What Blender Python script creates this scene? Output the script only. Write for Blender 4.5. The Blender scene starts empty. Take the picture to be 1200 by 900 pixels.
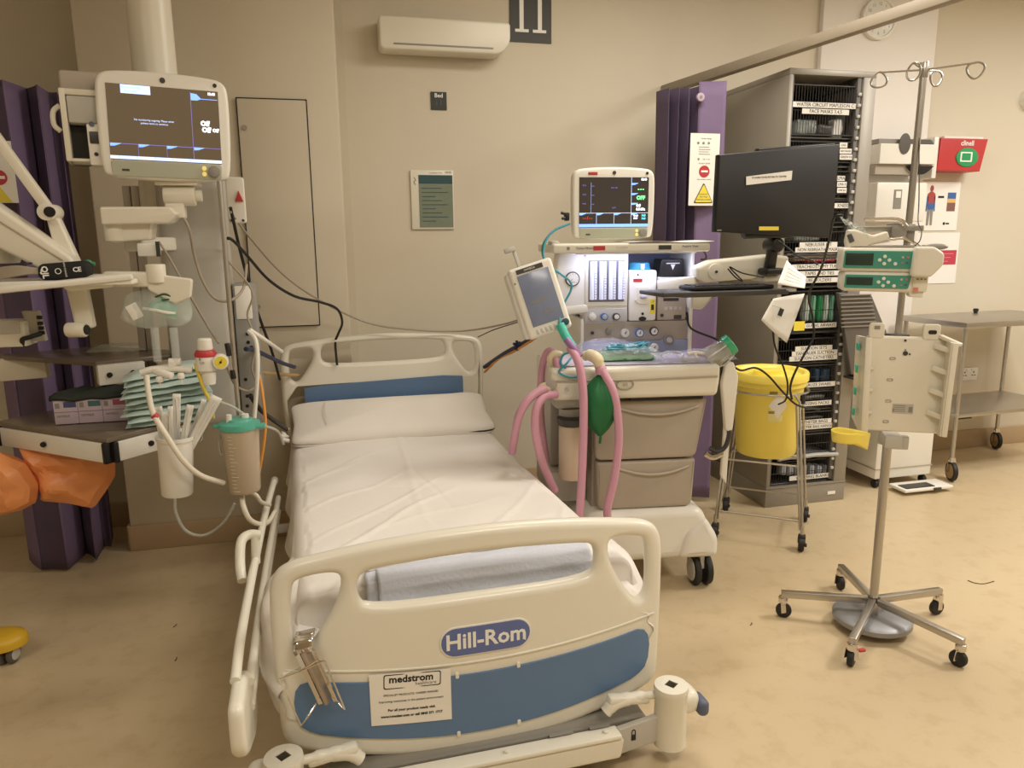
import bpy, bmesh, math, random
from mathutils import Vector, Matrix, noise
random.seed(7)
PI = math.pi
SC = bpy.context.scene
COL = SC.collection

# ------------------------------------------------------------------ camera
FPX = 870.0
CAMH = 1.5
yaw = math.radians(14)
_vx, _vy = 47.0, 4450.0
pitch = math.atan2(FPX, math.hypot(_vx, _vy))
roll = math.atan2(_vx, _vy)
_F = Vector((math.sin(yaw) * math.cos(pitch), math.cos(yaw) * math.cos(pitch), -math.sin(pitch)))
_R0 = Vector((math.cos(yaw), -math.sin(yaw), 0))
_U0 = _R0.cross(_F)
_R = math.cos(roll) * _R0 - math.sin(roll) * _U0
_U = math.sin(roll) * _R0 + math.cos(roll) * _U0
CAMO = Vector((0, 0, CAMH))
cam = bpy.data.cameras.new('camera')
cam.sensor_width = 36.0
cam.lens = FPX / 1200 * 36.0
cam.clip_start = 0.02
camo = bpy.data.objects.new('camera', cam)
m = Matrix.Identity(4)
for i in range(3):
    m[i][0], m[i][1], m[i][2], m[i][3] = _R[i], _U[i], -_F[i], CAMO[i]
camo.matrix_world = m
COL.objects.link(camo)
SC.camera = camo

def ray(px, py):
    return _F + (px - 600) / FPX * _R - (py - 450) / FPX * _U
def at(px, py, Y):                      # photo point at a distance Y from the camera's wall-parallel plane
    r = ray(px, py); return CAMO + r * (Y / r.y)
def atz(px, py, z):
    r = ray(px, py); return CAMO + r * ((z - CAMH) / r.z)
def lp(T, px, py, yl=0.0):              # the same in a thing's own frame
    Ti = T.inverted(); o = Ti @ CAMO; d = Ti.to_3x3() @ ray(px, py)
    return o + d * ((yl - o.y) / d.y)

def frame(x, y, z=0.0, rz=0.0, rx=0.0, ry=0.0):
    return (Matrix.Translation((x, y, z)) @ Matrix.Rotation(math.radians(rz), 4, 'Z')
            @ Matrix.Rotation(math.radians(rx), 4, 'X') @ Matrix.Rotation(math.radians(ry), 4, 'Y'))

# ------------------------------------------------------------------ materials
def lin(c):
    return tuple(((v / 255.0) / 12.92 if v / 255.0 <= 0.04045 else ((v / 255.0 + 0.055) / 1.055) ** 2.4) for v in c)
MATS = {}
def mat(name, rgb, rough=0.5, metal=0.0, var=0.06, scale=8.0, bump=0.0, bscale=60.0, alpha=1.0, trans=0.0, spec=0.5, emit=None, es=0.0, sss=0.0, coat=0.0):
    if name in MATS: return MATS[name]
    M = bpy.data.materials.new(name); M.use_nodes = True
    nt = M.node_tree; b = nt.nodes['Principled BSDF']
    c = lin(rgb)
    tc = nt.nodes.new('ShaderNodeTexCoord')
    n = nt.nodes.new('ShaderNodeTexNoise'); n.inputs['Scale'].default_value = scale; n.inputs['Detail'].default_value = 4
    nt.links.new(tc.outputs['Object'], n.inputs['Vector'])
    mx = nt.nodes.new('ShaderNodeMix'); mx.data_type = 'RGBA'
    mx.inputs[6].default_value = tuple(max(0, v * (1 - var)) for v in c) + (1,)
    mx.inputs[7].default_value = tuple(min(1, v * (1 + var)) for v in c) + (1,)
    nt.links.new(n.outputs['Fac'], mx.inputs[0])
    nt.links.new(mx.outputs[2], b.inputs['Base Color'])
    b.inputs['Roughness'].default_value = rough
    b.inputs['Metallic'].default_value = metal
    b.inputs['Specular IOR Level'].default_value = spec
    if coat: b.inputs['Coat Weight'].default_value = coat
    if trans: b.inputs['Transmission Weight'].default_value = trans
    if alpha < 1: b.inputs['Alpha'].default_value = alpha
    if emit:
        b.inputs['Emission Color'].default_value = lin(emit) + (1,)
        b.inputs['Emission Strength'].default_value = es
    if bump:
        n2 = nt.nodes.new('ShaderNodeTexNoise'); n2.inputs['Scale'].default_value = bscale; n2.inputs['Detail'].default_value = 5
        nt.links.new(tc.outputs['Object'], n2.inputs['Vector'])
        bp = nt.nodes.new('ShaderNodeBump'); bp.inputs['Strength'].default_value = bump; bp.inputs['Distance'].default_value = 0.01
        nt.links.new(n2.outputs['Fac'], bp.inputs['Height']); nt.links.new(bp.outputs['Normal'], b.inputs['Normal'])
    MATS[name] = M
    return M

wall_m = mat('wall_paint', (210, 200, 180), 0.65, var=0.035, scale=1.2, bump=0.05, bscale=120)
wall_w = mat('white_wall_paint', (232, 226, 218), 0.5, var=0.02, scale=2, bump=0.03)
box_m = mat('boxing_paint', (206, 195, 174), 0.6, var=0.03, scale=1.5, bump=0.04)
skirt_m = mat('vinyl_skirting', (182, 158, 126), 0.45, var=0.05)
ceil_m = mat('ceiling_tile', (225, 218, 205), 0.8, var=0.03)
white_p = mat('white_plastic', (234, 230, 220), 0.35, var=0.015, scale=3)
cream_p = mat('cream_plastic', (228, 222, 206), 0.35, var=0.02, scale=3)
bed_p = mat('bed_cream_plastic', (230, 225, 210), 0.32, var=0.02, scale=3, coat=0.15)
grey_p = mat('light_grey_plastic', (190, 186, 178), 0.4, var=0.03)
taupe_p = mat('taupe_plastic', (176, 165, 150), 0.4, var=0.03)
midgrey = mat('mid_grey_plastic', (140, 136, 128), 0.45)
dkgrey = mat('dark_grey_plastic', (62, 60, 58), 0.4)
black_p = mat('black_plastic', (22, 21, 21), 0.38, var=0.1)
rubber = mat('black_rubber', (34, 33, 32), 0.6, var=0.1)
steel = mat('brushed_steel', (190, 186, 180), 0.34, 1.0, var=0.05)
chrome = mat('chrome', (215, 210, 205), 0.12, 1.0, var=0.02)
zinc = mat('grey_painted_steel', (160, 156, 148), 0.42, 0.35)
cab_m = mat('cabinet_steel', (150, 143, 132), 0.42, 0.15, var=0.04)
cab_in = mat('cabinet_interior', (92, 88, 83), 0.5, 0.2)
blue_p = mat('blue_panel', (92, 122, 160), 0.42, var=0.03)
oval_b = mat('badge_blue', (95, 110, 165), 0.4, var=0.02)
sheet_m = mat('white_sheet', (238, 232, 226), 0.85, var=0.02, scale=5, bump=0.15, bscale=25)
pillow_m = mat('pillow_cloth', (240, 234, 226), 0.85, var=0.02, bump=0.12, bscale=30)
blanket_m = mat('pale_blue_cloth', (212, 216, 228), 0.9, var=0.05, bump=0.2, bscale=90)
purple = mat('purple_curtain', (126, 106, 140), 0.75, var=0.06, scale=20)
purple_shaded = mat('purple_curtain_shaded', (88, 74, 98), 0.75, var=0.08, scale=20)  # same curtain cloth, with the shade of turned folds put into the colour
red_m = mat('red_plastic', (186, 56, 58), 0.4, var=0.03)
green_m = mat('green_plastic', (42, 150, 90), 0.4)
teal_m = mat('teal_plastic', (70, 190, 170), 0.35)
pump_g = mat('pump_green', (70, 150, 132), 0.4)
yellow_m = mat('yellow_plastic', (248, 226, 100), 0.35, var=0.03)
orange_m = mat('orange_bag', (240, 156, 96), 0.4, var=0.12, scale=14, bump=0.5, bscale=14, spec=0.6)
pink_m = mat('pink_hose', (206, 152, 172), 0.45, var=0.04)
greenbag = mat('green_bag_rubber', (18, 104, 56), 0.5, var=0.08)
paper = mat('paper', (238, 234, 226), 0.7, var=0.02)
ink = mat('ink_black', (38, 36, 36), 0.7)
ink_g = mat('ink_grey', (130, 128, 124), 0.7)
white_ink = mat('ink_white', (240, 238, 232), 0.6, var=0.01)
sign_k = mat('sign_charcoal', (52, 50, 44), 0.5)
sign_y = mat('warning_yellow', (232, 212, 70), 0.5)
poster_t = mat('poster_teal', (44, 78, 84), 0.3)
poster_g = mat('poster_green_grey', (120, 130, 112), 0.35, var=0.15, scale=30)
scr_dark = mat('screen_reflection_brown', (60, 52, 44), 0.1, var=0.05, spec=0.9, emit=(118, 98, 72), es=0.42)  # brown glow stands in for the room reflected in the glass
scr_dark2 = mat('screen_reflection_grey', (52, 46, 42), 0.15, var=0.05, emit=(80, 72, 64), es=0.2)  # weaker glow, also imitating a reflection on the glass
scr_lcd = mat('lcd_grey_blue', (108, 112, 124), 0.2, var=0.25, scale=18, emit=(110, 118, 140), es=0.2)
em_blue = mat('display_blue', (120, 160, 255), 0.4, emit=(120, 165, 255), es=1.1)
em_pale = mat('display_pale_blue', (190, 210, 250), 0.4, emit=(185, 205, 255), es=1.0)
em_white = mat('display_white', (235, 240, 255), 0.4, emit=(230, 235, 255), es=1.2)
em_green = mat('display_green', (120, 255, 160), 0.4, emit=(110, 255, 150), es=1.1)
em_red = mat('display_red', (160, 50, 40), 0.4, emit=(170, 50, 40), es=0.8)
em_vio = mat('display_violet', (130, 120, 210), 0.4, emit=(130, 120, 210), es=0.5)
em_cyan = mat('display_cyan', (90, 210, 240), 0.4, emit=(90, 210, 240), es=0.9)
lcd_off = mat('lcd_off', (40, 58, 50), 0.3)
skin_c = mat('clear_plastic', (226, 232, 228), 0.12, var=0.02, alpha=0.16, spec=0.8)
film_c = mat('clear_film', (222, 232, 226), 0.15, var=0.05, alpha=0.32, bump=0.8, bscale=30, spec=1.0)
film_v = mat('violet_tinted_film', (196, 192, 212), 0.2, var=0.1, alpha=0.34, bump=0.8, bscale=30, spec=1.0)
tube_c = mat('clear_tubing', (205, 205, 195), 0.2, alpha=0.55, spec=0.8)
tube_w = mat('white_tubing', (226, 218, 200), 0.35)
canister_m = mat('translucent_canister', (205, 186, 160), 0.25, alpha=0.72, spec=0.6)
cable_k = mat('black_cable', (28, 26, 26), 0.5)
cable_g = mat('grey_cable', (160, 148, 130), 0.5)
cable_b = mat('navy_cable', (40, 48, 82), 0.5)
cable_o = mat('orange_cable', (222, 150, 60), 0.5)
cable_t = mat('teal_cable', (60, 150, 170), 0.45)
pack_g = mat('pale_green_pack', (202, 222, 216), 0.5, var=0.08, scale=25, bump=0.3, bscale=40)
lilac_b = mat('lilac_carton', (196, 178, 190), 0.6, var=0.05, scale=20)
mesh_k = mat('basket_wire_dark', (52, 50, 48), 0.45, 0.3)
shelf_g = mat('grey_shelf_laminate', (118, 106, 92), 0.22, var=0.08, spec=0.6)
labelp = mat('label_white', (228, 224, 216), 0.6)
silver_f = mat('silver_weight', (150, 150, 152), 0.45, 0.5)
bluegrey = mat('slate_bumper', (90, 98, 120), 0.5)
yellow_d = mat('yellow_trolley_foot', (214, 172, 44), 0.4)
compart = mat('compartment_blue_grey', (150, 158, 190), 0.4)

# ------------------------------------------------------------------ geometry collector
class G:
    def __init__(s, m=None):
        s.bm = bmesh.new(); s.m = m or Matrix.Identity(4)
    def _app(s, bm2, m=None):
        bmesh.ops.transform(bm2, matrix=s.m @ (m or Matrix.Identity(4)), verts=bm2.verts)
        me = bpy.data.meshes.new('tmp'); bm2.to_mesh(me); bm2.free(); s.bm.from_mesh(me); bpy.data.meshes.remove(me)
        return s
    def box(s, c, d, bev=0.0, rot=None, seg=2):
        b = bmesh.new(); bmesh.ops.create_cube(b, size=1.0)
        bmesh.ops.scale(b, vec=Vector(d), verts=b.verts)
        if bev > 0:
            bmesh.ops.bevel(b, geom=b.edges[:], offset=min(bev, min(d) * 0.49), segments=seg, profile=0.5, affect='EDGES')
        M = Matrix.Translation(Vector(c))
        if rot: M = M @ Matrix.Rotation(math.radians(rot[2]), 4, 'Z') @ Matrix.Rotation(math.radians(rot[0]), 4, 'X') @ Matrix.Rotation(math.radians(rot[1]), 4, 'Y')
        return s._app(b, M)
    def b2(s, a, b, bev=0.0, seg=2):      # box by two corners
        a = Vector(a); b = Vector(b)
        return s.box((a + b) / 2, [abs(v) for v in (b - a)], bev, seg=seg)
    def bar(s, p, q, w, h=None, bev=0.0):   # square bar
        p = Vector(p); q = Vector(q); d = q - p; L = d.length
        b = bmesh.new(); bmesh.ops.create_cube(b, size=1.0)
        bmesh.ops.scale(b, vec=Vector((w, h or w, L)), verts=b.verts)
        if bev: bmesh.ops.bevel(b, geom=b.edges[:], offset=bev, segments=2, profile=0.5, affect='EDGES')
        z = d.normalized(); up = Vector((0, 0, 1)) if abs(z.z) < 0.95 else Vector((0, 1, 0))
        x = up.cross(z).normalized(); y = z.cross(x)
        M = Matrix.Translation((p + q) / 2) @ Matrix((x, y, z)).transposed().to_4x4()
        return s._app(b, M)
    def cyl(s, p, q, r, r2=None, seg=20, bev=0.0):
        p = Vector(p); q = Vector(q); d = q - p
        b = bmesh.new(); bmesh.ops.create_cone(b, cap_ends=True, segments=seg, radius1=r, radius2=r if r2 is None else r2, depth=d.length)
        if bev: bmesh.ops.bevel(b, geom=[e for e in b.edges if len(e.link_faces) == 2 and any(len(f.verts) > 4 for f in e.link_faces)], offset=bev, segments=2, profile=0.5, affect='EDGES')
        M = Matrix.Translation((p + q) / 2) @ Vector((0, 0, 1)).rotation_difference(d).to_matrix().to_4x4()
        return s._app(b, M)
    def ball(s, c, r, sc=(1, 1, 1), seg=16):
        b = bmesh.new(); bmesh.ops.create_uvsphere(b, u_segments=seg, v_segments=max(6, seg // 2), radius=r)
        bmesh.ops.scale(b, vec=Vector(sc), verts=b.verts)
        return s._app(b, Matrix.Translation(Vector(c)))
    def lathe(s, prof, M=None, seg=28, cap=True):
        b = bmesh.new(); rings = []
        for r, z in prof:
            if r < 1e-6: rings.append([b.verts.new((0, 0, z))])
            else: rings.append([b.verts.new((r * math.cos(2 * PI * k / seg), r * math.sin(2 * PI * k / seg), z)) for k in range(seg)])
        for A, B in zip(rings, rings[1:]):
            for k in range(seg):
                a0 = A[k % len(A)]; a1 = A[(k + 1) % len(A)]; b0 = B[k % len(B)]; b1 = B[(k + 1) % len(B)]
                vs = []
                for v in (a0, a1, b1, b0):
                    if v not in vs: vs.append(v)
                if len(vs) > 2: b.faces.new(vs)
        if cap:
            for r in (rings[0], rings[-1]):
                if len(r) > 2: b.faces.new(r)
        bmesh.ops.recalc_face_normals(b, faces=b.faces[:])
        return s._app(b, M)
    def tube(s, pts, r, seg=8, sub=6, closed=False, smooth=True, cap=True):
        P = [Vector(p) for p in pts]
        if smooth and len(P) > 2:
            Q = []; n = len(P); rng = range(n) if closed else range(n - 1)
            for i in rng:
                p0 = P[(i - 1) % n] if (closed or i > 0) else 2 * P[0] - P[1]
                p1 = P[i]; p2 = P[(i + 1) % n]
                p3 = P[(i + 2) % n] if (closed or i + 2 < n) else 2 * P[-1] - P[-2]
                for k in range(sub):
                    t = k / sub
                    Q.append(0.5 * ((2 * p1) + (-p0 + p2) * t + (2 * p0 - 5 * p1 + 4 * p2 - p3) * t * t + (-p0 + 3 * p1 - 3 * p2 + p3) * t ** 3))
            if not closed: Q.append(P[-1])
            P = Q
        b = bmesh.new(); n = len(P); rings = []
        T0 = None; X = None
        for i in range(n):
            if closed: t = (P[(i + 1) % n] - P[i - 1]).normalized()
            elif i == 0: t = (P[1] - P[0]).normalized()
            elif i == n - 1: t = (P[-1] - P[-2]).normalized()
            else: t = ((P[i + 1] - P[i]).normalized() + (P[i] - P[i - 1]).normalized()).normalized()
            if X is None:
                a = Vector((0, 0, 1)) if abs(t.z) < 0.9 else Vector((1, 0, 0))
                X = (a - t * a.dot(t)).normalized()
            else: X = (T0.rotation_difference(t) @ X); X = (X - t * X.dot(t)).normalized()
            T0 = t; Y = t.cross(X)
            rr = r[min(i * len(r) // n, len(r) - 1)] if isinstance(r, (list, tuple)) else r
            rings.append([b.verts.new(P[i] + rr * (math.cos(2 * PI * k / seg) * X + math.sin(2 * PI * k / seg) * Y)) for k in range(seg)])
        prs = list(zip(rings, rings[1:]))
        if closed: prs.append((rings[-1], rings[0]))
        for A, B in prs:
            for k in range(seg): b.faces.new((A[k], A[(k + 1) % seg], B[(k + 1) % seg], B[k]))
        if cap and not closed:
            b.faces.new(rings[0]); b.faces.new(rings[-1])
        bmesh.ops.recalc_face_normals(b, faces=b.faces[:])
        return s._app(b)
    def surf(s, fn, nu, nv, closeu=False, M=None):
        b = bmesh.new(); V = [[b.verts.new(fn(i / nu, j / nv)) for j in range(nv + 1)] for i in range(nu if closeu else nu + 1)]
        L = len(V)
        for i in range(nu):
            for j in range(nv):
                b.faces.new((V[i][j], V[(i + 1) % L][j], V[(i + 1) % L][j + 1], V[i][j + 1]))
        return s._app(b, M)
    def plate(s, loops, th, bev=0.0, M=None, res=4, xs=None):
        # loops in (x, z), plate in the XZ plane centred on y = 0
        cu = bpy.data.curves.new('c', 'CURVE'); cu.dimensions = '2D'; cu.fill_mode = 'BOTH'
        cu.extrude = max(th / 2 - bev, 1e-5); cu.bevel_depth = bev; cu.bevel_resolution = 3
        cu.offset = -bev
        for lo in loops:
            sp = cu.splines.new('POLY'); sp.points.add(len(lo) - 1)
            for p, v in zip(sp.points, lo): p.co = (v[0], v[1], 0, 1)
            sp.use_cyclic_u = True
        o = bpy.data.objects.new('c', cu); me = bpy.data.meshes.new_from_object(o)
        b = bmesh.new(); b.from_mesh(me); bpy.data.objects.remove(o); bpy.data.curves.remove(cu); bpy.data.meshes.remove(me)
        bmesh.ops.remove_doubles(b, verts=b.verts, dist=1e-6)
        if xs:
            for x in xs:
                bmesh.ops.bisect_plane(b, geom=b.verts[:] + b.edges[:] + b.faces[:], plane_co=(x, 0, 0), plane_no=(1, 0, 0))
        R = Matrix.Rotation(PI / 2, 4, 'X')
        return s._app(b, (M or Matrix.Identity(4)) @ R)
    def text(s, st, size, M=None, th=0.0004, align='CENTER', bold=0.0, sx=1.0):
        # lettering in the XZ plane facing -Y
        cu = bpy.data.curves.new('t', 'FONT'); cu.body = st; cu.size = size; cu.extrude = th; cu.offset = bold
        cu.align_x = align; cu.align_y = 'CENTER'; cu.resolution_u = 2
        o = bpy.data.objects.new('t', cu); me = bpy.data.meshes.new_from_object(o)
        b = bmesh.new(); b.from_mesh(me); bpy.data.objects.remove(o); bpy.data.curves.remove(cu); bpy.data.meshes.remove(me)
        return s._app(b, (M or Matrix.Identity(4)) @ Matrix.Rotation(PI / 2, 4, 'X') @ Matrix.Diagonal((sx, 1, 1, 1)))
    def warp(s, fn):
        for v in s.bm.verts: v.co = fn(v.co)
        return s

def TL(x, y, z, ry=0.0, rz=0.0, rx=0.0):
    return Matrix.Translation((x, y, z)) @ Matrix.Rotation(math.radians(rz), 4, 'Z') @ Matrix.Rotation(math.radians(rx), 4, 'X') @ Matrix.Rotation(math.radians(ry), 4, 'Y')

def rrect(x0, z0, x1, z1, r, n=6):
    pts = []
    for cx, cz, a0 in ((x1 - r, z1 - r, 0), (x0 + r, z1 - r, 90), (x0 + r, z0 + r, 180), (x1 - r, z0 + r, 270)):
        for k in range(n + 1):
            a = math.radians(a0 + 90 * k / n); pts.append((cx + r * math.cos(a), cz + r * math.sin(a)))
    return pts
def ell(cx, cz, rx, rz, n=28):
    return [(cx + rx * math.cos(2 * PI * k / n), cz + rz * math.sin(2 * PI * k / n)) for k in range(n)]
def rpoly(pts, r, n=6):                 # polygon with rounded corners; r may be a list
    out = []; N = len(pts)
    for i in range(N):
        p = Vector(pts[i]); a = Vector(pts[i - 1]); c = Vector(pts[(i + 1) % N])
        rr = r[i] if isinstance(r, (list, tuple)) else r
        da = (a - p); dc = (c - p)
        d = min(rr, da.length * 0.48, dc.length * 0.48)
        A = p + da.normalized() * d; B = p + dc.normalized() * d
        for k in range(n + 1):
            t = k / n; q = (1 - t) ** 2 * A + 2 * t * (1 - t) * p + t * t * B
            out.append((q.x, q.y))
    return out

# ------------------------------------------------------------------ object bookkeeping
def finish(name, g, m, ang=0.7):
    me = bpy.data.meshes.new(name); g.bm.to_mesh(me); g.bm.free()
    me.materials.append(m)
    me.shade_smooth(); me.set_sharp_from_angle(angle=ang)
    return me
def part(name, g, m, parent, label=None, ang=0.7, stuff=False):     # geometry already in the thing's own frame
    o = bpy.data.objects.new(name, finish(name, g, m, ang)); COL.objects.link(o)
    o.parent = parent
    if label: o['label'] = label
    if stuff: o['kind'] = 'stuff'
    return o
def parts(name, g, m, parent, ang=0.7):                              # every separate piece becomes a part of its own
    g.bm.verts.index_update(); seen = set(); out = []
    for v0 in g.bm.verts:
        if v0.index in seen: continue
        st_, isl = [v0], []
        seen.add(v0.index)
        while st_:
            v = st_.pop(); isl.append(v)
            for e in v.link_edges:
                w = e.other_vert(v)
                if w.index not in seen: seen.add(w.index); st_.append(w)
        h = G(); mp = {v: h.bm.verts.new(v.co) for v in isl}
        for f in {f for v in isl for f in v.link_faces}: h.bm.faces.new([mp[v] for v in f.verts])
        h.bm.normal_update(); out.append(part(name, h, m, parent, None, ang))
    g.bm.free(); return out
def thing(name, label, cat, T=None, group=None):
    o = bpy.data.objects.new(name, None); COL.objects.link(o); o.empty_display_size = 0.05
    if T is not None: o.matrix_world = T
    o['label'] = label; o['category'] = cat
    if group: o['group'] = group
    return o
def solo(name, g, m, label, cat, T=None, group=None, ang=0.7, stuff=False):   # geometry in frame T (or world, recentred)
    me = finish(name, g, m, ang)
    if T is None:
        xs = [v.co for v in me.vertices]
        c = Vector(((min(v.x for v in xs) + max(v.x for v in xs)) / 2, (min(v.y for v in xs) + max(v.y for v in xs)) / 2, min(v.z for v in xs)))
        me.transform(Matrix.Translation(-c)); T = Matrix.Translation(c)
    o = bpy.data.objects.new(name, me); COL.objects.link(o); o.matrix_world = T
    o['label'] = label; o['category'] = cat
    if group: o['group'] = group
    if stuff: o['kind'] = 'stuff'
    return o
def struct(name, g, m, parent=None, ang=0.7):
    o = bpy.data.objects.new(name, finish(name, g, m, ang)); COL.objects.link(o)
    if parent: o.parent = parent
    else: o['kind'] = 'structure'
    return o
def nz(x, y, z=0.0, s=1.0): return noise.noise(Vector((x * s, y * s, z * s)))

# ================================================================== THE ROOM
WB = 4.2          # back wall
BX = 3.82         # face of the boxed-out section behind the bed
ZC = 3.05
floor_m = mat('vinyl_floor', (206, 180, 138), 0.3, var=0.0)
nt = floor_m.node_tree; b_ = nt.nodes['Principled BSDF']
tc = nt.nodes.new('ShaderNodeTexCoord')
n1 = nt.nodes.new('ShaderNodeTexNoise'); n1.inputs['Scale'].default_value = 1.3; n1.inputs['Detail'].default_value = 5
n2 = nt.nodes.new('ShaderNodeTexNoise'); n2.inputs['Scale'].default_value = 11; n2.inputs['Detail'].default_value = 8; n2.inputs['Roughness'].default_value = 0.65
nt.links.new(tc.outputs['Object'], n1.inputs['Vector']); nt.links.new(tc.outputs['Object'], n2.inputs['Vector'])
mx1 = nt.nodes.new('ShaderNodeMix'); mx1.data_type = 'RGBA'
mx1.inputs[6].default_value = lin((196, 175, 140)) + (1,); mx1.inputs[7].default_value = lin((209, 190, 156)) + (1,)
nt.links.new(n1.outputs['Fac'], mx1.inputs[0])
cr = nt.nodes.new('ShaderNodeValToRGB'); cr.color_ramp.elements[0].position = 0.36; cr.color_ramp.elements[1].position = 0.5
cr.color_ramp.elements[0].color = (0.86, 0.82, 0.76, 1); cr.color_ramp.elements[1].color = (1, 1, 1, 1)
nt.links.new(n2.outputs['Fac'], cr.inputs[0])
mx2 = nt.nodes.new('ShaderNodeMix'); mx2.data_type = 'RGBA'; mx2.blend_type = 'MULTIPLY'; mx2.inputs[0].default_value = 0.6
nt.links.new(mx1.outputs[2], mx2.inputs[6]); nt.links.new(cr.outputs[0], mx2.inputs[7])
nt.links.new(mx2.outputs[2], b_.inputs['Base Color'])
rr = nt.nodes.new('ShaderNodeMapRange'); rr.inputs[3].default_value = 0.26; rr.inputs[4].default_value = 0.42
nt.links.new(n2.outputs['Fac'], rr.inputs[0]); nt.links.new(rr.outputs[0], b_.inputs['Roughness'])
# long scuffs worn into the vinyl

g = G(); g.b2((-4.0, -2.6, -0.1), (6.6, WB + 0.2, 0)); struct('floor', g, floor_m)
g = G(); g.b2((-4.0, -2.6, ZC), (6.6, WB + 0.2, ZC + 0.1)); struct('ceiling', g, ceil_m)
g = G(); g.b2((-4.0, WB, 0), (6.6, WB + 0.2, ZC)); struct('wall_back', g, wall_m)
g = G(); g.b2((-4.0, -2.6, 0), (-3.8, WB, ZC)); struct('wall_left', g, wall_m)
g = G(); g.b2((6.4, -2.6, 0), (6.6, WB, ZC)); struct('wall_right', g, wall_m)
g = G(); g.b2((-4.0, -2.7, 0), (6.6, -2.6, ZC)); struct('wall_front', g, wall_m)
# boxed-out section with rounded right corner
g = G(); g.b2((-1.0, BX, 0), (0.115, WB, ZC), 0.012); struct('trim_3', g, box_m)
# white panelled section on the right, standing a little proud of the wall
g = G(); g.b2((2.974, WB - 0.04, 0), (3.79, WB, ZC), 0.004); struct('trim_1', g, wall_w)
# shallow vertical cover strips on the wall beside the boxing
g = G(); g.b2((0.115, WB - 0.012, 0.1), (0.165, WB, ZC)); struct('trim_2', g, box_m)
# skirtings
g = G(); g.b2((0.115, WB - 0.016, 0), (2.974, WB, 0.13), 0.004); g.b2((3.79, WB - 0.016, 0), (6.4, WB, 0.13), 0.004); struct('baseboard_back', g, skirt_m)
g = G(); g.b2((-1.004, BX - 0.014, 0), (0.12, BX, 0.13), 0.004); g.b2((-1.014, BX, 0), (-1.0, WB, 0.13), 0.004); g.b2((-3.8, WB - 0.014, 0), (-1.014, WB, 0.13), 0.004); struct('baseboard_left', g, skirt_m)
g = G(); g.b2((6.386, -2.6, 0), (6.4, WB, 0.13), 0.004); struct('baseboard_right', g, skirt_m)

# access door in the boxing
g = G(); g.plate([rrect(-0.345, 1.09, -0.035, 2.15, 0.004)], 0.012, 0.002, TL(0, BX - 0.006, 0)); d1 = struct('door_1', g, box_m)
g = G()
g.plate([rrect(-0.349, 1.086, -0.031, 2.154, 0.004), rrect(-0.344, 1.091, -0.036, 2.149, 0.004)[::-1]], 0.004, 0, TL(0, BX - 0.011, 0))
part('door_gap', g, ink, d1)
for z in (2.02, 1.19):
    g = G(); g.cyl((-0.318, BX - 0.018, z), (-0.318, BX - 0.006, z), 0.011); part('door_lock', g, zinc, d1)

# ------------------------------------------------------------------ ceiling lights (area lamps, one added over the bed)
def ceil_light(x, y, w, d, power, label, col=(1.0, 0.92, 0.79)):
    t = thing('ceiling_light', label, 'ceiling light', frame(x, y, ZC), 'recessed ceiling light panels')
    g = G(); g.plate([rrect(-w / 2 - .03, -d / 2 - .03, w / 2 + .03, d / 2 + .03, .01), rrect(-w / 2, -d / 2, w / 2, d / 2, .01)[::-1]], 0.03, 0.004, Matrix.Rotation(PI / 2, 4, 'X')); 
    part('frame', g, white_p, t)
    L = bpy.data.lights.new('lamp', 'AREA'); L.shape = 'RECTANGLE'; L.size = w; L.size_y = d; L.energy = power; L.color = col
    o = bpy.data.objects.new('lamp', L); COL.objects.link(o); o.parent = t; o.location = (0, 0, -0.02)
ceil_light(4.0, 1.9, 0.6, 0.6, 50, 'square ceiling light panel over the floor right of the drip stand', (1.0, .965, .90))
ceil_light(5.1, 2.7, 1.2, 0.5, 20, 'ceiling light panel over the steel trolley', (1.0, .97, .93))
ceil_light(1.7, 2.7, 1.2, 0.5, 24, 'added ceiling light panel brightening the bed and the wall behind', (1.0, .94, .83))  # extra unseen panel, added to lift the bed and back wall
ceil_light(1.0, 0.2, 1.2, 0.5, 26, 'ceiling light panel in front of the bed foot', (1.0, .94, .83))
ceil_light(3.6, -0.6, 1.2, 0.5, 20, 'ceiling light panel behind the camera on the right', (1.0, .96, .90))
ceil_light(-1.6, 0.4, 1.2, 0.5, 17, 'ceiling light panel on the left side of the bay', (1.0, .92, .78))
W = bpy.data.worlds.new('room_ambient'); SC.world = W; W.use_nodes = True
W.node_tree.nodes['Background'].inputs[0].default_value = (0.95, 0.9, 0.82, 1); W.node_tree.nodes['Background'].inputs[1].default_value = 0.12

# ------------------------------------------------------------------ things on the walls
T = frame(0.68, WB, 2.53)
t = thing('wall_unit', 'long cream plastic unit mounted high on the wall left of the number 11', 'wall unit', T)
g = G(); g.plate([rpoly([(-.34, .085), (-.34, -.075), (.29, -.075), (.345, -.02), (.345, .085)], [.02, .03, .06, .05, .02])], .13, .012, TL(0, -.075, 0)); part('housing', g, cream_p, t)
g = G(); g.b2((-.27, -.142, -.052), (.25, -.136, -.044)); part('vent_slot', g, midgrey, t)
g = G(); g.b2((-.3, -.01, -.06), (.3, 0, .06)); part('mounting_plate', g, midgrey, t)

T = frame(1.172, WB - 0.001, 2.72)
t = thing('number_sign', 'charcoal wall sign with the large white number 11', 'sign', T)
g = G(); g.b2((-.118, -.006, -.165), (.118, 0, .165)); part('panel', g, sign_k, t)
g = G(); g.text('11', 0.225, TL(0, -.0065, -.03), bold=0.0015, sx=0.92); g.b2((-.088, -.0072, -.114), (-.012, -.006, -.099)); g.b2((.012, -.0072, -.114), (.088, -.0072 + .0012, -.099)); part('lettering', g, white_ink, t)

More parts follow.
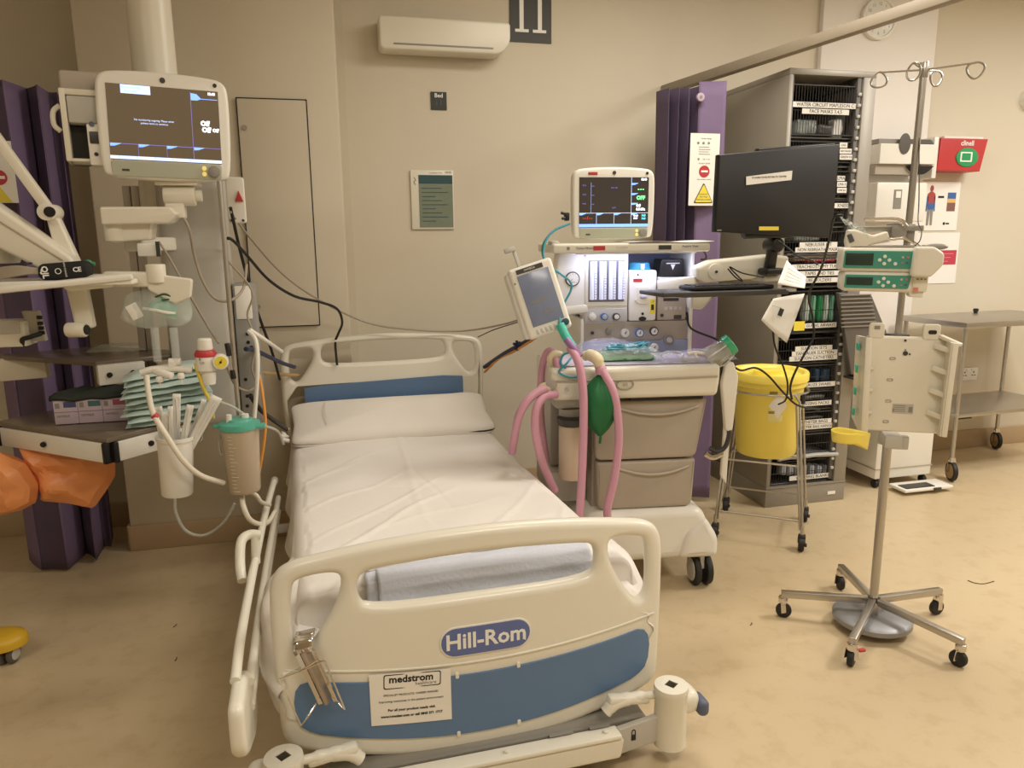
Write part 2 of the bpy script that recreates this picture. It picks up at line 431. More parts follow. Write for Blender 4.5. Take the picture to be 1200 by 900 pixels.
T = frame(0.655, WB - 0.001, 2.235)
t = thing('bed_sign', 'small dark square sign reading Bed, on the wall above the teal poster', 'sign', T)
g = G(); g.b2((-.043, -.005, -.046), (.043, 0, .046)); part('panel', g, sign_k, t)
g = G(); g.text('Bed', 0.03, TL(0, -.0055, .027), bold=.0006); part('lettering', g, white_ink, t)
g = G(); g.text('11', 0.046, TL(0, -.0055, -.01), bold=.0004); part('numerals', g, poster_t, t)

T = frame(0.605, WB - 0.001, 1.715)
t = thing('wall_poster', 'framed notice with a dark teal band above a grey green text field', 'poster', T)
g = G(); g.b2((-.118, -.012, -.158), (.118, 0, .158), .003); part('backing', g, cream_p, t)
g = G(); g.b2((-.075, -.014, .085), (.112, -.012, .132)); part('title_band', g, poster_t, t)
g = G(); g.b2((-.075, -.014, -.148), (.112, -.012, .083)); part('text_field', g, poster_g, t)
g = G(); g.text('NHS', .018, TL(.09, -.0125, .147), bold=.0004); g.text('Foundation Trust', .01, TL(.02, -.0125, .144))
g.tube([(-.1, -.013, .12), (-.09, -.013, .105), (-.1, -.013, .095), (-.092, -.013, .08)], .002); part('lettering', g, midgrey, t)
g = G()
for k in range(9): g.b2((-.06, -.0145, .06 - k * .022), (.05 + .04 * math.sin(k * 2.1), -.014, .064 - k * .022))
part('text_lines', g, poster_t, t)

# wall clock, half hidden by the curtain rail
c = at(1030, 22, WB - 0.06)
T = frame(c.x, WB - 0.04, c.z)
t = thing('wall_clock', 'round white wall clock behind the ceiling curtain rail', 'clock', T)
RXM = Matrix.Rotation(PI / 2, 4, 'X')
g = G(); g.lathe([(0, -.0), (.116, -.0), (.12, .012), (.118, .03), (.106, .034), (.103, .024), (0, .024)], RXM, 40); part('case', g, white_p, t)
g = G()
for k in range(1, 13):
    a = PI / 2 - k * PI / 6; g.text(str(k), .026, TL(.083 * math.cos(a), -.0245, .083 * math.sin(a)))
part('numerals', g, ink_g, t)
g = G(); g.bar((0, -.028, 0), (.062, -.028, -.028), .004, .003); part('minute_hand', g, ink, t)
g = G(); g.bar((0, -.026, 0), (.03, -.026, -.036), .005, .003); part('hour_hand', g, ink, t)
g = G(); g.lathe([(.104, .028), (.07, .033), (0, .036)], RXM, 40, cap=False); part('glass', g, skin_c, t)

# ceiling track of the bed curtain, from the room side to the back wall
A = Vector((1.975, WB, 2.335)); P0 = atz(1095, 0, 2.45)
B = atz(1290, -62, 2.5)
g = G(); g.bar(A, B, 0.055, 0.05, .004); 
solo('curtain_rail', g, mat('rail_taupe', (146, 134, 116), 0.5), 'grey curtain rail running diagonally overhead to the back wall', 'curtain rail')

# red wipes dispenser
T = frame(3.985, WB, 2.0)
t = thing('wipes_dispenser', 'red wall dispenser with a green round badge, above the posters', 'dispenser', T)
g = G(); g.plate([[(-.185, -.105), (.15, -.105), (.19, .095), (-.17, .095)]], .13, .006, TL(0, -.066, 0)); part('body', g, red_m, t)
g = G(); g.b2((-.22, -.13, -.15), (-.186, 0, .1), .003); part('side_bracket', g, white_p, t)
g = G(); g.b2((-.14, -.12, .096), (.16, -.01, .108)); part('lid', g, white_p, t)
g = G(); g.plate([ell(.035, -.02, .085, .058)], .006, .001, TL(0, -.134, 0)); bd = part('badge', g, green_m, t)
g = G(); g.plate([rrect(-.022, -.048, .068, .012, .006), rrect(-.012, -.04, .058, .004, .004)[::-1]], .004, 0, TL(0, -.139, 0))
part('badge_frame', g, white_ink, bd)
g = G(); g.text('clinell', .044, TL(.03, -.1325, .066), bold=.0008); part('lettering', g, white_ink, t)

# posters under it
T = frame(3.965, WB - .001, 1.68)
t = thing('body_poster', 'white poster with a standing human figure and colour blocks under the red dispenser', 'poster', T)
g = G(); g.b2((-.155, -.004, -.155), (.155, 0, .16)); part('sheet', g, paper, t)
g = G(); g.plate([ell(-.07, .115, .013, .02)], .002, 0, TL(0, -.006, 0)); g.plate([[(-.095, .02), (-.045, .02), (-.04, .08), (-.06, .095), (-.08, .095), (-.1, .08)]], .002, 0, TL(0, -.006, 0)); part('figure_torso', g, mat('print_red', (168, 70, 66), .6), t)
g = G(); g.plate([[(-.092, -.02), (-.048, -.02), (-.045, .02), (-.095, .02)]], .002, 0, TL(0, -.006, 0))
g.plate([[(-.105, -.03), (-.098, -.03), (-.092, .06), (-.102, .07)]], .002, 0, TL(0, -.006, 0)); g.plate([[(-.042, -.03), (-.035, -.03), (-.038, .07), (-.048, .06)]], .002, 0, TL(0, -.006, 0)); parts('figure_arm', g, mat('print_blue', (60, 100, 160), .6), t)
g = G(); g.plate([[(-.092, -.12), (-.077, -.12), (-.071, -.02), (-.092, -.02)]], .002, 0, TL(0, -.006, 0)); g.plate([[(-.062, -.12), (-.048, -.12), (-.048, -.02), (-.069, -.02)]], .002, 0, TL(0, -.006, 0)); parts('figure_leg', g, midgrey, t)
for nm, cc, z0, z1 in (('blue_block', 'print_blue', .05, .09), ('amber_block', None, .025, .05), ('brown_block', None, -.03, .025)):
    g = G(); g.b2((.06, -.006, z0), (.125, -.004, z1)); part('colour_block', g, MATS['print_blue'] if cc else (mat('print_amber', (224, 180, 110), .6) if z1 > .04 else mat('print_brown', (128, 92, 80), .6)), t)
g = G(); g.b2((-.015, -.006, .055), (.03, -.004, .068)); g.ball((.05, -.005, -.11), .01, (1, .2, 1)); g.b2((.065, -.006, -.115), (.09, -.004, -.105)); parts('mark', g, ink, t)
T = frame(3.985, WB - .001, 1.34)
t = thing('notice_leaflet', 'white notice with a red block, lowest on the wall beside the drip stand', 'poster', T)
g = G(); g.b2((-.17, -.004, -.165), (.17, 0, .17)); part('sheet', g, paper, t)
g = G(); g.b2((-.01, -.006, -.04), (.155, -.004, .055)); rb = part('red_block', g, mat('print_crimson', (190, 62, 80), .6), t)
g = G()
for k in range(3): g.b2((.02, -.0065, .03 - k * .025), (.13 - k * .02, -.006, .034 - k * .025))
part('text_lines', g, mat('print_pink', (225, 140, 150), .6), rb)

# dispensers on the white section
T = frame(3.545, WB - .04, 2.02)
t = thing('glove_dispenser', 'white wall dispenser with a dark oval opening and slot, beside the cabinet', 'dispenser', T)
g = G(); g.plate([rrect(-.2, -.09, .21, .03, .006)], .12, .004, TL(0, -.062, 0)); part('body', g, white_p, t)
g = G(); g.plate([rrect(-.2, .03, .2, .06, .004)], .10, .003, TL(0, -.052, 0)); part('top_band', g, midgrey, t)
g = G(); g.plate([ell(-.03, .03, .04, .062)], .006, .001, TL(0, -.126, 0)); g.plate([[(.01, .035), (.2, .035), (.17, .06), (.01, .06)]], .004, 0, TL(0, -.108, 0)); part('opening', g, mat('slot_grey', (88, 82, 78), .5), t)
g = G(); g.b2((-.2, -.09, -.15), (.13, -.005, -.092)); part('lower_shelf', g, taupe_p, t)
g = G(); g.surf(lambda u, v: Vector((.02 + .18 * u, -.125, -.10 - .052 * math.sin(PI * u) * v)), 12, 3); g.surf(lambda u, v: Vector((.02 + .18 * u, -.125 + .06 * v, -.10 - .052 * math.sin(PI * u))), 12, 3); part('scoop', g, black_p, t)
T = frame(3.53, WB - .04, 1.72)
t = thing('towel_dispenser', 'white boxy towel dispenser with a narrow dark window, below the oval-holed one', 'dispenser', T)
g = G(); g.b2((-.2, -.14, -.14), (.17, 0, .1), .012); part('housing', g, white_p, t)
g = G(); g.b2((-.075, -.144, -.06), (-.02, -.139, .055)); part('window', g, midgrey, t)
g = G(); g.b2((-.065, -.147, .005), (-.03, -.143, .045)); part('label_strip', g, paper, t)

# double socket behind the steel trolley
c = at(1134, 438, WB)
T = frame(c.x, WB, c.z)
t = thing('wall_socket', 'white double wall socket below the steel trolley top', 'socket', T)
g = G(); g.b2((-.075, -.012, -.045), (.075, 0, .045), .004); part('faceplate', g, white_p, t)
g = G()
for sx in (-.038, .038):
    g.b2((sx - .004, -.014, .008), (sx + .004, -.011, .018)); g.b2((sx - .016, -.014, -.012), (sx - .006, -.011, -.006)); g.b2((sx + .006, -.014, -.012), (sx + .016, -.011, -.006))
parts('pin_hole', g, ink, t)
for sx in (-.02, .02):
    g = G(); g.b2((sx - .006, -.018, .02), (sx + .006, -.011, .036), .002); part('switch', g, white_p, t)
# wall unit at the right picture edge
c = at(1197, 116, WB)
g = G(); g.lathe([(0, 0), (.07, 0), (.065, .04), (.03, .07), (0, .072)], Matrix.Translation((c.x + .05, WB, c.z)) @ RXM, 24); solo('wall_detector', g, white_p, 'small rounded white wall fitting at the right edge', 'wall fitting')
# hair-like thread on the floor
p = [atz(x, y, .002) for x, y in ((1134, 680), (1142, 683), (1153, 684), (1165, 681))]
g = G(); g.tube(p, .0016, 5); solo('floor_thread', g, ink, 'thin dark thread lying on the floor right of the drip stand', 'thread')
for k, (x, y, a) in enumerate(((792, 634, .4), (205, 733, 1.2), (206, 772, 1.5), (880, 731, .8))):
    q = atz(x, y, .002); dx, dy = .012 * math.cos(a), .012 * math.sin(a)
    g = G(); g.tube([q - Vector((dx, dy, 0)), q + Vector((.003, -.002, .001)), q + Vector((dx, dy, 0))], .0015, 5)
    solo('floor_speck', g, ink, ['tiny dark speck on the floor right of the anaesthetic machine', 'small dark scuff crumb on floor left of bed, the farther one', 'small dark scuff crumb on floor left of bed, the nearer one', 'tiny dark speck on the floor left of the drip stand base'][k], 'speck', group='crumbs on the floor')

# ================================================================== THE BED
TB = frame(0.365, 1.87, 0, 1.5)
bed = thing('hospital_bed', 'cream hospital bed with blue end panels standing in the middle of the bay', 'bed', TB)
def sbow(v, s=0.05, w=0.55):
    v = v.copy(); v.y -= s * (1 - (v.x / w) ** 2); return v
def foot_geo(loops, th, bev, yoff, s=0.045, w=0.55, y0=0.0, sc=1.0, zoff=0.0, xoff=0.0):
    g = G(); g.plate(loops, th, bev, TL(0, yoff, 0), xs=[-.5 + .05 * k for k in range(21)])
    g.warp(lambda v: sbow(v, s, w))
    if sc != 1.0 or y0 or zoff or xoff: g.warp(lambda v: Vector((v.x * sc + xoff, v.y + y0, v.z + zoff)))
    return g
def arcpts(x0, x1, zf, n=14): return [(x0 + (x1 - x0) * k / n, zf(x0 + (x1 - x0) * k / n)) for k in range(n + 1)]
topz = lambda x: .757 - .055 * (x / .5) ** 2
botz = lambda x: .106 + .07 * (x / .5) ** 2
outer = [(.545, .30), (.550, .60), (.535, .675)] + arcpts(.49, -.49, topz) + [(-.535, .675), (-.550, .60), (-.545, .30), (-.54, .20)] + arcpts(-.50, .50, botz) + [(.54, .20)]
# rounding of the top corners
def smooth_loop(lo, it=2):
    for _ in range(it):
        n = len(lo); lo = [q for i in range(n) for q in ((lo[i][0] * .75 + lo[(i + 1) % n][0] * .25, lo[i][1] * .75 + lo[(i + 1) % n][1] * .25), (lo[i][0] * .25 + lo[(i + 1) % n][0] * .75, lo[i][1] * .25 + lo[(i + 1) % n][1] * .75))]
    return lo
outer = smooth_loop(outer, 2)
holeC = smooth_loop([(-.33, .60), (-.325, .655), (-.29, .672), (0, .692), (.29, .672), (.325, .655), (.33, .60), (.305, .565), (0, .57), (-.305, .565)], 2)
holeR = smooth_loop([(.365, .655), (.385, .672), (.47, .662), (.492, .64), (.50, .52), (.49, .47), (.462, .462), (.41, .53), (.375, .60)], 2)
holeL = [(-x, z) for x, z in holeR][::-1]
g = foot_geo([outer, holeC[::-1], holeR[::-1], holeL[::-1]], .048, .021, 0)
fb = part('footboard', g, bed_p, bed, ang=1.2)
blue = smooth_loop([(-.505, .345)] + arcpts(-.48, .48, lambda x: .345 + .035 * (x / .48) ** 2) + [(.505, .345), (.50, .26)] + arcpts(.46, -.46, lambda x: .168 + .06 * (x / .46) ** 2) + [(-.50, .26)], 1)
part('blue_panel', foot_geo([blue], .006, .001, -.026), blue_p, fb)
g = foot_geo([[(x, z + .004) for x, z in arcpts(-.52, .52, lambda x: .378 + .035 * (x / .5) ** 2)] + [(x, z - .002) for x, z in arcpts(.52, -.52, lambda x: .378 + .035 * (x / .5) ** 2)]], .006, .002, -.025)
part('moulded_ridge', g, bed_p, fb)
for x, z in ((-.08, .347), (.092, .349), (-.08, .172), (.092, .173)):
    g = foot_geo([rrect(x - .005, z - .008, x + .005, z + .008, .004)], .008, .001, -.027); part('panel_clip', g, bed_p, fb)
part('badge_rim', foot_geo([rrect(-.124, .400, .130, .488, .042)], .004, .001, -.025), white_p, fb)
bdg = part('badge', foot_geo([rrect(-.120, .404, .126, .484, .039)], .005, .001, -.026), oval_b, fb)
g = G(); g.text('Hill-Rom', .062, TL(.003, -.0292, .444), bold=.0014, sx=1.0); g.text('.', .03, TL(.112, -.0292, .43)); g.warp(lambda v: sbow(v, .045)); part('lettering', g, white_ink, bdg)
# ---- sticker
st = part('sticker', foot_geo([[(-.312, .235), (-.098, .222), (-.098, .372), (-.312, .383)]], .002, 0, -.0305), paper, fb, 'white printed sticker')
Ms = TL(-.205, -.0318, 0, ry=3.2)
g = G()
g.plate([rrect(-.278, .332, -.127, .374, .006), rrect(-.2755, .3345, -.1295, .3715, .005)[::-1]], .0006, 0, TL(0, -.0318, 0) @ TL(-.205, 0, .30) @ Matrix.Rotation(math.radians(2.5), 4, 'Y') @ TL(.205, 0, -.298))
def stx(s, size, x, z, bold=0, sx=1): g.text(s, size, TL(x, -.0318, z, ry=2.5), bold=bold, th=.0003, sx=sx)
stx('medstrom', .028, -.203, .3605, .0008); 
stx('SPECIALIST PRODUCTS. CAREER MARKED', .0078, -.205, .316)
stx('Improving outcomes in the patient environment', .0088, -.205, .298)
stx('For all your product needs visit', .0098, -.205, .272, .0003)
stx('www.i-tracker.com or call 0845 371 1717', .0096, -.205, .254, .0004)
g.warp(lambda v: sbow(v, .045)); part('lettering', g, ink, st)
g = G(); g.text('healthcare', .0135, TL(-.165, -.0318, .3425, ry=2.5), th=.0003); g.warp(lambda v: sbow(v, .045)); part('subtitle', g, ink_g, st)

# ---- headboard: same moulding, seen from the inside
def hb(lo): return [(x * .92, z * .94 + .335) for x, z in lo]
HY = 1.85; HX = -.045
oh = smooth_loop([(.50, .62), (.505, .93), (.49, .99)] + arcpts(.45, -.45, lambda x: 1.042 - .03 * (x / .45) ** 2) + [(-.49, .99), (-.505, .93), (-.50, .62), (-.47, .50), (.47, .50)], 2)
hC = smooth_loop([(-.31, .925), (-.305, .99), (-.27, 1.003), (0, 1.012), (.27, 1.003), (.305, .99), (.31, .925), (.27, .905), (0, .90), (-.27, .905)], 2)
hR = smooth_loop([(.345, .97), (.36, .99), (.44, .985), (.458, .965), (.464, .88), (.45, .83), (.42, .825), (.38, .88), (.35, .93)], 2)
hL = [(-x, z) for x, z in hR][::-1]
g = foot_geo([oh, hC[::-1], hR[::-1], hL[::-1]], .045, .02, 0, s=-.03, w=.5, y0=HY, xoff=HX)
hbo = part('headboard', g, bed_p, bed, ang=1.2)
bl = smooth_loop([(-.395, .80), (0, .808), (.39, .82), (.395, .78), (.39, .56), (-.39, .56), (-.398, .78)], 1)
part('blue_panel', foot_geo([bl], .006, .001, -.025, s=-.03, w=.5, y0=HY, xoff=HX), blue_p, hbo)

# ---- under-frame and foot-end hardware
g = G(); g.b2((-.44, .12, .34), (.44, 1.78, .40), .01); g.b2((-.30, .3, .24), (-.22, 1.7, .34), .005); g.b2((.22, .3, .24), (.30, 1.7, .34), .005); part('deck', g, grey_p, bed)
g = G(); g.b2((-.36, .2, .12), (-.28, 1.75, .18), .006); g.b2((.28, .2, .12), (.36, 1.75, .18), .006); g.b2((-.36, .2, .12), (.36, .28, .18), .006); g.b2((-.36, 1.67, .12), (.36, 1.75, .18), .006)
for y in (.5, 1.4):
    for sx in (-.25, .25): g.bar((sx, y, .16), (sx, y + .22, .28), .05, .03)
part('base_frame', g, white_p, bed)
g = G(); g.b2((-.44, -.10, .105), (.47, .10, .135), .006); part('foot_tray', g, mat('tray_grey', (150, 146, 138), .35, .4), bed)
g = G(); g.plate([rpoly([(-.45, .055), (.37, .055), (.38, .115), (-.45, .115)], .012)], .03, .006, TL(0, -.135, 0)); g.box((-.04, -.13, .124), (.82, .05, .014), .005); bb = part('bumper_beam', g, bed_p, bed)
g = G(); g.plate([[(.37, .05), (.50, .07), (.50, .15), (.37, .13)]], .02, .003, TL(0, -.12, 0)); part('end_bracket', g, grey_p, bb)
g = G(); g.box((.415, -.131, .098), (.014, .002, .018), .001); g.tube([(.410, -.131, .107), (.410, -.131, .118), (.415, -.131, .122), (.420, -.131, .118), (.420, -.131, .107)], .0015, 5); part('lock_symbol', g, ink, bb)
g = G(); g.plate([rrect(-.13, .068, .0, .098, .004), rrect(-.128, .07, -.002, .096, .003)[::-1]], .001, 0, TL(0, -.151, 0))
for x in (-.108, -.075): g.plate([ell(x, .083, .011, .011), ell(x, .083, .009, .009)[::-1]], .001, 0, TL(0, -.1515, 0)); g.bar((x - .007, -.1515, .076), (x + .007, -.1515, .09), .002, .001)
g.plate([[(-.05, .078), (-.036, .078), (-.043, .092)]], .001, 0, TL(0, -.1515, 0)); g.plate([[(-.05, .076), (-.036, .076), (-.043, .07)]], .001, 0, TL(0, -.1515, 0)); g.b2((-.032, -.152, .082), (-.006, -.151, .085)); part('warning_label', g, mat('print_brown2', (110, 70, 60), .6), bb)
for x0, x1 in ((.17, .24), (.29, .35)):
    g = G(); g.b2((x0, -.112, .1345), (x1, -.098, .1365)); part('tray_label', g, midgrey, bb)
g = G(); g.b2((-.09, -.05, .1355), (.0, .01, .1375)); part('plate_label', g, dkgrey, bb)
for x in (-.29, .04, .33):
    g = G(); g.cyl((x, -.13, .125), (x, -.13, .138), .008, seg=12, bev=.002); part('bolt', g, bed_p, bb)
for sx in (-1, 1):
    cx = .535 * sx; cy = -.12
    g = G(); g.lathe([(.036, .045), (.047, .05), (.047, .215), (.050, .222), (.048, .236), (.028, .238)], Matrix.Translation((cx, cy, 0)), 32, cap=False)
    sq = [(.018 * math.cos(a) * 1.15, .018 * math.sin(a) * 1.15) for a in [PI / 4 + k * PI / 2 for k in range(4)]]
    g.plate([ell(0, 0, .0285, .0285, 32), [(-y, x) for x, y in sq][::-1]], .003, 0, Matrix.Translation((cx, cy, .2365)) @ Matrix.Rotation(PI / 2, 4, 'X') @ Matrix.Rotation(.6, 4, 'Y'))
    g.lathe([(.0, .19), (.027, .192)], Matrix.Translation((cx, cy, 0)), 20, cap=False)
    po = part('corner_post', g, bed_p, bed)
    g = G(); g.box((cx + sx * .05, cy + .03, .165), (.09, .09, .075), .03, seg=4); rb_ = part('bumper_arm', g, bed_p, po)
    g = G(); g.box((cx + sx * .1, cy + .01, .150), (.035, .07, .05), .016, seg=4); part('bumper_pad', g, bluegrey, rb_)
    g = G(); g.tube([(cx - sx * .04, cy + .02, .2), (cx - sx * .10, cy + .03, .196), (cx - sx * .16, cy + .03, .19), (cx - sx * .19, cy + .03, .165)], [.012, .016, .02, .02, .018], 10); g.box((cx - sx * .12, cy + .03, .195), (.13, .035, .026), .01, rot=(0, sx * 8, 0)); part('release_lever', g, bed_p, po)
# casters
for x, y in ((-.30, .1), (.28, .05), (-.32, 1.72), (.32, 1.72)):
    g = G(); g.cyl((x - .022, y, .062), (x + .022, y, .062), .062, seg=28, bev=.01); ca = part('caster', g, rubber, bed)
    g = G(); g.b2((x - .035, y - .03, .06), (x - .025, y + .03, .14), .004); g.b2((x + .025, y - .03, .06), (x + .035, y + .03, .14), .004); g.b2((x - .035, y - .03, .115), (x + .035, y + .03, .14), .006); part('caster_fork', g, dkgrey, ca)
g = G(); g.tube([(.33, .0, .12), (.40, -.03, .11), (.43, -.04, .06), (.43, -.02, .015), (.40, .1, .012)], .011, 10); part('drain_hose', g, taupe_p, bed)
# lowered left side rail
g = G(); g.tube([(-.585, 1.30, .505), (-.60, .95, .512), (-.612, .45, .522), (-.622, .02, .515), (-.626, -.16, .485)], .0125, 10); sr = part('side_rail', g, bed_p, bed)
for dx, z1, z2 in ((.022, .445, .43), (.018, .385, .36)):
    g = G(); g.tube([(-.592 + dx, 1.26, z1), (-.612 + dx, .5, z1 + .005), (-.624 + dx, -.08, z2)], .0115, 10); part('lower_tube', g, bed_p, sr)
g = G(); g.cyl((-.584, 1.285, .505), (-.584, 1.34, .50), .015, seg=16, bev=.003); part('tube_end', g, grey_p, sr)
g = G(); g.plate([rpoly([(-.275, .37), (-.22, .325), (-.05, .255), (.05, .27), (.07, .36), (-.02, .43), (-.14, .485), (-.27, .485)], .03)], .036, .015, TL(-.618, .0, 0) @ Matrix.Rotation(PI / 2, 4, 'Z')); part('rail_end_cap', g, bed_p, sr)
g = G(); g.tube([(-.590, .46, .60), (-.625, .46, .605), (-.648, .44, .59), (-.652, .40, .53), (-.645, .36, .50)], .015, 10); g.cyl((-.612, .46, .51), (-.606, .46, .60), .014); part('rail_latch', g, bed_p, sr)
g = G()
for y in (.35, 1.05): g.bar((-.600, y, .39), (-.47, y + .02, .38), .03, .03, .004)
parts('rail_support', g, grey_p, sr)

# ------------------------------------------------------------------ mattress under its sheet
mt = thing('mattress', 'mattress covered by a crumpled white sheet on the hospital bed', 'mattress', TB)
g = G(); g.b2((-.47, .085, .41), (.44, 1.78, .545), .04, seg=4); part('foam_core', g, mat('mattress_cover', (120, 140, 165), .6), mt)
CR = [(-.45, .25, .05, .75, .010, .012), (-.40, .45, .10, .95, .008, .010), (-.46, .70, -.05, 1.05, .007, .010), (-.30, .12, .30, .40, .007, .012), (.1, .30, .45, .80, .008, .012), (.20, .15, .46, .50, .008, .010), (-.35, 1.15, -.05, 1.4, .004, .010), (.05, 1.2, .35, 1.0, .005, .010), (-.1, .9, .25, .75, .005, .009), (-.48, 1.0, -.2, 1.25, .006, .010), (-.2, .5, .2, .62, .006, .01), (-.01, 1.6, .04, .65, -.006, .006), (.3, 1.1, .47, .7, .007, .012), (-.25, .2, -.42, .05, .008, .012)]
def creases(x, y):
    s = 0
    for x0, y0, x1, y1, h, w in CR:
        dx, dy = x1 - x0, y1 - y0; L2 = dx * dx + dy * dy
        t = ((x - x0) * dx + (y - y0) * dy) / L2
        if -.15 < t < 1.15:
            d = ((x - x0) * dy - (y - y0) * dx) / math.sqrt(L2) + .012 * math.sin(t * 7 + h * 900)
            s += h * math.exp(-(d / w) ** 2) * max(0, math.sin(PI * (t + .15) / 1.3)) ** .6
    return s * .55
def sheet(u, v):
    y = .06 + (1.80 - .06) * v
    hw = .485 - .01 * v
    cx = -.0 - .045 * v
    top = .572 + .03 * max(0, (v - .6) / .4)
    L = .20 + .02 * math.sin(7 * v)
    s = (u - .5) * 2 * (hw + L)
    a = abs(s); sg = 1 if s > 0 else -1
    R = .045
    if a < hw - R:
        x = s; z = top
        z += creases(x, y)
        z += .010 * nz(x * 2.0 + y * 1.2, y * 2.6, 1, 1) + .006 * nz(x * 5 + y * 2.5, y * 7 - x * 2, 2, 1.0) - .01 * (x / hw) ** 4
        z += .005 * max(0, 1 - abs((x + .02 + .03 * math.sin(3 * y)) / .02)) * (1 if v > .55 else v)
    elif a < hw - R + R * PI / 2:
        t = (a - hw + R) / R; x = sg * (hw - R + R * math.sin(t)); z = top - R * (1 - math.cos(t)) - .01
    else:
        d = a - (hw - R + R * PI / 2)
        z = top - R - d - .01; 
        fl = .03 + .05 * max(0, 1 - v * 5)
        x = sg * (hw + fl * d / .2 + .014 * math.sin(y * 16 + sg) * d / .15 + .02 * nz(y * 3, z * 4, sg))
    return Vector((x + cx, y, z))
g = G(); g.surf(sheet, 170, 200)
# foot end drape
def sheet_end(u, v):
    p = sheet(u, 0.0); d = v * .16
    return Vector((p.x, p.y - .012 * math.sin(v * PI / 2) , p.z - d * (1 if abs(u - .5) < .36 else .3)))
g.surf(sheet_end, 170, 8)
so = part('sheet', g, sheet_m, mt, ang=3)
md = so.modifiers.new('thickness', 'SOLIDIFY'); md.thickness = .003
# tucked corner hanging at the foot on the right
for sg in (-1, 1):
    def corner(u, v, sg=sg):
        a = 2 * PI * u; k = math.sin(PI * min(1, .12 + v * .88)) ** .45 if v > .5 else math.sin(PI * (.04 + v * .92)) ** .35
        yy = -.035 + .62 * v
        rx, rz = (.10 if sg > 0 else .115) * k, (.165 if sg > 0 else .19) * k
        x = .455 + rx * math.cos(a) * (1 + .25 * math.cos(a - .9)) + .012 * nz(yy * 8, math.sin(a) * 3, sg) + .006 * math.sin(9 * a + 5 * yy)
        z = (.352 if sg > 0 else .335) + .05 * v + rz * math.sin(a) + .01 * nz(math.cos(a) * 3, yy * 9, sg + 4)
        return Vector((sg * x - (.015 if sg < 0 else 0), yy + .03 * math.cos(a) * 0, z))
    g = G(); g.surf(corner, 48, 30, closeu=True); part('sheet_corner', g, sheet_m, mt, ang=3)

# pillow
def pil(u, v):
    a = 2 * PI * u; 
    ca, sa = math.cos(a), math.sin(a)
    x = .485 * math.copysign(abs(ca) ** .16, ca); y = .17 * math.copysign(abs(sa) ** .18, sa)
    r = math.sin(PI * v / 2)
    x *= 1 - .045 * (1 - min(1, abs(y) / .17) ** 2); y *= 1 - .07 * (1 - (x / .485) ** 2)
    return x * r, y * r, math.cos(PI * v / 2)
def pil_s(side):
    def f(u, v):
        x, y, h = pil(u, v)
        th = .072 * (h ** .8) * (1 - .3 * (x / .5) ** 2)
        z = th * side + (.010 * nz(x * 3, y * 5, side) + .006 * nz(x * 9 + y * 6, y * 14, side + 3)) * h
        z += .012 * nz(x * 6 + 4, y * 12, side) * (1 - h) 
        return Vector((x, y, z))
    return f
Tp = TB @ TL(-.035, 1.665, .652, rx=20)
g = G(); g.surf(pil_s(1), 64, 20, closeu=True); g.surf(pil_s(-1), 64, 20, closeu=True)
for k in range(5): g.box((-.50 - .01 * (k % 2), -.10 + .02 * k, -.01 + .012 * math.sin(k * 2)), (.035, .022, .014), .005, rot=(10 * k, 20, 30 * k))
pw = thing('pillow', 'white pillow lying against the headboard of the bed', 'pillow', Tp)
part('pillowcase', g, pillow_m, pw, ang=3)
g = G(); g.surf(lambda u, v: Vector((-.32 + .002 * math.sin(9 * v), -.12 + .24 * v, .0635 * (1 - ((v - .5) * 1.7) ** 4 * .8) + .001)) + Vector((.004 * u, 0, 0)), 1, 14); part('seam', g, mat('seam_shade', (214, 206, 196), .9), pw)

# folded things at the foot end
def folded(name, x0, x1, y0, y1, z0, z1, rz, m, label, cat, layers=3, seed=0):
    T = TB @ TL((x0 + x1) / 2, (y0 + y1) / 2, z0, rz=rz)
    w, d = x1 - x0, y1 - y0
    t = thing(name, label, cat, T); h = (z1 - z0) / layers
    for k in range(layers):
        g = G(); g.box((0.004 * k, .004 * math.sin(k * 2), h * (k + .5)), (w - .01 * k, d - .006 * k, h * .96), h * .45, seg=3)
        for e in g.bm.edges[:]: pass
        bmesh.ops.subdivide_edges(g.bm, edges=[e for e in g.bm.edges if e.calc_length() > .05], cuts=10, use_grid_fill=True)
        g.warp(lambda v: v + Vector((0, .004 * nz(v.x * 8, seed, v.z * 3), .006 * nz(v.x * 9 + seed, v.y * 9, seed) * (1 if v.z > .005 else 0))))
        part('fold', g, m, t, ang=3)
    return t
folded('folded_towel', -.30, .30, .15, .30, .583, .607, 6, sheet_m, 'flat white folded linen behind the blue cloth at the bed foot', 'linen', 1)
bl_t = thing('folded_blanket', 'pale blue folded cloth draped over the mattress end behind the footboard', 'blanket', TB)
for k, (x0, x1, dz) in enumerate(((-.30, .33, 0), (-.268, .36, .009))):
    def drape(u, v, x0=x0, x1=x1, dz=dz, k=k):
        prof = [(.150, .584), (.125, .592), (.095, .592), (.066, .584), (.048, .562), (.040, .53), (.036, .46)]
        t = v * 6; i = min(5, int(t)); f = t - i; y = prof[i][0] + (prof[i + 1][0] - prof[i][0]) * f; z = prof[i][1] + (prof[i + 1][1] - prof[i][1]) * f
        x = x0 + (x1 - x0) * u
        y += -.004 * k + (.075 * (u - .35) + .012 * math.sin(u * 7)) * (1 - v) + .004 * nz(x * 9, v * 4, k)
        return Vector((x, y - .004 * k, z + dz * (1.2 - v) + .006 * nz(x * 8 + v * 3, v * 5, 7 + k) * (1 - v * .5)))
    g = G(); g.surf(drape, 70, 40); o = part('fold', g, blanket_m, bl_t, ang=3); md = o.modifiers.new('thickness', 'SOLIDIFY'); md.thickness = .006; md.offset = 1

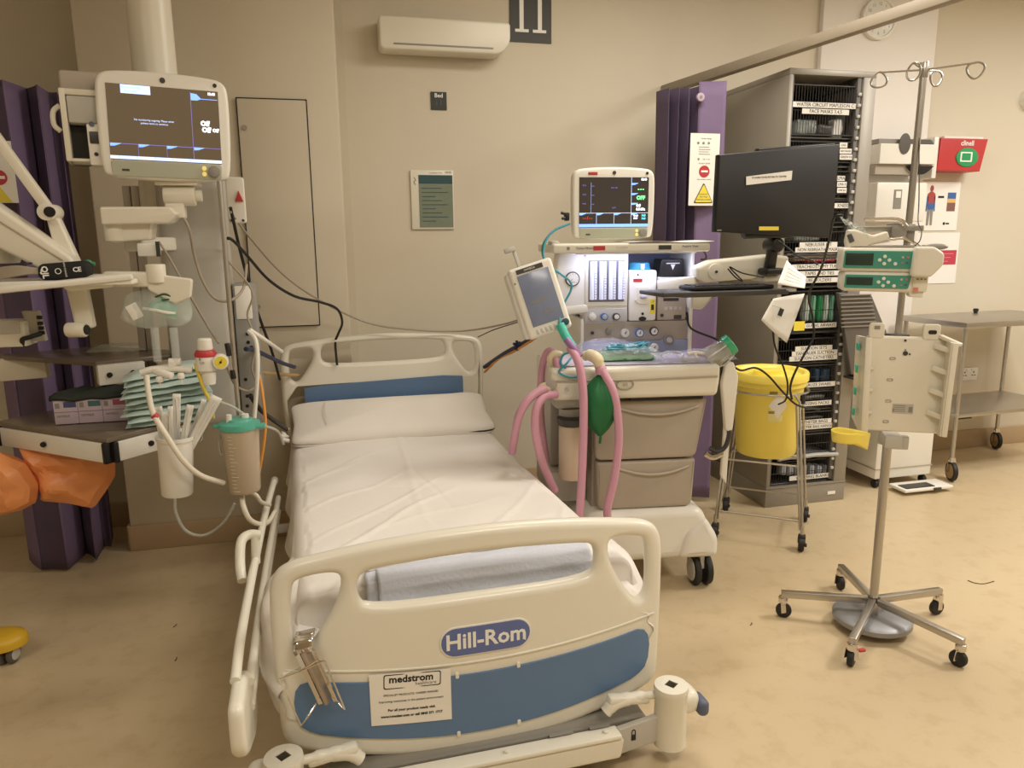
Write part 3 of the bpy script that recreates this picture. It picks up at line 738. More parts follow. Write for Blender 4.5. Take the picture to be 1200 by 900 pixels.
# chrome bag holder hooked over the footboard
def fp(px, py, y=-.05): 
    v = lp(TB, px, py, y); return v
ch = thing('bag_holder', 'chrome hook holder with wire frame hanging on the footboard left end', 'bag holder', TB)
a = fp(357, 762, -.055); b = fp(385, 822, -.075)
dirv = (b - a).normalized(); 
g = G(); g.bar(a, b, .034, .008, .002); part('back_plate', g, mat('plate_beige_steel', (176, 160, 142), .35, .6), ch)
g = G(); 
for s in (-1, 1): g.bar(a + Vector((s * .019, -.004, 0)), b + Vector((s * .019, -.004, 0)), .004, .012)
parts('plate_edge', g, chrome, ch)
g = G(); hk = [a + Vector((0.0, -.004, -.01)), a + Vector((-.004, -.014, .012)), fp(355, 752, -.06), fp(357, 743, -.04), fp(358, 738, -.01), fp(360, 740, .03)]
def ribbon(pts, w):
    def f(u, v):
        t = v * (len(pts) - 1); i = min(int(t), len(pts) - 2); p = pts[i].lerp(pts[i + 1], t - i); return p + Vector((w * (u - .5), 0, .005 * (u - .5)))
    return f
g.surf(ribbon(hk, .048), 4, 20); ho = part('hook', g, chrome, ch); md = ho.modifiers.new('thickness', 'SOLIDIFY'); md.thickness = .004
g = G(); P = [fp(372, 773, -.09), fp(350, 788, -.11), fp(327, 796, -.13), fp(340, 823, -.14), fp(353, 850, -.15), fp(362, 838, -.13), fp(371, 824, -.09)]
g.tube(P, .0024, 6, smooth=False); g.tube([fp(350, 788, -.11), fp(380, 774, -.11)], .0024, 6)
g.tube([fp(374, 775, -.09), fp(381, 775, -.11), fp(392, 802, -.12), fp(404, 831, -.13), fp(397, 824, -.12), fp(390, 818, -.09)], .0024, 6, smooth=False); part('wire_frame', g, chrome, ch)

# ================================================================== LEFT SIDE OF THE BAY
def scr_text(g, s, size, x, z, y, bold=0.0, sx=1.0, align='CENTER'): g.text(s, size, TL(x, y, z), bold=bold, th=.0002, sx=sx, align=align)

def patient_monitor(T, label, kind):
    # frame origin: bottom centre of the front face, 0.37 wide, 0.30 high
    t = thing('patient_monitor', label, 'monitor', T)
    g = G(); g.plate([smooth_loop([(-.165, .0), (.165, .0), (.186, .03), (.19, .24), (.18, .293), (.12, .302), (0, .306), (-.12, .302), (-.18, .293), (-.19, .24), (-.186, .03)], 2)], .05, .012, TL(0, .025, 0)); part('bezel', g, white_p, t)
    g = G(); g.plate([rrect(-.165, .02, .165, .285, .03)], .10, .02, TL(0, .095, 0)); part('rear_housing', g, cream_p, t)
    g = G(); g.plate([rpoly([(-.155, .006), (.155, .006), (.158, .05), (-.158, .05)], .01)], .006, .002, TL(0, -.001, 0)); ctl = part('control_strip', g, mat('strip_grey_green', (176, 178, 158), .35), t)
    g = G(); g.cyl((.134, -.004, .028), (.134, -.018, .028), .017, bev=.003); part('rotary_knob', g, midgrey, ctl)
    for z in (.037, .021):
        g = G(); g.cyl((.105, -.004, z), (.105, -.009, z), .007, bev=.002); part('button', g, mat('button_gold', (236, 214, 130), .4, emit=(255, 220, 120), es=.3), ctl)
    g = G(); g.b2((-.128, -.005, .02), (-.108, -.003, .026)); part('mark', g, dkgrey, ctl)
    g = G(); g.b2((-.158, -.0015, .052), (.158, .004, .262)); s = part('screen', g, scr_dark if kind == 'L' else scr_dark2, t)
    g = G(); g.cyl((-.0, -.002, .281), (-.0, .002, .281), .008, seg=20); g2 = part('alarm_window', g, dkgrey, t)
    g = G(); g.cyl((.15, -.002, .279), (.15, .002, .279), .006, seg=16); part('indicator', g, black_p, t)
    y = -.002
    if kind == 'L':
        g = G(); g.b2((-.118, -.0022, .237), (-.036, -.0018, .261)); tb = part('title_box', g, em_pale, s)
        g = G(); scr_text(g, 'No monitoring', .009, -.09, .254, -.0026); scr_text(g, 'Start case', .009, -.09, .244, -.0026); part('lettering', g, em_blue, tb)
        g = G(); g.b2((-.158, -.0022, .054), (.158, -.0018, .063)); mb = part('menu_bar', g, em_pale, s)
        g = G()
        for k in range(6): g.b2((-.135 + k * .05, -.0026, .056), (-.133 + k * .05, -.0022, .062))
        part('menu_dividers', g, em_blue, mb)
        g = G(); g.b2((.0765, -.0022, .063), (.078, -.0018, .255)); g.b2((-.158, -.0022, .096), (.158, -.0018, .0975))
        for x in (-.08, .0): g.b2((x, -.0022, .063), (x + .001, -.0018, .096))
        part('grid_lines', g, em_vio, s)
        g = G()
        for x in (-.156, -.078, .001, .079): g.plate([[(x, .0975), (x, .089), (x + .012, .09), (x + .03, .0965), (x + .03, .0975)]], .0005, 0, TL(0, -.0022, 0))
        g.plate([[(.078, .232), (.095, .232), (.108, .237), (.095, .25), (.078, .252)]], .0005, 0, TL(0, -.0022, 0)); g.b2((.095, -.0022, .2365), (.155, -.0018, .238)); part('tab_highlights', g, em_blue, s)
        g = G(); scr_text(g, 'No monitoring ongoing. Please enter', .0075, -.03, .166, y - .0006); scr_text(g, 'patient name to continue', .0075, -.03, .157, y - .0006); part('message', g, em_pale, s)
        g = G(); scr_text(g, 'Off', .019, .115, .167, y - .0006, bold=.0012); scr_text(g, 'Off', .019, .118, .149, y - .0006, bold=.0012); scr_text(g, 'Off', .013, .145, .149, y - .0006, bold=.0009); scr_text(g, '12:40', .010, .138, .253, y - .0006, bold=.0006); part('readings', g, em_white, s)
    else:
        g = G(); g.b2((-.158, -.0022, .054), (.158, -.0018, .067)); mb = part('menu_bar', g, em_blue, s)
        g = G(); g.b2((.078, -.0022, .067), (.0795, -.0018, .262)); g.b2((-.158, -.0022, .112), (.158, -.0018, .1135))
        for x in (-.08, .0): g.b2((x, -.0022, .067), (x + .0012, -.0018, .112))
        g.b2((-.105, -.0022, .1135), (-.1044, -.0018, .24)); part('grid_lines', g, em_pale, s)
        g = G()
        for x, z in ((-.157, .112), (-.078, .112), (.002, .112), (.08, .112), (.08, .155), (.08, .196), (.08, .238)):
            g.plate([[(x, z), (x, z - .008), (x + .012, z - .008), (x + .03, z - .001), (x + .03, z)]], .0005, 0, TL(0, -.0022, 0))
        part('tab_highlights', g, em_blue, s)
        g = G()
        for z, w in ((.228, 'ECG'), (.19, 'ECG'), (.152, 'Pleth')):
            scr_text(g, w, .008, -.135, z, y - .0006); scr_text(g, 'Scale', .008, -.098, z - .002, y - .0006)
        scr_text(g, 'ECG Off', .008, -.0, .218, y - .0006); scr_text(g, 'SpO2', .008, -.0, .135, y - .0006); part('trace_labels', g, em_vio, s)
        g = G(); scr_text(g, 'OFF', .022, .122, .176, y - .0006, bold=.0012); scr_text(g, '- - -', .018, .122, .213, y - .0006, bold=.0012); part('green_readings', g, em_green, s)
        g = G(); scr_text(g, '0.0', .016, .112, .144, y - .0006, bold=.001); scr_text(g, '0.0 kPa', .014, .122, .128, y - .0006, bold=.001); scr_text(g, 'Ppeak', .009, .1, .102, y - .0006, bold=.0006); scr_text(g, 'PEEP', .009, .1, .09, y - .0006, bold=.0006); scr_text(g, '12:40', .012, .135, .253, y - .0006, bold=.0008); part('white_readings', g, em_white, s)
        g = G(); scr_text(g, '14.8', .011, .136, .102, y - .0006, bold=.0008); scr_text(g, '14.8', .011, .136, .089, y - .0006, bold=.0008); part('cyan_readings', g, em_cyan, s)
        g = G(); scr_text(g, '- - / - -', .016, -.12, .092, y - .0006, bold=.001); part('red_readings', g, em_red, s)
        g = G(); g.b2((-.118, -.002, .272), (-.076, 0, .284), .001); part('red_sticker', g, red_m, t)
    return t

# --- left monitor
ML = at(194, 211, 2.75)
TMon = frame(ML.x, ML.y, ML.z, rz=8, rx=-6, ry=2)
TMon = TMon @ Matrix.Diagonal((1.04, 1, 1.0, 1))
TMon = frame(ML.x + .01, ML.y, ML.z, rz=8, rx=-4, ry=1.5) @ Matrix.Diagonal((1.06, 1, 1.13, 1))
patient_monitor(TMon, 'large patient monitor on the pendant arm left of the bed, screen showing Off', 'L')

# --- ceiling pendant with service column
c0 = at(180, 80, 3.2)
PX, PY = c0.x, 3.22
t = thing('ceiling_pendant', 'cream ceiling pendant column with service head and two grey shelves', 'pendant', frame(PX, PY, 0))
pend = t
loc = lambda v: Vector((v.x - PX, v.y - PY, v.z))
g = G(); g.cyl((0, 0, 1.55), (0, 0, ZC), .078, seg=32); part('drop_tube', g, cream_p, t)
g = G(); g.plate([rrect(-.02, .78, .22, 1.80, .05)], .16, .035, TL(0, -.06, 0), res=5); sc_ = part('service_column', g, grey_p, t)
g = G(); g.b2((-.10, -.02, 1.55), (.12, .1, 1.85), .03); part('head_joint', g, cream_p, t)
q1, q2 = loc(at(268, 318, 3.05)), loc(at(300, 500, 3.05))
g = G(); g.b2((q1.x, -.12, .74), (q1.x + .085, -.02, 1.34), .01); part('side_panel', g, mat('panel_grey', (150, 147, 142), .45), t)
g = G(); g.b2((q1.x + .01, -.128, 1.20), (q1.x + .07, -.121, 1.33), .004); part('label_plate', g, paper, sc_)
q = loc(at(270, 232, 3.0)); g = G(); g.plate([rrect(-.02, -.09, .045, .08, .01)], .02, .004, TL(q.x, -.15, q.z)); bp_ = part('bracket_plate', g, white_p, sc_)
g = G(); g.plate([[(0.0, -.02), (.03, -.02), (.015, .02)]], .012, .002, TL(q.x + .01, -.165, q.z + .01)); part('red_hook', g, red_m, bp_)
g = G()
for sx in (-.008, .033): g.cyl((q.x + sx, -.162, q.z - .08), (q.x + sx, -.158, q.z - .08), .005, seg=10)
parts('screw', g, dkgrey, bp_)
# rear rails left of the column
g = G()
for px in (148, 158):
    a = loc(at(px, 215, 3.3)); b = loc(at(px + 8, 440, 3.3)); g.b2((a.x - .014, .06, .95), (a.x + .014, .10, 1.72), .003)
parts('rear_rail', g, taupe_p, t)
a = loc(at(196, 300, 3.1)); g = G(); g.b2((a.x - .03, -.1, 1.0), (a.x + .03, -.07, 1.55), .003); part('mounting_strip', g, grey_p, t)
# sockets on the lower side
g = G()
for i, (px, py) in enumerate(((287, 395), (292, 411), (285, 450), (287, 470), (287, 482), (288, 405))):
    v = loc(at(px, py, 3.0)); g.cyl((v.x, -.124, v.z), (v.x, -.119, v.z), .007, seg=12)
parts('outlet_hole', g, black_p, sc_)
# shelves (laminate with cream front rails and black end caps)
def shelf(zt, corner, left, right, back, rails):
    c, l, r_ = [loc(atz(p[0], p[1], zt)) for p in (corner, left, right)]
    bk = Vector((l.x + r_.x - c.x, l.y + r_.y - c.y, zt))
    g = G(); th = .018
    bm = bmesh.new(); pts = [l, c, r_, bk]
    vs = [bm.verts.new((p.x, p.y, zt)) for p in pts] + [bm.verts.new((p.x, p.y, zt - th)) for p in pts]
    bm.faces.new(vs[:4]); bm.faces.new(vs[7:3:-1])
    for i in range(4): bm.faces.new((vs[i], vs[i + 4], vs[(i + 1) % 4 + 4], vs[(i + 1) % 4]))
    bmesh.ops.recalc_face_normals(bm, faces=bm.faces[:]); bmesh.ops.bevel(bm, geom=bm.edges[:], offset=.004, segments=2, affect='EDGES', profile=.5)
    g._app(bm); s = part('shelf', g, shelf_g, t)
    return s, l, c, r_, bk
s1, l, c, r_, bk = shelf(.85, (125, 514), (-6, 494), (232, 487), None, None)
for a, b in ((l, c), (c, r_)):
    g = G(); d = (b - a).normalized(); g.bar(a + d * .03 + Vector((0, .01, -.055)), b - d * .02 + Vector((0, .01, -.055)), .02, .07, .004); rl = part('shelf_rail', g, white_p, s1)
    for p_ in (a + d * .02, b - d * .01):
        g = G(); g.box(p_ + Vector((0, .01, -.055)), (.018, .03, .074), .004, rot=(0, 0, math.degrees(math.atan2(d.y, d.x)))); part('end_cap', g, black_p, rl)
    g = G(); k = a.lerp(b, .45) + Vector((0, -.008, -.055)); g.cyl(k, k + Vector((0, -.008, 0)), .010, seg=14); part('rail_button', g, black_p, rl)
s2, l2, c2, r2, bk2 = shelf(1.07, (112, 424), (-10, 416), (238, 412), None, None)
d = (r2 - c2).normalized()
g = G(); g.bar(c2 + Vector((.0, .0, -.05)), c2 + d * .16 + Vector((0, .0, -.05)), .05, .075, .004); rl = part('shelf_rail', g, white_p, s2)
for f_ in (.05, .13):
    g = G(); k = c2 + d * f_ + Vector((0, -.03, -.05)); g.cyl(k, k + Vector((0, -.006, 0)), .01, seg=14); part('rail_button', g, black_p, rl)
g = G(); g.bar(l2 + Vector((-.02, -.01, -.06)), l2 + Vector((.20, -.02, -.05)), .05, .09, .004); part('shelf_rail', g, cream_p, s2)

v = atz(140, 408, 1.078)
g = G(); g.surf(lambda u, v_: Vector((.22 * (u - .5), .16 * (v_ - .5), .004 + .022 * (math.sin(PI * u) * math.sin(PI * v_)) ** .5 + .007 * nz(u * 12, v_ * 9, 2))), 26, 16)
solo('clear_pack', g, film_c, 'flat clear crumpled pack lying on the upper grey shelf', 'pack', Matrix.Translation((v.x, v.y, 1.071)), ang=.4)
# monitor support arm (cream knuckles)
t = thing('monitor_arm', 'cream jointed arm holding the large left monitor', 'monitor arm', frame(at(150, 262, 2.85).x, 2.85, at(150, 262, 2.85).z))
O = t.matrix_world.translation
L = lambda px, py, Y=2.8: at(px, py, Y) - O
g = G(); a, b = L(122, 243), L(205, 262); g.plate([rpoly([(a.x, a.z), (a.x, a.z - .058), (b.x - .01, b.z), (b.x + .02, b.z + .03), (b.x + .0, a.z)], .008)], .12, .008, TL(0, -.05, 0)); part('upper_link', g, cream_p, t)
g = G(); a = L(135, 265); g.cyl((a.x, -.05, a.z + .01), (a.x, -.05, a.z - .05), .036, seg=24, bev=.004); g.plate([rpoly([(a.x - .03, a.z + .01), (a.x - .015, a.z - .055), (a.x + .11, a.z - .045), (a.x + .12, a.z + .01)], .008)], .09, .008, TL(0, -.03, 0)); part('lower_link', g, cream_p, t)
g = G(); a, b = L(163, 285), L(186, 300); g.b2((a.x, -.09, b.z), (b.x, .0, a.z), .006); part('cable_box', g, white_p, t)
g = G(); a = L(186, 290); g.b2((a.x, -.1, a.z - .03), (a.x + .012, -.09, a.z + .02)); part('slot_label', g, dkgrey, t)
g = G(); a, b = L(191, 229, 2.8), L(228, 229, 2.8); g.cyl((a.x, -.03, a.z), (b.x, -.03, a.z), .034, seg=24, bev=.004); g.cyl((b.x, -.03, a.z), (b.x + .02, -.03, a.z), .02, seg=20); part('swivel_joint', g, cream_p, t)
g = G(); a, b = L(182, 213, 2.8), L(232, 216, 2.8); g.b2((a.x, -.07, a.z - .012), (b.x, .04, a.z), .003); a = L(205, 245); g.b2((a.x - .03, -.06, a.z - .03), (a.x + .03, .0, a.z + .02), .006); part('mount_plate', g, cream_p, t)
g = G(); a = L(165, 300, 2.85); g.bar((a.x - .03, 0, a.z + .04), (PX - O.x + .05, .33, a.z + .04), .05, .05, .008); part('rear_link', g, cream_p, t)

# module rack beside the monitor
a = at(73, 104, 2.78); b = at(118, 190, 2.78)
T = frame(a.x + .06, 2.78, b.z, rz=12)
t = thing('module_rack', 'cream module rack with one plugged-in module, left of the large monitor', 'module rack', T)
H = a.z - b.z
g = G(); w = .062
g.b2((-w - .008, -.01, 0), (-w + .01, .16, H), .004); g.b2((-w, -.008, H - .02), (w, .16, H), .004); g.b2((-w, -.006, 0), (w, .16, .01), .003); g.b2((w - .012, 0, 0), (w, .16, H), .003); g.b2((-w, .12, 0), (w, .16, H), .003); hs = part('housing', g, cream_p, t)
g = G(); g.b2((-w + .012, -.012, H - .105), (w - .008, .06, H - .022), .004); part('upper_module', g, grey_p, t)
g = G(); g.b2((w - .03, -.014, H - .10), (w - .018, -.010, H - .072)); part('latch_slot', g, black_p, t)
g = G(); g.b2((-w + .01, .05, .012), (0, .1, H - .11)); part('empty_bay', g, black_p, t)
g = G(); g.b2((-.002, -.03, -.012), (w + .012, .06, H - .108), .005); md_ = part('plugged_module', g, white_p, t)
g = G(); g.b2((.004, -.036, .055), (w + .006, -.028, .092), .003); part('socket_face', g, dkgrey, md_)
for x, z, mm in ((.014, .115, bluegrey), (.045, .115, bluegrey), (.018, .022, ink), (.048, .02, ink)):
    g = G(); g.cyl((x, -.034, z), (x, -.029, z), .008 if mm is bluegrey else .006, seg=14); part('button', g, mm, md_)
g = G(); g.plate([rrect(-w - .01, H - .004, w, H + .06, .01)], .12, .008, TL(0.006, .08, 0)); part('top_cover', g, taupe_p, t)
g = G(); g.tube([(-w - .01, .02, H - .05), (-w - .03, .02, H - .07), (-w - .032, .02, H - .11), (-w - .015, .02, H - .13)], .008, 8); part('side_handle', g, cream_p, hs)

# second equipment arm, coming in from the left edge
t = thing('equipment_arm', 'long cream spring arm reaching in from the left edge above the tray', 'equipment arm', frame(-1.0, 2.7, 1.9))
O2 = Vector((-1.0, 2.7, 1.9)); L = lambda px, py, Y=2.7: at(px, py, Y) - O2
g = G(); g.bar(L(-60, 85), L(57, 245), .035, .03, .006); part('upper_strut', g, cream_p, t)
g = G(); v = L(60, 249); g.cyl(v + Vector((0, -.05, 0)), v + Vector((0, .04, 0)), .026, seg=24, bev=.003); jn = part('elbow_joint', g, cream_p, t)
g = G(); g.cyl(v + Vector((.012, -.056, 0)), v + Vector((.012, -.049, 0)), .016, seg=20); part('joint_cap', g, black_p, jn)
g = G(); a = L(60, 255); g.plate([rpoly([(a.x - .01, a.z), (a.x + .025, a.z), (a.x + .075, a.z - .16), (a.x + .01, a.z - .16)], .01)], .04, .008, TL(0, 0, 0)); part('link_plate', g, cream_p, t)
g = G(); pts = [L(-60, 195), L(0, 236), L(92, 300), L(100, 312), L(60, 316), L(-60, 255)]; g.plate([rpoly([(p.x, p.z) for p in pts], .012)], .09, .012, TL(0, -.04, 0)); part('lower_arm', g, cream_p, t)
g = G(); pts = [L(-60, 212), L(0, 252), L(84, 304)]; g.tube([p + Vector((0, -.088, 0)) for p in pts], .003, 6); part('arm_groove', g, taupe_p, t)
g = G(); a = L(0, 290); g.lathe([(.05, -.05), (.075, 0), (.07, .06), (.03, .09)], Matrix.Translation((a.x - .02, .05, a.z)), 24); part('base_joint', g, cream_p, t)
g = G(); a = L(84, 350); b = L(98, 385); g.plate([rpoly([(a.x - .01, a.z + .06), (a.x + .05, a.z + .05), (a.x + .06, b.z), (a.x + .005, b.z + .01)], .012)], .05, .01, TL(0, 0, 0)); part('lower_bracket', g, cream_p, t)
g = G(); v = L(94, 385); g.cyl(v + Vector((-.03, -.03, 0)), v + Vector((.03, -.045, 0)), .024, seg=24, bev=.006); j2 = part('lower_joint', g, cream_p, t)
g = G(); g.cyl(v + Vector((.028, -.045, 0)), v + Vector((.034, -.0465, 0)), .016, seg=20); part('joint_cap', g, black_p, j2)

# white tray
a = at(158, 322, 2.55); b = at(-40, 345, 2.55)
t = thing('instrument_tray', 'long white tray at the left edge, holding cables and a black cuff', 'tray', frame(a.x, 2.55, a.z))
L = lambda px, py, Y=2.55: at(px, py, Y) - Vector((a.x, 2.55, a.z))
g = G(); p0, p1 = L(156, 324), L(-60, 346); g.bar(p0, p1, .022, .022, .009); g.plate([[(p1.x, -.0), (0, 0), (-.05, .32), (p1.x, .32)]], .012, .003, Matrix.Translation((0, 0, -.004)) @ TL(0, 0, 0, rx=-90) @ Matrix.Scale(-1, 4, (0, 0, 1))) if False else g.b2((p1.x, .0, -.03), (-.01, .30, -.014), .004); part('tray_top', g, white_p, t)
g = G(); v = L(92, 343); g.plate([rpoly([(v.x - .09, v.z + .05), (v.x + .09, v.z + .05), (v.x + .08, v.z + .01), (v.x - .05, v.z)], .012)], .12, .01, TL(0, .12, 0)); part('bracket', g, cream_p, t)
g = G(); v = L(175, 322); g.cyl(v + Vector((0, .1, -.03)), v + Vector((0, .1, .03)), .03, seg=20, bev=.004); g.bar(v + Vector((-.16, .12, -.015)), v + Vector((.02, .1, -.02)), .035, .05, .01); g.plate([rpoly([(v.x - .01, v.z - .0), (v.x + .11, v.z - .02), (v.x + .1, v.z - .08), (v.x + .05, v.z - .1), (v.x - .03, v.z - .05)], .01)], .03, .006, TL(0, .1, 0)); part('tray_arm', g, cream_p, t)

# blood pressure cuff and cable bundle on the tray
za = a.z + .008
v = at(76, 317, 2.62)
t = thing('pressure_cuff', 'rolled black blood pressure cuff with white printing on the white tray', 'cuff', frame(v.x, v.y, v.z, rz=0, ry=-4))
g = G(); g.plate([rrect(-.07, -.026, .078, .026, .022)], .07, .018, TL(0, 0, 0)); part('cuff', g, mat('black_nylon', (26, 25, 26), .8), t)
g = G(); g.text('CE', .02, TL(.045, -.0365, 0), bold=.0006); g.text('QJL', .024, TL(-.045, -.0365, 0, ry=90), bold=.0008); g.text('NON INVASIVE', .007, TL(.012, -.0365, .004, ry=90)); g.plate([ell(-.008, 0, .009, .009), ell(-.008, 0, .007, .007)[::-1]], .001, 0, TL(0, -.0365, 0)); part('lettering', g, white_ink, t)
g = G()
for k in range(7):
    z = .004 * k; g.tube([at(-20, 330 - k * 2, 2.6), at(20, 322 - k * 1.5, 2.58), at(48, 318 + 2 * math.sin(k), 2.6), at(60, 316, 2.62)], .005, 6)
solo('coiled_lead', g, cable_g, 'bundle of grey leads lying behind the white tray edge', 'cable')
g = G(); g.tube([at(-10, 318, 2.6), at(20, 312, 2.6), at(40, 308, 2.62), at(70, 309, 2.64), at(90, 312, 2.64)], .003, 6); solo('black_lead', g, cable_k, 'thin black lead lying over the black cuff on the tray', 'cable')
v = at(103, 308, 2.66); g = G(); g.ball(v, .013, (1, 1, .8)); g.cyl(v, v + Vector((.02, 0, -.004)), .006); solo('green_connector', g, mat('connector_green', (60, 150, 100), .4), 'small green connector beside the end of the black cuff', 'connector')

# white control box with port strip
v = at(28, 385, 2.85)
t = thing('control_box', 'cream device with a strip of black ports below the white tray', 'device', frame(v.x, v.y, v.z))
O3 = Vector(v); L = lambda px, py, Y=2.85: at(px, py, Y) - O3
a_, b_2 = L(-30, 377), L(36, 405)
g = G(); g.b2((a_.x, -.03, b_2.z), (b_2.x, .08, a_.z), .008); hb_ = part('housing', g, cream_p, t)
g = G(); a_, b_2 = L(24, 365), L(53, 400); g.plate([rpoly([(a_.x, a_.z), (b_2.x - .012, a_.z), (b_2.x, b_2.z), (b_2.x - .045, b_2.z)], .004)], .03, .004, TL(0, .02, 0)); ps = part('port_strip', g, grey_p, t)
for px, py in ((46, 372), (47, 379), (48, 384.5), (49, 390)):
    q = L(px, py); g = G(); g.b2((q.x - .008, -.002, q.z - .006), (q.x + .008, .006, q.z + .006)); parts('port', g, black_p, ps)
g = G(); q = L(35, 398); g.tube([L(48, 391) , L(38, 394) + Vector((0, -.03, 0)), L(30, 397) + Vector((0, -.03, 0)), L(32, 404) + Vector((0, -.02, 0))], .008, 8); part('plug_lead', g, cable_k, t)
g = G(); q = L(12, 383); g.b2((q.x - .04, -.036, q.z - .02), (q.x + .04, -.029, q.z + .025), .003); part('recess_panel', g, grey_p, hb_)

# ------------------------------------------------------------------ folded purple disposable curtain, far left
def folded_curtain(xs_, T, label, z0, z1, m1, m2, rings=True):
    t = thing('bay_curtain', label, 'curtain', T)
    for k, (x0, y0, x1, y1) in enumerate(xs_):
        g = G(); n = 10
        def f(u, v, x0=x0, y0=y0, x1=x1, y1=y1, k=k):
            x = x0 + (x1 - x0) * u; y = y0 + (y1 - y0) * u
            y += .008 * math.sin(PI * u) * (1 if k % 2 else -1) + .004 * math.sin(14 * v + k)
            return Vector((x, y, z0 + (z1 - z0) * v))
        g.surf(f, n, 30); o = part('fold', g, m1 if k % 2 == 0 else m2, t, ang=3)  # every second fold takes the second tone, which can be a shaded copy
        md = o.modifiers.new('thickness', 'SOLIDIFY'); md.thickness = .0025
    return t
A1 = atz(80, 670, .005); 
folds = []
def W2(px, py): 
    p = atz(px, py, .005); return (p.x - A1.x, p.y - A1.y)
seq = [(28, 645), (62, 667), (80, 671), (96, 655), (112, 661), (112, 644), (127, 645), (119, 636)]
seq = [(-.22, .18), (-.12, .03), (0, 0), (.03, .18), (.10, .08), (.09, .25), (.125, .24), (.10, .38)]
for a2, b2_ in zip(seq, seq[1:]): folds.append((a2[0], a2[1], b2_[0], b2_[1]))
TC = frame(A1.x, A1.y, 0)
lc = folded_curtain(folds, TC, 'purple folded curtain hanging at the far left behind the tray', .015, 2.16, purple, purple_shaded)
g = G(); v = at(8, 190, 3.5) - TC.translation; 
# printed notice on it
a_, b_2 = at(-20, 165, 3.55) - TC.translation, at(22, 232, 3.55) - TC.translation
g = G(); g.b2((a_.x, a_.y - .008, b_2.z - .02), (b_2.x, a_.y - .004, a_.z), 0); nt_ = part('printed_notice', g, paper, lc)
q = at(2, 208, 3.54) - TC.translation; g = G(); g.plate([ell(q.x - .01, q.z, .03, .03)], .002, 0, TL(0, a_.y - .01, 0)); nd = part('no_entry_disc', g, red_m, nt_)
g = G(); g.b2((q.x - .032, a_.y - .014, q.z - .006), (q.x + .012, a_.y - .0115, q.z + .006)); part('bar', g, white_ink, nd)
q = at(4, 228, 3.54) - TC.translation; g = G(); g.plate([[(q.x - .06, q.z - .03), (q.x + .03, q.z - .03), (q.x - .015, q.z + .04)]], .002, 0, TL(0, a_.y - .01, 0)); part('warning_triangle', g, sign_y, nt_)

# ------------------------------------------------------------------ things on the lower shelf
def wz(px, py, z): return atz(px, py, z)
base = wz(105, 488, .862)
for k in range(3):
    px = (61, 90, 119)[k]; v = at(px, 486, 2.93); v2 = at(px + 30, 489, 2.93)
    w = (v2 - v).length - .004; dx = math.degrees(math.atan2(0, 1))
    T = frame(v.x + w / 2, 2.95, .853)
    t = thing('glove_box', ['lilac carton at the left end of the row on the lower shelf', 'lilac carton in the middle of the row on the lower shelf', 'lilac carton at the right end of the row, beside the green packs'][k], 'carton', T, 'lilac cartons on the lower shelf')
    g = G(); g.b2((-w / 2, 0, 0), (w / 2, .12, .088), .002); part('box', g, lilac_b, t)
    g = G(); g.b2((-w / 2, -.001, .044), (w / 2, .001, .046)); part('lid_line', g, mat('print_mauve', (140, 110, 130), .6), t)
    g = G(); g.b2((w / 2 - .045, -.0015, .062), (w / 2 - .004, .001, .082)); part('print_block', g, [mat('print_navy', (70, 80, 120), .6), mat('print_teal', (70, 110, 110), .6), mat('print_rose', (160, 80, 100), .6)][k], t)
    g = G(); g.text('NITRILE', .012, TL(-.01, -.001, .03)); g.b2((-w / 2 + .006, -.0015, .06), (-w / 2 + .02, .001, .078)); part('lettering', g, midgrey, t)
g = G(); 
def dk(u, v):
    return Vector((-.16 + .34 * u, .03 + .15 * v, .955 + .02 * nz(u * 5, v * 5) + .02 * math.sin(PI * v) - .02 * abs(u - .5)))
v = at(110, 458, 2.98)
g.surf(lambda u, v_: Vector((v.x - .14 + .32 * u, 2.94 + .14 * v_, .948 + .02 * nz(u * 5, v_ * 5, 3) + .03 * math.sin(PI * v_) * (.4 + u))), 16, 10); so2 = solo('dark_cloth', g, mat('cloth_dark_green', (42, 48, 42), .8), 'dark green cloth lying on top of the lilac cartons', 'cloth', ang=3)
md = so2.modifiers.new('thickness', 'SOLIDIFY'); md.thickness = .01

for k in range(9):
    z = .86 + .0225 * k
    T = frame(at(196, 480, 2.86).x + .006 * math.sin(k * 2.3), 2.90 + .008 * math.cos(k * 1.7), z, rz=8 + 6 * math.sin(k * 1.9), ry=-2 - k * .6)
    g = G(); w = .29 - .012 * (k > 6)
    g.surf(lambda u, v_, k=k: Vector((w * (u - .5), .17 * (v_ - .5), .018 * (1 - abs(2 * u - 1) ** 5) * (1 - abs(2 * v_ - 1) ** 5) + .003 * nz(u * 7, v_ * 7, k))), 24, 12)
    g.surf(lambda u, v_, k=k: Vector((w * (u - .5), .17 * (v_ - .5), -.001)), 4, 4)
    o = solo('drape_pack', g, pack_g, ['pale green pack at the very bottom of the pile on the lower shelf', 'second pale green pack from the bottom of the shelf pile', 'third pale green pack from the bottom of the shelf pile', 'fourth pale green pack from the bottom of the shelf pile', 'middle pale green pack of the pile on the lower shelf', 'fourth pale green pack from the top of the shelf pile', 'third pale green pack from the top of the shelf pile', 'second pale green pack from the top of the shelf pile', 'topmost pale green pack of the pile on the lower shelf'][k], 'pack', T, 'pale green packs stacked on the lower shelf', ang=3)

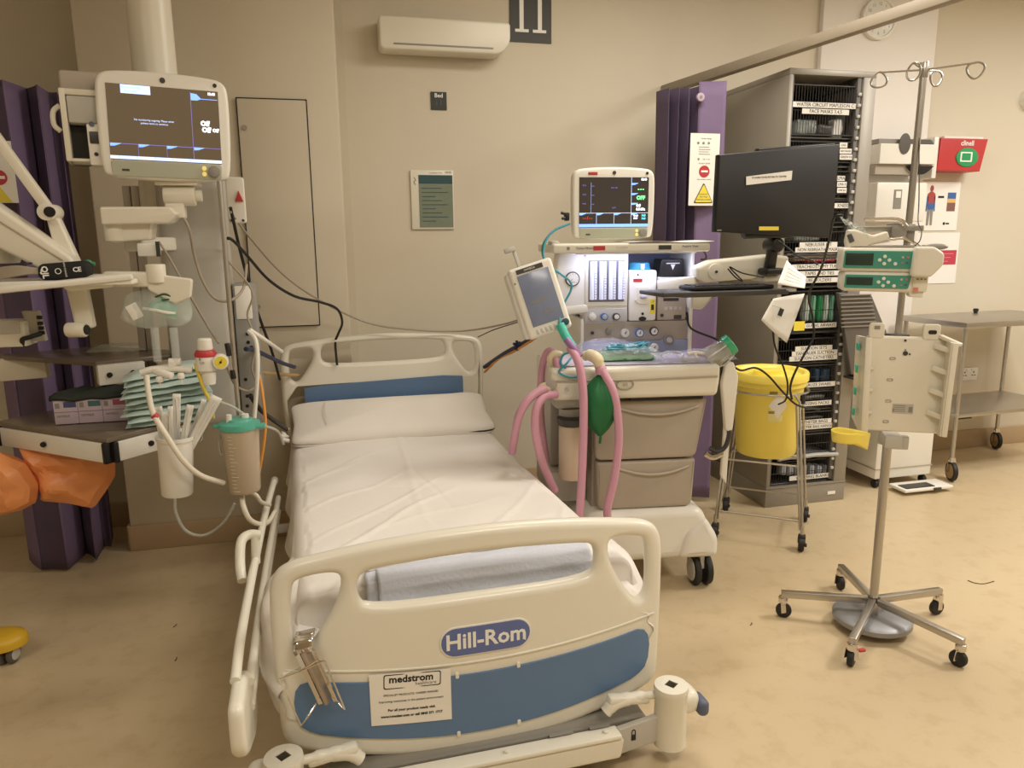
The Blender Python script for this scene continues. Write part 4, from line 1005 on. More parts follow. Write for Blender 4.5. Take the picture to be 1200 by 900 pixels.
# orange bags hanging under the shelf
def bag(name, pts, Y, dep, lab, seed, holes=False):
    P = [at(x, y, Y) for x, y in pts]
    cx = sum(p.x for p in P) / len(P); zb = min(p.z for p in P); zt = max(p.z for p in P); cz = (zb + zt) / 2
    lo = [(p.x - cx, p.z - zb) for p in P]; lo = [(lo[i - 1][0] + (lo[i][0] - lo[i - 1][0]) * t, lo[i - 1][1] + (lo[i][1] - lo[i - 1][1]) * t) for i in range(len(lo)) for t in (.1, .5, .9)]
    g = G(); T = frame(cx, Y, zb); n = len(lo); cc = cz - zb
    for side in (1, -1):
        def f(u, v, side=side):
            i = int(u * n) % n; x, z = lo[i]; k = 1 - v
            xx, zz = x * k, (z - cc) * k + cc
            b = dep * math.sqrt(max(0, 1 - k ** 3)) + (.05 * abs(nz(xx * 7 + seed, zz * 6, side)) + .03 * abs(nz(xx * 16 + zz * 9 + seed, zz * 12, side))) * (1 - k ** 4)
            return Vector((xx + .01 * nz(xx * 30, zz * 30, seed), -side * b + .016 * nz(xx * 22 + 5, zz * 14, seed + side) * (1 - k ** 4), zz + .01 * nz(xx * 25, zz * 25, seed + 9) * (1 - k ** 4)))
        g.surf(f, n, 7, closeu=True)
    bmesh.ops.remove_doubles(g.bm, verts=g.bm.verts, dist=.0005); bmesh.ops.recalc_face_normals(g.bm, faces=g.bm.faces[:])
    solo(name, g, orange_m, lab, 'bag', T, 'orange bags under the shelves', ang=.35)
bag('waste_bag', [(20, 524), (60, 514), (118, 518), (134, 535), (136, 555), (111, 596), (80, 590), (48, 587), (46, 567), (30, 540)], 3.02, .05, 'large orange bag hanging below the lower shelf, nearer the bed', 1)
bag('waste_bag', [(-60, 520), (0, 530), (30, 545), (47, 570), (44, 588), (25, 598), (0, 604), (-60, 600)], 2.95, .06, 'orange bag cut off by the left edge of the picture', 5)

# ------------------------------------------------------------------ rail kit: manifold, regulator, jars, canister
Yk = 2.62
def K(px, py, Y=Yk): return at(px, py, Y)
v = K(196, 440)
t = thing('suction_manifold', 'cream plastic tube manifold above the white jar', 'manifold', frame(v.x, v.y, v.z)); Q = Vector(v); L = lambda px, py, Y=Yk: at(px, py, Y) - Q
g = G(); g.tube([L(165, 437), L(180, 433), L(205, 432), L(225, 434)], .012, 12); g.cyl(L(180, 434, Yk), L(202, 441, Yk - .03), .012, seg=14, bev=.003); g.cyl(L(200, 430), L(205, 425), .014, seg=14); g.cyl(L(198, 424), L(212, 424), .012, seg=14); part('bar', g, white_p, t)
for px, py in ((187, 444), (212, 440)):
    g = G(); q = L(px, py, Yk - .02); g.lathe([(0, -.026), (.003, -.026), (.004, -.012), (.011, -.010), (.013, 0), (.009, .008), (0, .01)], Matrix.Translation(q), 14); part('tap', g, white_p, t)
g = G(); q = L(172, 440); g.cyl(q, q + Vector((0, -.012, -.025)), .009); part('hose_tail', g, white_p, t)
# clear tubes standing on it
for k, px in enumerate((183, 205)):
    a_ = at(px, 384, Yk); b_2 = at(px + 2, 424, Yk)
    g = G(); g.lathe([(.013, 0), (.0135, .002), (.0135, (a_ - b_2).length), (.0115, (a_ - b_2).length), (.0115, .002)], None, 16, cap=False)
    solo('clear_tube', g, skin_c, ['clear upright plastic tube above the manifold, left one', 'clear upright plastic tube above the manifold, right one'][k], 'tube', Matrix.Translation(b_2))
# clear bag holding a green face mask
v = at(185, 362, 2.66)
t = thing('mask_bag', 'clear crumpled bag holding a green face mask under the arm', 'bag', frame(v.x, v.y, v.z - .07))
g = G()
def bf(side):
    def f(u, v_):
        a = 2 * PI * u; r = math.sin(PI * v_ / 2)
        x = .105 * math.copysign(abs(math.cos(a)) ** .6, math.cos(a)) * r; z = .062 * math.copysign(abs(math.sin(a)) ** .6, math.sin(a)) * r
        return Vector((x + .018 * nz(x * 20, z * 20, side), -side * .03 * math.cos(PI * v_ / 2) + .014 * nz(x * 26 + 3, z * 26, side), z + .07 + .014 * nz(x * 18, z * 18, side + 4)))
    return f
g.surf(bf(1), 40, 12, closeu=True); g.surf(bf(-1), 40, 12, closeu=True); part('film', g, film_c, t, ang=.4)
g = G(); g.lathe([(.005, .03), (.02, .028), (.034, .012), (.042, -.01), (.046, -.02), (.040, -.022)], Matrix.Translation((.02, 0, .075)) @ Matrix.Rotation(.5, 4, 'Y') @ Matrix.Diagonal((1.1, .6, 1, 1)), 20, cap=False); mk = part('face_mask', g, mat('mask_green', (120, 190, 160), .3, alpha=.85), t)
g = G(); g.tube([(-.04, -.02, .075), (0, -.032, .068), (.03, -.032, .06), (.055, -.02, .056)], .005, 6); part('mask_strap', g, white_p, mk)
g = G(); g.tube([(.0, -.02, .11), (.03, -.028, .12), (.05, -.02, .105), (.02, -.03, .1)], .003, 6); part('dark_clip', g, mat('clip_green_dark', (30, 80, 60), .5), mk)
g = G(); g.box((-.066, -.024, .066), (.036, .005, .05), .002, rot=(0, -25, 0)); part('printed_label', g, paper, t)

# vertical steel pole
a_ = at(257, 212, 2.72); b_2 = at(256, 506, 2.72)
g = G(); g.cyl((a_.x, 2.72, b_2.z), (a_.x, 2.72, a_.z), .0085, seg=16); solo('rail_pole', g, steel, 'slim vertical steel pole in front of the pendant column', 'pole')
# suction regulator
v = K(243, 420, 2.66)
t = thing('suction_regulator', 'white and red regulator with a round yellow dial on the pole', 'regulator', frame(v.x, v.y, v.z)); Q = Vector(v); L = lambda px, py, Y=2.62: at(px, py, Y) - Q
g = G(); g.lathe([(.026, -.04), (.032, -.034), (.034, .022), (.028, .03)], Matrix.Translation((0, -.03, 0)), 24); part('body', g, white_p, t)
g = G(); g.lathe([(.035, .012), (.0355, .02), (.031, .031), (.026, .033)], Matrix.Translation((0, -.03, 0)), 24); part('red_collar', g, red_m, t)
g = G(); g.lathe([(.0235, .034), (.025, .04), (.023, .068), (.019, .072), (0, .073)], Matrix.Translation((0, -.03, 0)), 16); part('knob', g, white_p, t)
g = G(); g.cyl((.045, -.03, -.005), (.05, -.068, -.005), .025, seg=28, bev=.003); dl = part('dial', g, white_p, t)
g = G(); g.cyl((.05, -.066, -.005), (.0505, -.070, -.005), .019, seg=28); df = part('dial_face', g, sign_y, dl)
g = G(); g.bar((.045, -.071, -.012), (.056, -.071, .004), .003, .001); g.ball((.0505, -.071, -.005), .004, (1, .3, 1)); part('needle', g, ink, df)
g = G(); g.lathe([(.0, -.085), (.02, -.083), (.023, -.06), (.023, -.041), (.026, -.04)], Matrix.Translation((.004, -.03, 0)), 20); part('bottom_nut', g, white_p, t)
g = G(); g.text('100', .01, TL(-.008, -.066, -.005)); g.b2((-.016, -.066, .004), (-.012, -.062, .01)); part('marking', g, ink_g, t)
# toggle handle
a_, b_2 = K(266, 402, 2.64), K(274, 444, 2.64)
t = thing('toggle_lead', 'thin rod with two black grips beside the steel pole', 'handle', Matrix.Translation((a_ + b_2) / 2)); Q = (a_ + b_2) / 2
g = G(); g.cyl(a_ - Q, b_2 - Q, .003, seg=8); part('rod', g, chrome, t)
for p_, q_ in ((a_, a_.lerp(b_2, .36)), (b_2, b_2.lerp(a_, .25))):
    g = G(); g.cyl(p_ - Q, q_ - Q, .009, seg=14, bev=.003); part('grip', g, black_p, t)
# yellow tube
g = G(); g.tube([K(229, 426), K(233, 440), K(240, 458), K(246, 470), K(250, 490)], .006, 8); solo('yellow_tube', g, mat('tube_yellow', (226, 200, 80), .4), 'short yellow tube hanging below the red and white regulator', 'tube')

# white cylindrical jar with catheters
v = K(208, 579, 2.55); top = K(212, 510, 2.55)
hgt = top.z - v.z; T = frame(v.x, v.y, v.z, rz=0, ry=3)
t = thing('catheter_jar', 'tall white cylindrical jar hanging left of the clear canister', 'jar', T)
g = G(); g.lathe([(0, 0), (.046, 0), (.049, .004), (.055, hgt * .93), (.059, hgt * .935), (.060, hgt), (.056, hgt), (.053, hgt * .93), (.047, .006), (0, .006)], None, 36, cap=False); part('jar', g, white_p, t)
g = G(); g.tube([(.0, 0.054, hgt * .9), (.0, .08, hgt * .9), (.0, .1, hgt * .98)], .008, 8); g.tube([(.05, .02, hgt * .85), (.075, .02, hgt * .9), (.07, .03, hgt * 1.02), (.045, .03, hgt * 1.05)], .006, 8); parts('hanger', g, steel, t)
labs = ['leftmost clear wrapped catheter standing in the white jar', 'short wrapped catheter just right of the leftmost one in the jar', 'white tipped suction wand near the middle of the jar', 'tallest wrapped catheter standing upright in the white jar', 'wrapped catheter leaning slightly right in the white jar', 'broad white wrapper leaning far right out of the white jar', 'thin clear wand behind the broad wrapper in the jar']
for k, (dx, ln, dy, ang, w) in enumerate(((-.03, .11, 0, -6, .022), (-.018, .095, -.02, -3, .018), (-.006, .115, -.025, 0, .012), (.002, .15, .0, 2, .02), (.014, .12, -.015, 12, .018), (.024, .17, -.01, 28, .028), (.02, .14, .02, 20, .012))):
    Tk = T @ TL(dx, dy, hgt * .62, ry=ang)
    g = G()
    def f(u, v_, w=w, ln=ln, k=k): return Vector((w * (u - .5) * (1 + .25 * v_), .004 * math.sin(PI * u) * (1 - v_) + .005 * nz(u * 4, v_ * 5, k) + .003 * math.sin(v_ * 5 + k), v_ * (ln + .065)))
    g.surf(f, 4, 12); g.tube([(0, .003, 0), (.002, .002, ln * .6), (0, .0, ln + .05)], .0035, 6)
    o = solo('wrapped_catheter', g, mat('wrapper_white', (225, 222, 214), .35, var=.08, scale=40), labs[k], 'catheter', Tk, 'catheters in the white jar', ang=1)
    md = o.modifiers.new('thickness', 'SOLIDIFY'); md.thickness = .0012
# suction canister
v = K(287, 575, 2.58); top = K(286, 497, 2.58); hgt = top.z - v.z
T = frame(v.x, v.y, v.z)
t = thing('suction_canister', 'translucent graduated suction canister with a teal lid left of the bed head', 'canister', T)
g = G(); g.lathe([(0, 0), (.048, 0), (.053, .006), (.062, hgt), (.059, hgt), (.05, .008), (0, .008)], None, 36, cap=False); part('canister', g, canister_m, t)
g = G(); g.lathe([(.066, hgt - .012), (.068, hgt), (.066, hgt + .008), (.045, hgt + .014), (.04, hgt + .022), (.0, hgt + .024)], None, 36); g.box((.05, -.02, hgt - .004), (.07, .04, .012), .004); g.box((-.06, 0, hgt), (.05, .03, .01), .004); ld = part('lid', g, mat('lid_teal', (90, 180, 160), .3, alpha=.9), t)
g = G(); g.cyl((-.03, -.02, hgt + .01), (-.028, -.02, hgt + .04), .009); g.cyl((.02, 0, hgt + .02), (.02, 0, hgt + .035), .012); parts('port', g, white_p, ld)
g = G()
for k in range(16):
    z = .015 + k * (hgt - .03) / 16; r = .0535 + .009 * z / hgt; w = .022 if k % 4 == 0 else .014
    g.tube([(r * math.sin(a), -r * math.cos(a) - .0008, z) for a in [(-.6 + w * 20 * j / 4) for j in range(5)]], .0008, 4, 1)
part('graduations', g, mat('grad_white', (235, 228, 215), .5), t)

# hoses and cables of the rail kit
def hose(name, pts, r, m, label, cat='hose', seg=10, Y=Yk):
    g = G(); g.tube([at(*p) if len(p) == 3 else at(p[0], p[1], Y) for p in pts], r, seg); return solo(name, g, m, label, cat)
hose('suction_hose', [(172, 441, 2.6), (174, 460, 2.55), (180, 485, 2.48), (196, 512, 2.45), (215, 540, 2.45), (235, 557, 2.48), (262, 566, 2.55)], .009, tube_w, 'thick cream hose curving from the manifold past the jar to the canister')
g = G(); p_ = at(182, 488, 2.475); g.cyl(p_ + Vector((-.005, 0, .006)), p_ + Vector((.005, 0, -.006)), .0115, seg=14); solo('hose_clip', g, red_m, 'small red band around the thick cream hose', 'clip')
hose('suction_hose', [(283, 575, 2.6), (285, 592, 2.55), (292, 608, 2.55), (303, 614, 2.6), (314, 612, 2.7), (322, 600, 2.8)], .009, tube_w, 'white hose loop running from the canister bottom towards the bed')
hose('suction_hose', [(289, 575, 2.62), (300, 580, 2.62), (306, 588, 2.65), (316, 592, 2.75)], .007, tube_w, 'short white hose stub under the canister, above the loop')
hose('vertical_hose', [(291, 388, 2.85), (300, 400, 2.82), (302, 430, 2.8), (300, 465, 2.8), (298, 490, 2.8)], .008, white_p, 'white hose dropping from the pendant sockets to the canister lid')
hose('vertical_hose', [(292, 386, 2.85), (310, 398, 2.9), (330, 412, 3.2)], .008, white_p, 'white hose running from pendant sockets towards the headboard')
hose('drain_tube', [(205, 578, 2.9), (206, 600, 2.9), (218, 622, 2.9), (240, 627, 2.9), (262, 612, 2.9), (275, 590, 2.9)], .006, tube_c, 'slack clear tube looping low in front of the boxing')
hose('orange_hose', [(304, 440, 3.0), (308, 465, 2.95), (311, 500, 2.9), (306, 540, 2.9), (300, 570, 2.9)], .006, cable_o, 'thin orange hose hanging beside the canister')
hose('clear_line', [(256, 470, 2.6), (275, 478, 2.6), (300, 495, 2.6), (325, 505, 2.7), (332, 520, 2.8)], .005, tube_c, 'clear line from the pole over the canister lid')
hose('clear_line', [(259, 505, 2.62), (257, 520, 2.6), (260, 533, 2.6), (268, 520, 2.6), (270, 505, 2.6)], .004, tube_c, 'clear line loop hanging left of the canister')
hose('tangled_line', [(262, 300, 2.95), (295, 340, 2.9), (290, 370, 2.9), (300, 400, 2.85), (295, 430, 2.85), (300, 450, 2.85), (290, 458, 2.8), (275, 450, 2.75), (266, 430, 2.7)], .004, cable_g, 'grey line tangled beside the pendant column')
hose('wall_cable', [(270, 243, 3.0), (283, 300, 3.1), (300, 360, 3.2), (318, 410, 3.4), (328, 445, 3.5)], .006, cable_k, 'straight black cable falling from the pendant behind the headboard', 'cable')
hose('wall_cable', [(262, 280, 3.0), (272, 281, 3.0), (290, 300, 3.1), (315, 328, 3.2), (345, 347, 3.3), (375, 354, 3.4), (395, 362, 3.5), (401, 378, 3.6), (396, 392, 3.7), (393, 402, 3.72), (395, 428, 3.7)], .006, cable_k, 'black cable sagging from pendant along the access door to the headboard', 'cable')
hose('wall_cable', [(270, 248, 3.0), (290, 275, 3.2), (330, 320, 3.5), (375, 352, 3.6), (430, 378, 3.7), (480, 386, 3.7), (540, 388, 3.7), (590, 380, 3.5), (620, 370, 3.3)], .0045, cable_g, 'long grey cable sagging from the pendant across to the anaesthetic machine', 'cable')
hose('pendant_cable', [(215, 255, 2.8), (222, 270, 2.8), (228, 300, 2.85), (238, 330, 2.85), (252, 350, 2.85), (270, 352, 2.85), (285, 338, 2.9), (289, 310, 2.95)], .005, cable_g, 'grey cable looping under the monitor arm in front of the column', 'cable')
hose('pendant_cable', [(186, 283, 2.8), (200, 305, 2.8), (222, 345, 2.8), (245, 385, 2.75), (256, 402, 2.7)], .004, cable_g, 'thin grey cable slanting from the monitor arm down to the regulator', 'cable')
hose('bed_hose', [(288, 409, 3.0), (300, 411, 3.1), (330, 425, 3.4), (345, 430, 3.6)], .009, cable_b, 'navy hose from the pendant sockets behind the headboard left end')
hose('bed_hose', [(293, 463, 2.95), (305, 480, 3.0), (320, 492, 3.1), (336, 503, 3.3)], .009, cable_k, 'black hose slanting from pendant down to the bed head corner')
hose('tan_hose', [(302, 436, 3.3), (320, 438, 3.5), (350, 440, 3.75)], .008, mat('hose_tan', (200, 170, 120), .5), 'tan hose running behind the headboard at the left')
hose('gas_hose', [(568, 430, 3.75), (590, 415, 3.5), (610, 404, 3.35), (632, 392, 3.2)], .011, cable_b, 'navy gas hose running from behind the bed head to the machine')
hose('gas_hose', [(568, 436, 3.75), (585, 420, 3.55), (602, 412, 3.4), (625, 398, 3.22)], .006, cable_o, 'orange hose running beside the navy gas hose')
g = G(); p_ = at(606, 405, 3.36); 
for a2 in range(3): g.box(p_, (.05, .012, .012), .003, rot=(0, 30 + 55 * a2, 20)); 
solo('hose_tie', g, cable_b, 'dark clip tying the navy and orange hoses together', 'clip')
hose('wall_cable', [(560, 395, 3.9), (580, 386, 3.9), (612, 376, 3.6)], .003, cable_k, 'thin dark cable behind the tilted ventilator screen', 'cable')

# yellow wheeled foot at the left edge
v = atz(13, 776, 0)
t = thing('yellow_trolley', 'yellow moulded foot of a wheeled stand cut off at the left edge', 'trolley', frame(v.x, v.y, 0))
g = G()
g.lathe([(.0, .115), (.05, .112), (.075, .10), (.082, .085), (.08, .062), (.06, .055), (0, .055)], Matrix.Translation((-.04, .02, 0)) @ Matrix.Diagonal((1.2, .9, 1, 1)), 28)
g.bar((-.06, .03, .085), (-.32, .12, .10), .12, .05, .018); part('foot', g, yellow_d, t)
for dx in (-.02, .012):
    g = G(); g.cyl((dx - .009, 0, .034), (dx + .009, -.004, .034), .034, seg=26, bev=.005); cs = part('caster', g, mat('tyre_grey', (92, 88, 80), .5), t)
g = G(); g.cyl((.021, -.005, .034), (.024, -.006, .034), .022, seg=24, bev=.002); part('wheel_hub', g, grey_p, cs)

# ================================================================== THE ANAESTHETIC MACHINE
TM = frame(1.25, 2.80, 0, -8)
def MP(px, py, y): return lp(TM, px, py, y)
am = thing('anaesthetic_machine', 'large cream anaesthetic machine on casters to the right of the bed', 'anaesthetic machine', TM)
g = G(); g.plate([rpoly([(-.30, .14), (.33, .14), (.33, .20), (.27, .37), (-.22, .37), (-.30, .24)], .05)], .66, .04, TL(0, .27, 0)); bs = part('base', g, white_p, am)
g = G(); g.plate([rpoly([(.16, .15), (.335, .15), (.335, .24), (.275, .335), (.19, .26)], .03)], .16, .03, TL(.0, .0, 0)); part('caster_cowl', g, white_p, bs)
for x, y in ((.285, .0), (-.24, .0), (.285, .5), (-.24, .5)):
    g = G()
    for dx in (-.026, .026): g.cyl((x + dx - .014, y, .068), (x + dx + .014, y - .0, .068), .068, seg=32, bev=.008)
    cs = part('caster', g, rubber, am)
    for dx in (-.042, .042):
        g = G(); g.cyl((x + dx - .003, y, .068), (x + dx + .003, y, .068), .050, seg=30, bev=.002); part('wheel_disc', g, grey_p, cs)
    g = G(); g.box((x, y + .0, .12), (.022, .05, .09), .006); part('caster_fork', g, white_p, cs)
# body behind drawers and the left bay
g = G(); g.b2((-.20, .03, .36), (.245, .50, .87), .01); g.b2((-.34, .25, .36), (-.19, .50, .87), .01); body = part('cabinet_body', g, taupe_p, am)
def drawer(x0, x1, x0b, x1b, z0, z1):
    g = G(); g.plate([rpoly([(x0b, z0), (x1b, z0), (x1, z1), (x0, z1)], [.03, .03, .008, .008])], .06, .012, TL(0, 0, 0)); d = part('drawer', g, taupe_p, am)
    xm = (x0 + x1) / 2 + .03; w = (x1 - x0) * .36
    g = G(); P = [(xm - w, -.032, z1 - .028), (xm - w * .5, -.042, z1 - .048), (xm, -.046, z1 - .055), (xm + w * .5, -.042, z1 - .048), (xm + w, -.032, z1 - .028)]
    g.tube(P, .005, 8); part('handle_lip', g, mat('taupe_light', (190, 178, 162), .35), d); return d
drawer(-.20, .275, -.195, .235, .588, .838)
drawer(-.19, .235, -.185, .225, .372, .580)
g = G(); g.b2((-.05, -.02, .838), (.26, .03, .855)); part('shadow_gap', g, black_p, body)
# worktop
wt = smooth_loop([(-.39, .93), (-.385, .995), (.30, .995), (.305, .93), (.29, .862), (-.30, .855), (-.36, .86)], 1)
g = G(); g.plate([rpoly([(-.385, .862), (.295, .862), (.305, .93), (.305, .992), (-.392, .992), (-.395, .93)], .02)], .42, .02, TL(0, .12, 0)); w_ = part('worktop', g, cream_p, am)
g = G(); g.tube([(-.37, -.096, .945), (-.1, -.098, .942), (.29, -.094, .945)], .0035, 6); part('edge_line', g, taupe_p, w_)
g = G(); q = MP(733, 451, -.1); g.plate([ell(q.x, q.z, .037, .022), ell(q.x, q.z, .031, .017)[::-1]], .006, .001, TL(0, -.094, 0)); g.text('S/5', .018, TL(q.x, -.096, q.z), bold=.0004); part('emblem', g, taupe_p, w_)
g = G(); g.cyl((-.378, -.06, .935), (-.392, -.09, .93), .022, seg=20); g.cyl((-.33, -.09, .91), (-.33, -.105, .91), .008, seg=12); g.cyl((-.23, -.09, .905), (-.23, -.11, .905), .010, seg=12); parts('port', g, grey_p, w_)
g = G(); g.b2((-.33, -.05, .995), (.28, .22, .998)); part('top_mat', g, mat('worktop_lilac', (208, 202, 218), .35), w_)
# upper frame
g = G(); g.b2((-.20, .26, .99), (.30, .58, 1.05), .004); g.b2((-.20, .55, 1.0), (.30, .58, 1.46), .002); up = part('back_panel', g, compart, am)
g = G(); g.b2((.284, .25, .99), (.30, .58, 1.46), .003); g.b2((-.204, .26, .99), (-.19, .58, 1.15), .003); parts('side_wall', g, white_p, up)
g = G(); g.b2((-.195, .265, 1.0), (.286, .32, 1.135), .003); gp = part('gauge_panel', g, taupe_p, am)
for px, py, r, mm in ((749, 390, .020, 'blue'), (732, 390, .019, 'w'), (766, 388, .020, 'k'), (749, 407, .020, 'k'), (766, 407, .019, 'w'), (783, 398, .024, 'g'), (713, 388, .014, 'g'), (694, 390, .007, 'k')):
    q = MP(px, py, .262)
    g = G(); g.cyl((q.x, .266, q.z), (q.x, .250, q.z), r, seg=26, bev=.002)
    kk = part('gauge', g, {'blue': mat('gauge_blue', (70, 120, 180), .4), 'w': white_p, 'k': dkgrey, 'g': midgrey}[mm], gp)
    if mm != 'g' and r > .01:
        g = G(); g.cyl((q.x, .251, q.z), (q.x, .2485, q.z), r * .74, seg=24); gf = part('gauge_face', g, white_p, kk)
        g = G(); g.bar((q.x, .247, q.z - .004), (q.x + .004, .247, q.z + .010), .0022, .001); g.cyl((q.x, .2485, q.z), (q.x, .2465, q.z), .003, seg=8); part('needle', g, ink, gf)
    elif r > .02:
        g = G(); g.cyl((q.x, .25, q.z), (q.x, .235, q.z), r * .5, seg=20, bev=.002); part('gauge_knob', g, grey_p, kk)
# left lobe with round pressure gauge
g = G(); g.plate([rpoly([(-.315, 1.175), (-.185, 1.175), (-.185, 1.46), (-.30, 1.46), (-.315, 1.40)], .02)], .10, .015, TL(0, .31, 0)); lb = part('gauge_housing', g, white_p, am)
q = MP(671, 327, .255); g = G(); g.cyl((q.x, .262, q.z), (q.x, .252, q.z), .032, seg=32, bev=.002); gg = part('pressure_gauge', g, dkgrey, lb)
g = G(); g.cyl((q.x, .2525, q.z), (q.x, .2505, q.z), .027, seg=30); gf = part('gauge_face', g, white_p, gg)
g = G()
for k in range(9):
    a = PI * (1.25 - k * .1875); g.bar((q.x + .019 * math.cos(a), .25, q.z + .019 * math.sin(a)), (q.x + .024 * math.cos(a), .25, q.z + .024 * math.sin(a)), .0016, .001)
g.bar((q.x, .2495, q.z), (q.x - .012, .2495, q.z - .010), .002, .001); g.text('cmH2O', .006, TL(q.x, .2503, q.z - .014)); part('scale', g, ink, gf)
# flowmeter panel
g = G(); g.b2((-.19, .265, 1.125), (.006, .36, 1.448), .006); g.b2((-.185, .258, 1.205), (.004, .27, 1.446), .004); fp_ = part('flowmeter_panel', g, white_p, am)
g = G(); g.b2((-.172, .254, 1.225), (-.012, .262, 1.405), .003); fw = part('flowmeter_window', g, mat('window_grey', (110, 108, 116), .25), fp_)
for k in range(4):
    x = -.157 + k * .042
    g = G(); g.cyl((x, .253, 1.235), (x, .253, 1.40), .010, seg=12); g.b2((x + .012, .2525, 1.235), (x + .022, .254, 1.40)); ft = part('flow_tube', g, mat('tube_lit', (222, 224, 238), .3, emit=(210, 215, 255), es=.15), fw)
    g = G()
    for j in range(14): g.b2((x + .013, .2515, 1.245 + j * .0115), (x + (.021 if j % 2 else .018), .2525, 1.247 + j * .0115))
    part('scale', g, ink_g, ft)
g = G(); g.b2((-.188, .256, 1.135), (.004, .266, 1.195), .003); kp = part('knob_panel', g, grey_p, fp_)
for px, mm in ((694, white_p), (708, None), (722, dkgrey)):
    q = MP(px, 371, .25)
    g = G(); g.cyl((q.x, .258, q.z), (q.x, .238, q.z), .016, seg=24, bev=.002); kn = part('flow_knob', g, mm or mat('gauge_blue', (70, 120, 180), .4), kp)
    g = G(); g.cyl((q.x, .2385, q.z), (q.x, .235, q.z), .011, seg=20, bev=.001); part('knob_cap', g, white_p if mm is not None else grey_p, kn)
# top shelf
g = G(); g.plate([rrect(-.345, 1.438, .335, 1.478, .012)], .44, .01, TL(0, .38, 0)); ts = part('top_shelf', g, cream_p, am)
g = G(); g.text('Datex-Ohmeda', .013, TL(-.205, .1585, 1.458), bold=.0002); g.text('Aespire View', .013, TL(.245, .1585, 1.462), bold=.0002); g.plate([ell(-.28, 1.458, .007, .007)], .001, 0, TL(0, .1585, 0)); part('lettering', g, ink_g, ts)
for x, w, mm in ((-.148, .05, red_m), (.135, .055, dkgrey)):
    g = G(); g.b2((x - w / 2, .1575, 1.449), (x + w / 2, .16, 1.467)); part('label_sticker', g, mm, ts)
g = G(); g.b2((-.345, .2, 1.466), (-.31, .3, 1.49), .008); g.text('PULSION', .012, TL(-.05, .1585, 1.459)); parts('fitting', g, grey_p, ts)
g = G(); g.tube([(.335, .3, 1.45), (.36, .29, 1.43), (.365, .29, 1.405), (.345, .3, 1.40)], .004, 6); part('side_hook', g, dkgrey, ts)
L_ = bpy.data.lights.new('strip_lamp', 'AREA'); L_.shape = 'RECTANGLE'; L_.size = .5; L_.size_y = .03; L_.energy = 1.3; L_.color = (.62, .68, 1.0)
lo_ = bpy.data.objects.new('strip_lamp', L_); COL.objects.link(lo_); lo_.parent = am; lo_.location = (.02, .19, 1.432); lo_.rotation_euler = (math.radians(12), 0, 0)
g = G(); g.b2((-.24, .175, 1.433), (.28, .205, 1.44), .002); part('lamp_housing', g, white_p, ts)
# absorber, canister and arm at left
g = G(); g.b2((-.36, .02, .80), (-.22, .2, .862), .02); g.cyl((-.285, .06, .74), (-.285, .06, .80), .05, seg=24); ab = part('absorber_head', g, grey_p, am)
g = G(); g.lathe([(.0, .50), (.05, .502), (.055, .52), (.055, .73), (.048, .742), (.03, .75)], Matrix.Translation((-.285, .03, 0)), 28); cn = part('absorber_canister', g, mat('canister_buff', (222, 202, 180), .4), am)
g = G(); g.b2((-.262, -.02, .50), (-.232, .03, .74), .006); part('canister_frame', g, white_p, cn)
g = G(); g.lathe([(.058, .735), (.062, .745), (.062, .765), (.05, .77)], Matrix.Translation((-.285, .03, 0)), 28); part('canister_collar', g, dkgrey, cn)
g = G(); g.b2((-.37, .12, .36), (-.2, .5, .50), .01); g.b2((-.35, .2, .5), (-.31, .5, .86), .01); part('side_column', g, grey_p, body)
g = G(); g.tube([(-.36, .0, .985), (-.385, -.02, 1.02), (-.37, -.03, 1.045), (-.34, -.03, 1.04)], .014, 10); g.ball((-.40, -.06, .905), .036, (1.25, .8, .9)); parts('hose_port', g, mat('port_cream', (226, 214, 178), .4), am)
# right side rail bracket with white slab
q = MP(838, 440, -.02)
g = G(); g.plate([rpoly([(.315, .985), (.345, .995), (.37, .93), (.355, .70), (.325, .70), (.30, .90)], .012)], .03, .006, TL(.03, -.03, 0)); g.plate([rpoly([(.325, .72), (.35, .72), (.345, .46), (.32, .50)], .006)], .02, .004, TL(.03, -.02, 0)); sb_ = part('side_panel', g, white_p, am)
g = G(); g.plate([[(.30, .99), (.33, 1.0), (.355, .95), (.335, .93)]], .02, .003, TL(0, 0, 0)); g.tube([(.30, -.01, .62), (.33, -.03, .61), (.36, -.035, .63), (.375, -.035, .68), (.372, -.035, .72)], .010, 8); parts('clamp', g, dkgrey, sb_)
g = G(); g.tube([(.28, -.02, .60), (.31, -.03, .585), (.35, -.03, .60)], .014, 8); part('clamp_joint', g, chrome, sb_)

# breathing bag and bag arm
t = thing('breathing_bag', 'dark green rubber breathing bag hanging from the machine arm', 'breathing bag', TM @ TL(*MP(704, 440, -.14)))
g = G(); g.lathe([(.0, -.25), (.012, -.24), (.038, -.215), (.064, -.17), (.077, -.12), (.073, -.08), (.052, -.04), (.028, -.01), (.016, .0), (.016, .03)], Matrix.Diagonal((1, .72, 1, 1)), 36)
g.warp(lambda v: v + Vector((.003 * math.sin(v.z * 40), -.004 * math.cos(6 * math.atan2(v.y, v.x + 1e-6)) * (1 if v.z > -.12 else .3), 0))); part('bag', g, greenbag, t)
g = G(); g.cyl((0, 0, -.275), (.003, 0, -.248), .005, seg=10); part('tail', g, greenbag, t)
g = G(); g.lathe([(.020, .005), (.022, .012), (.022, .03), (.018, .035)], None, 20); part('neck_ring', g, mat('ring_pink', (200, 150, 165), .4), t)
t = thing('bag_mount', 'cream elbow connector above the dark green breathing bag', 'connector', TM @ TL(*MP(697, 424, -.13)))
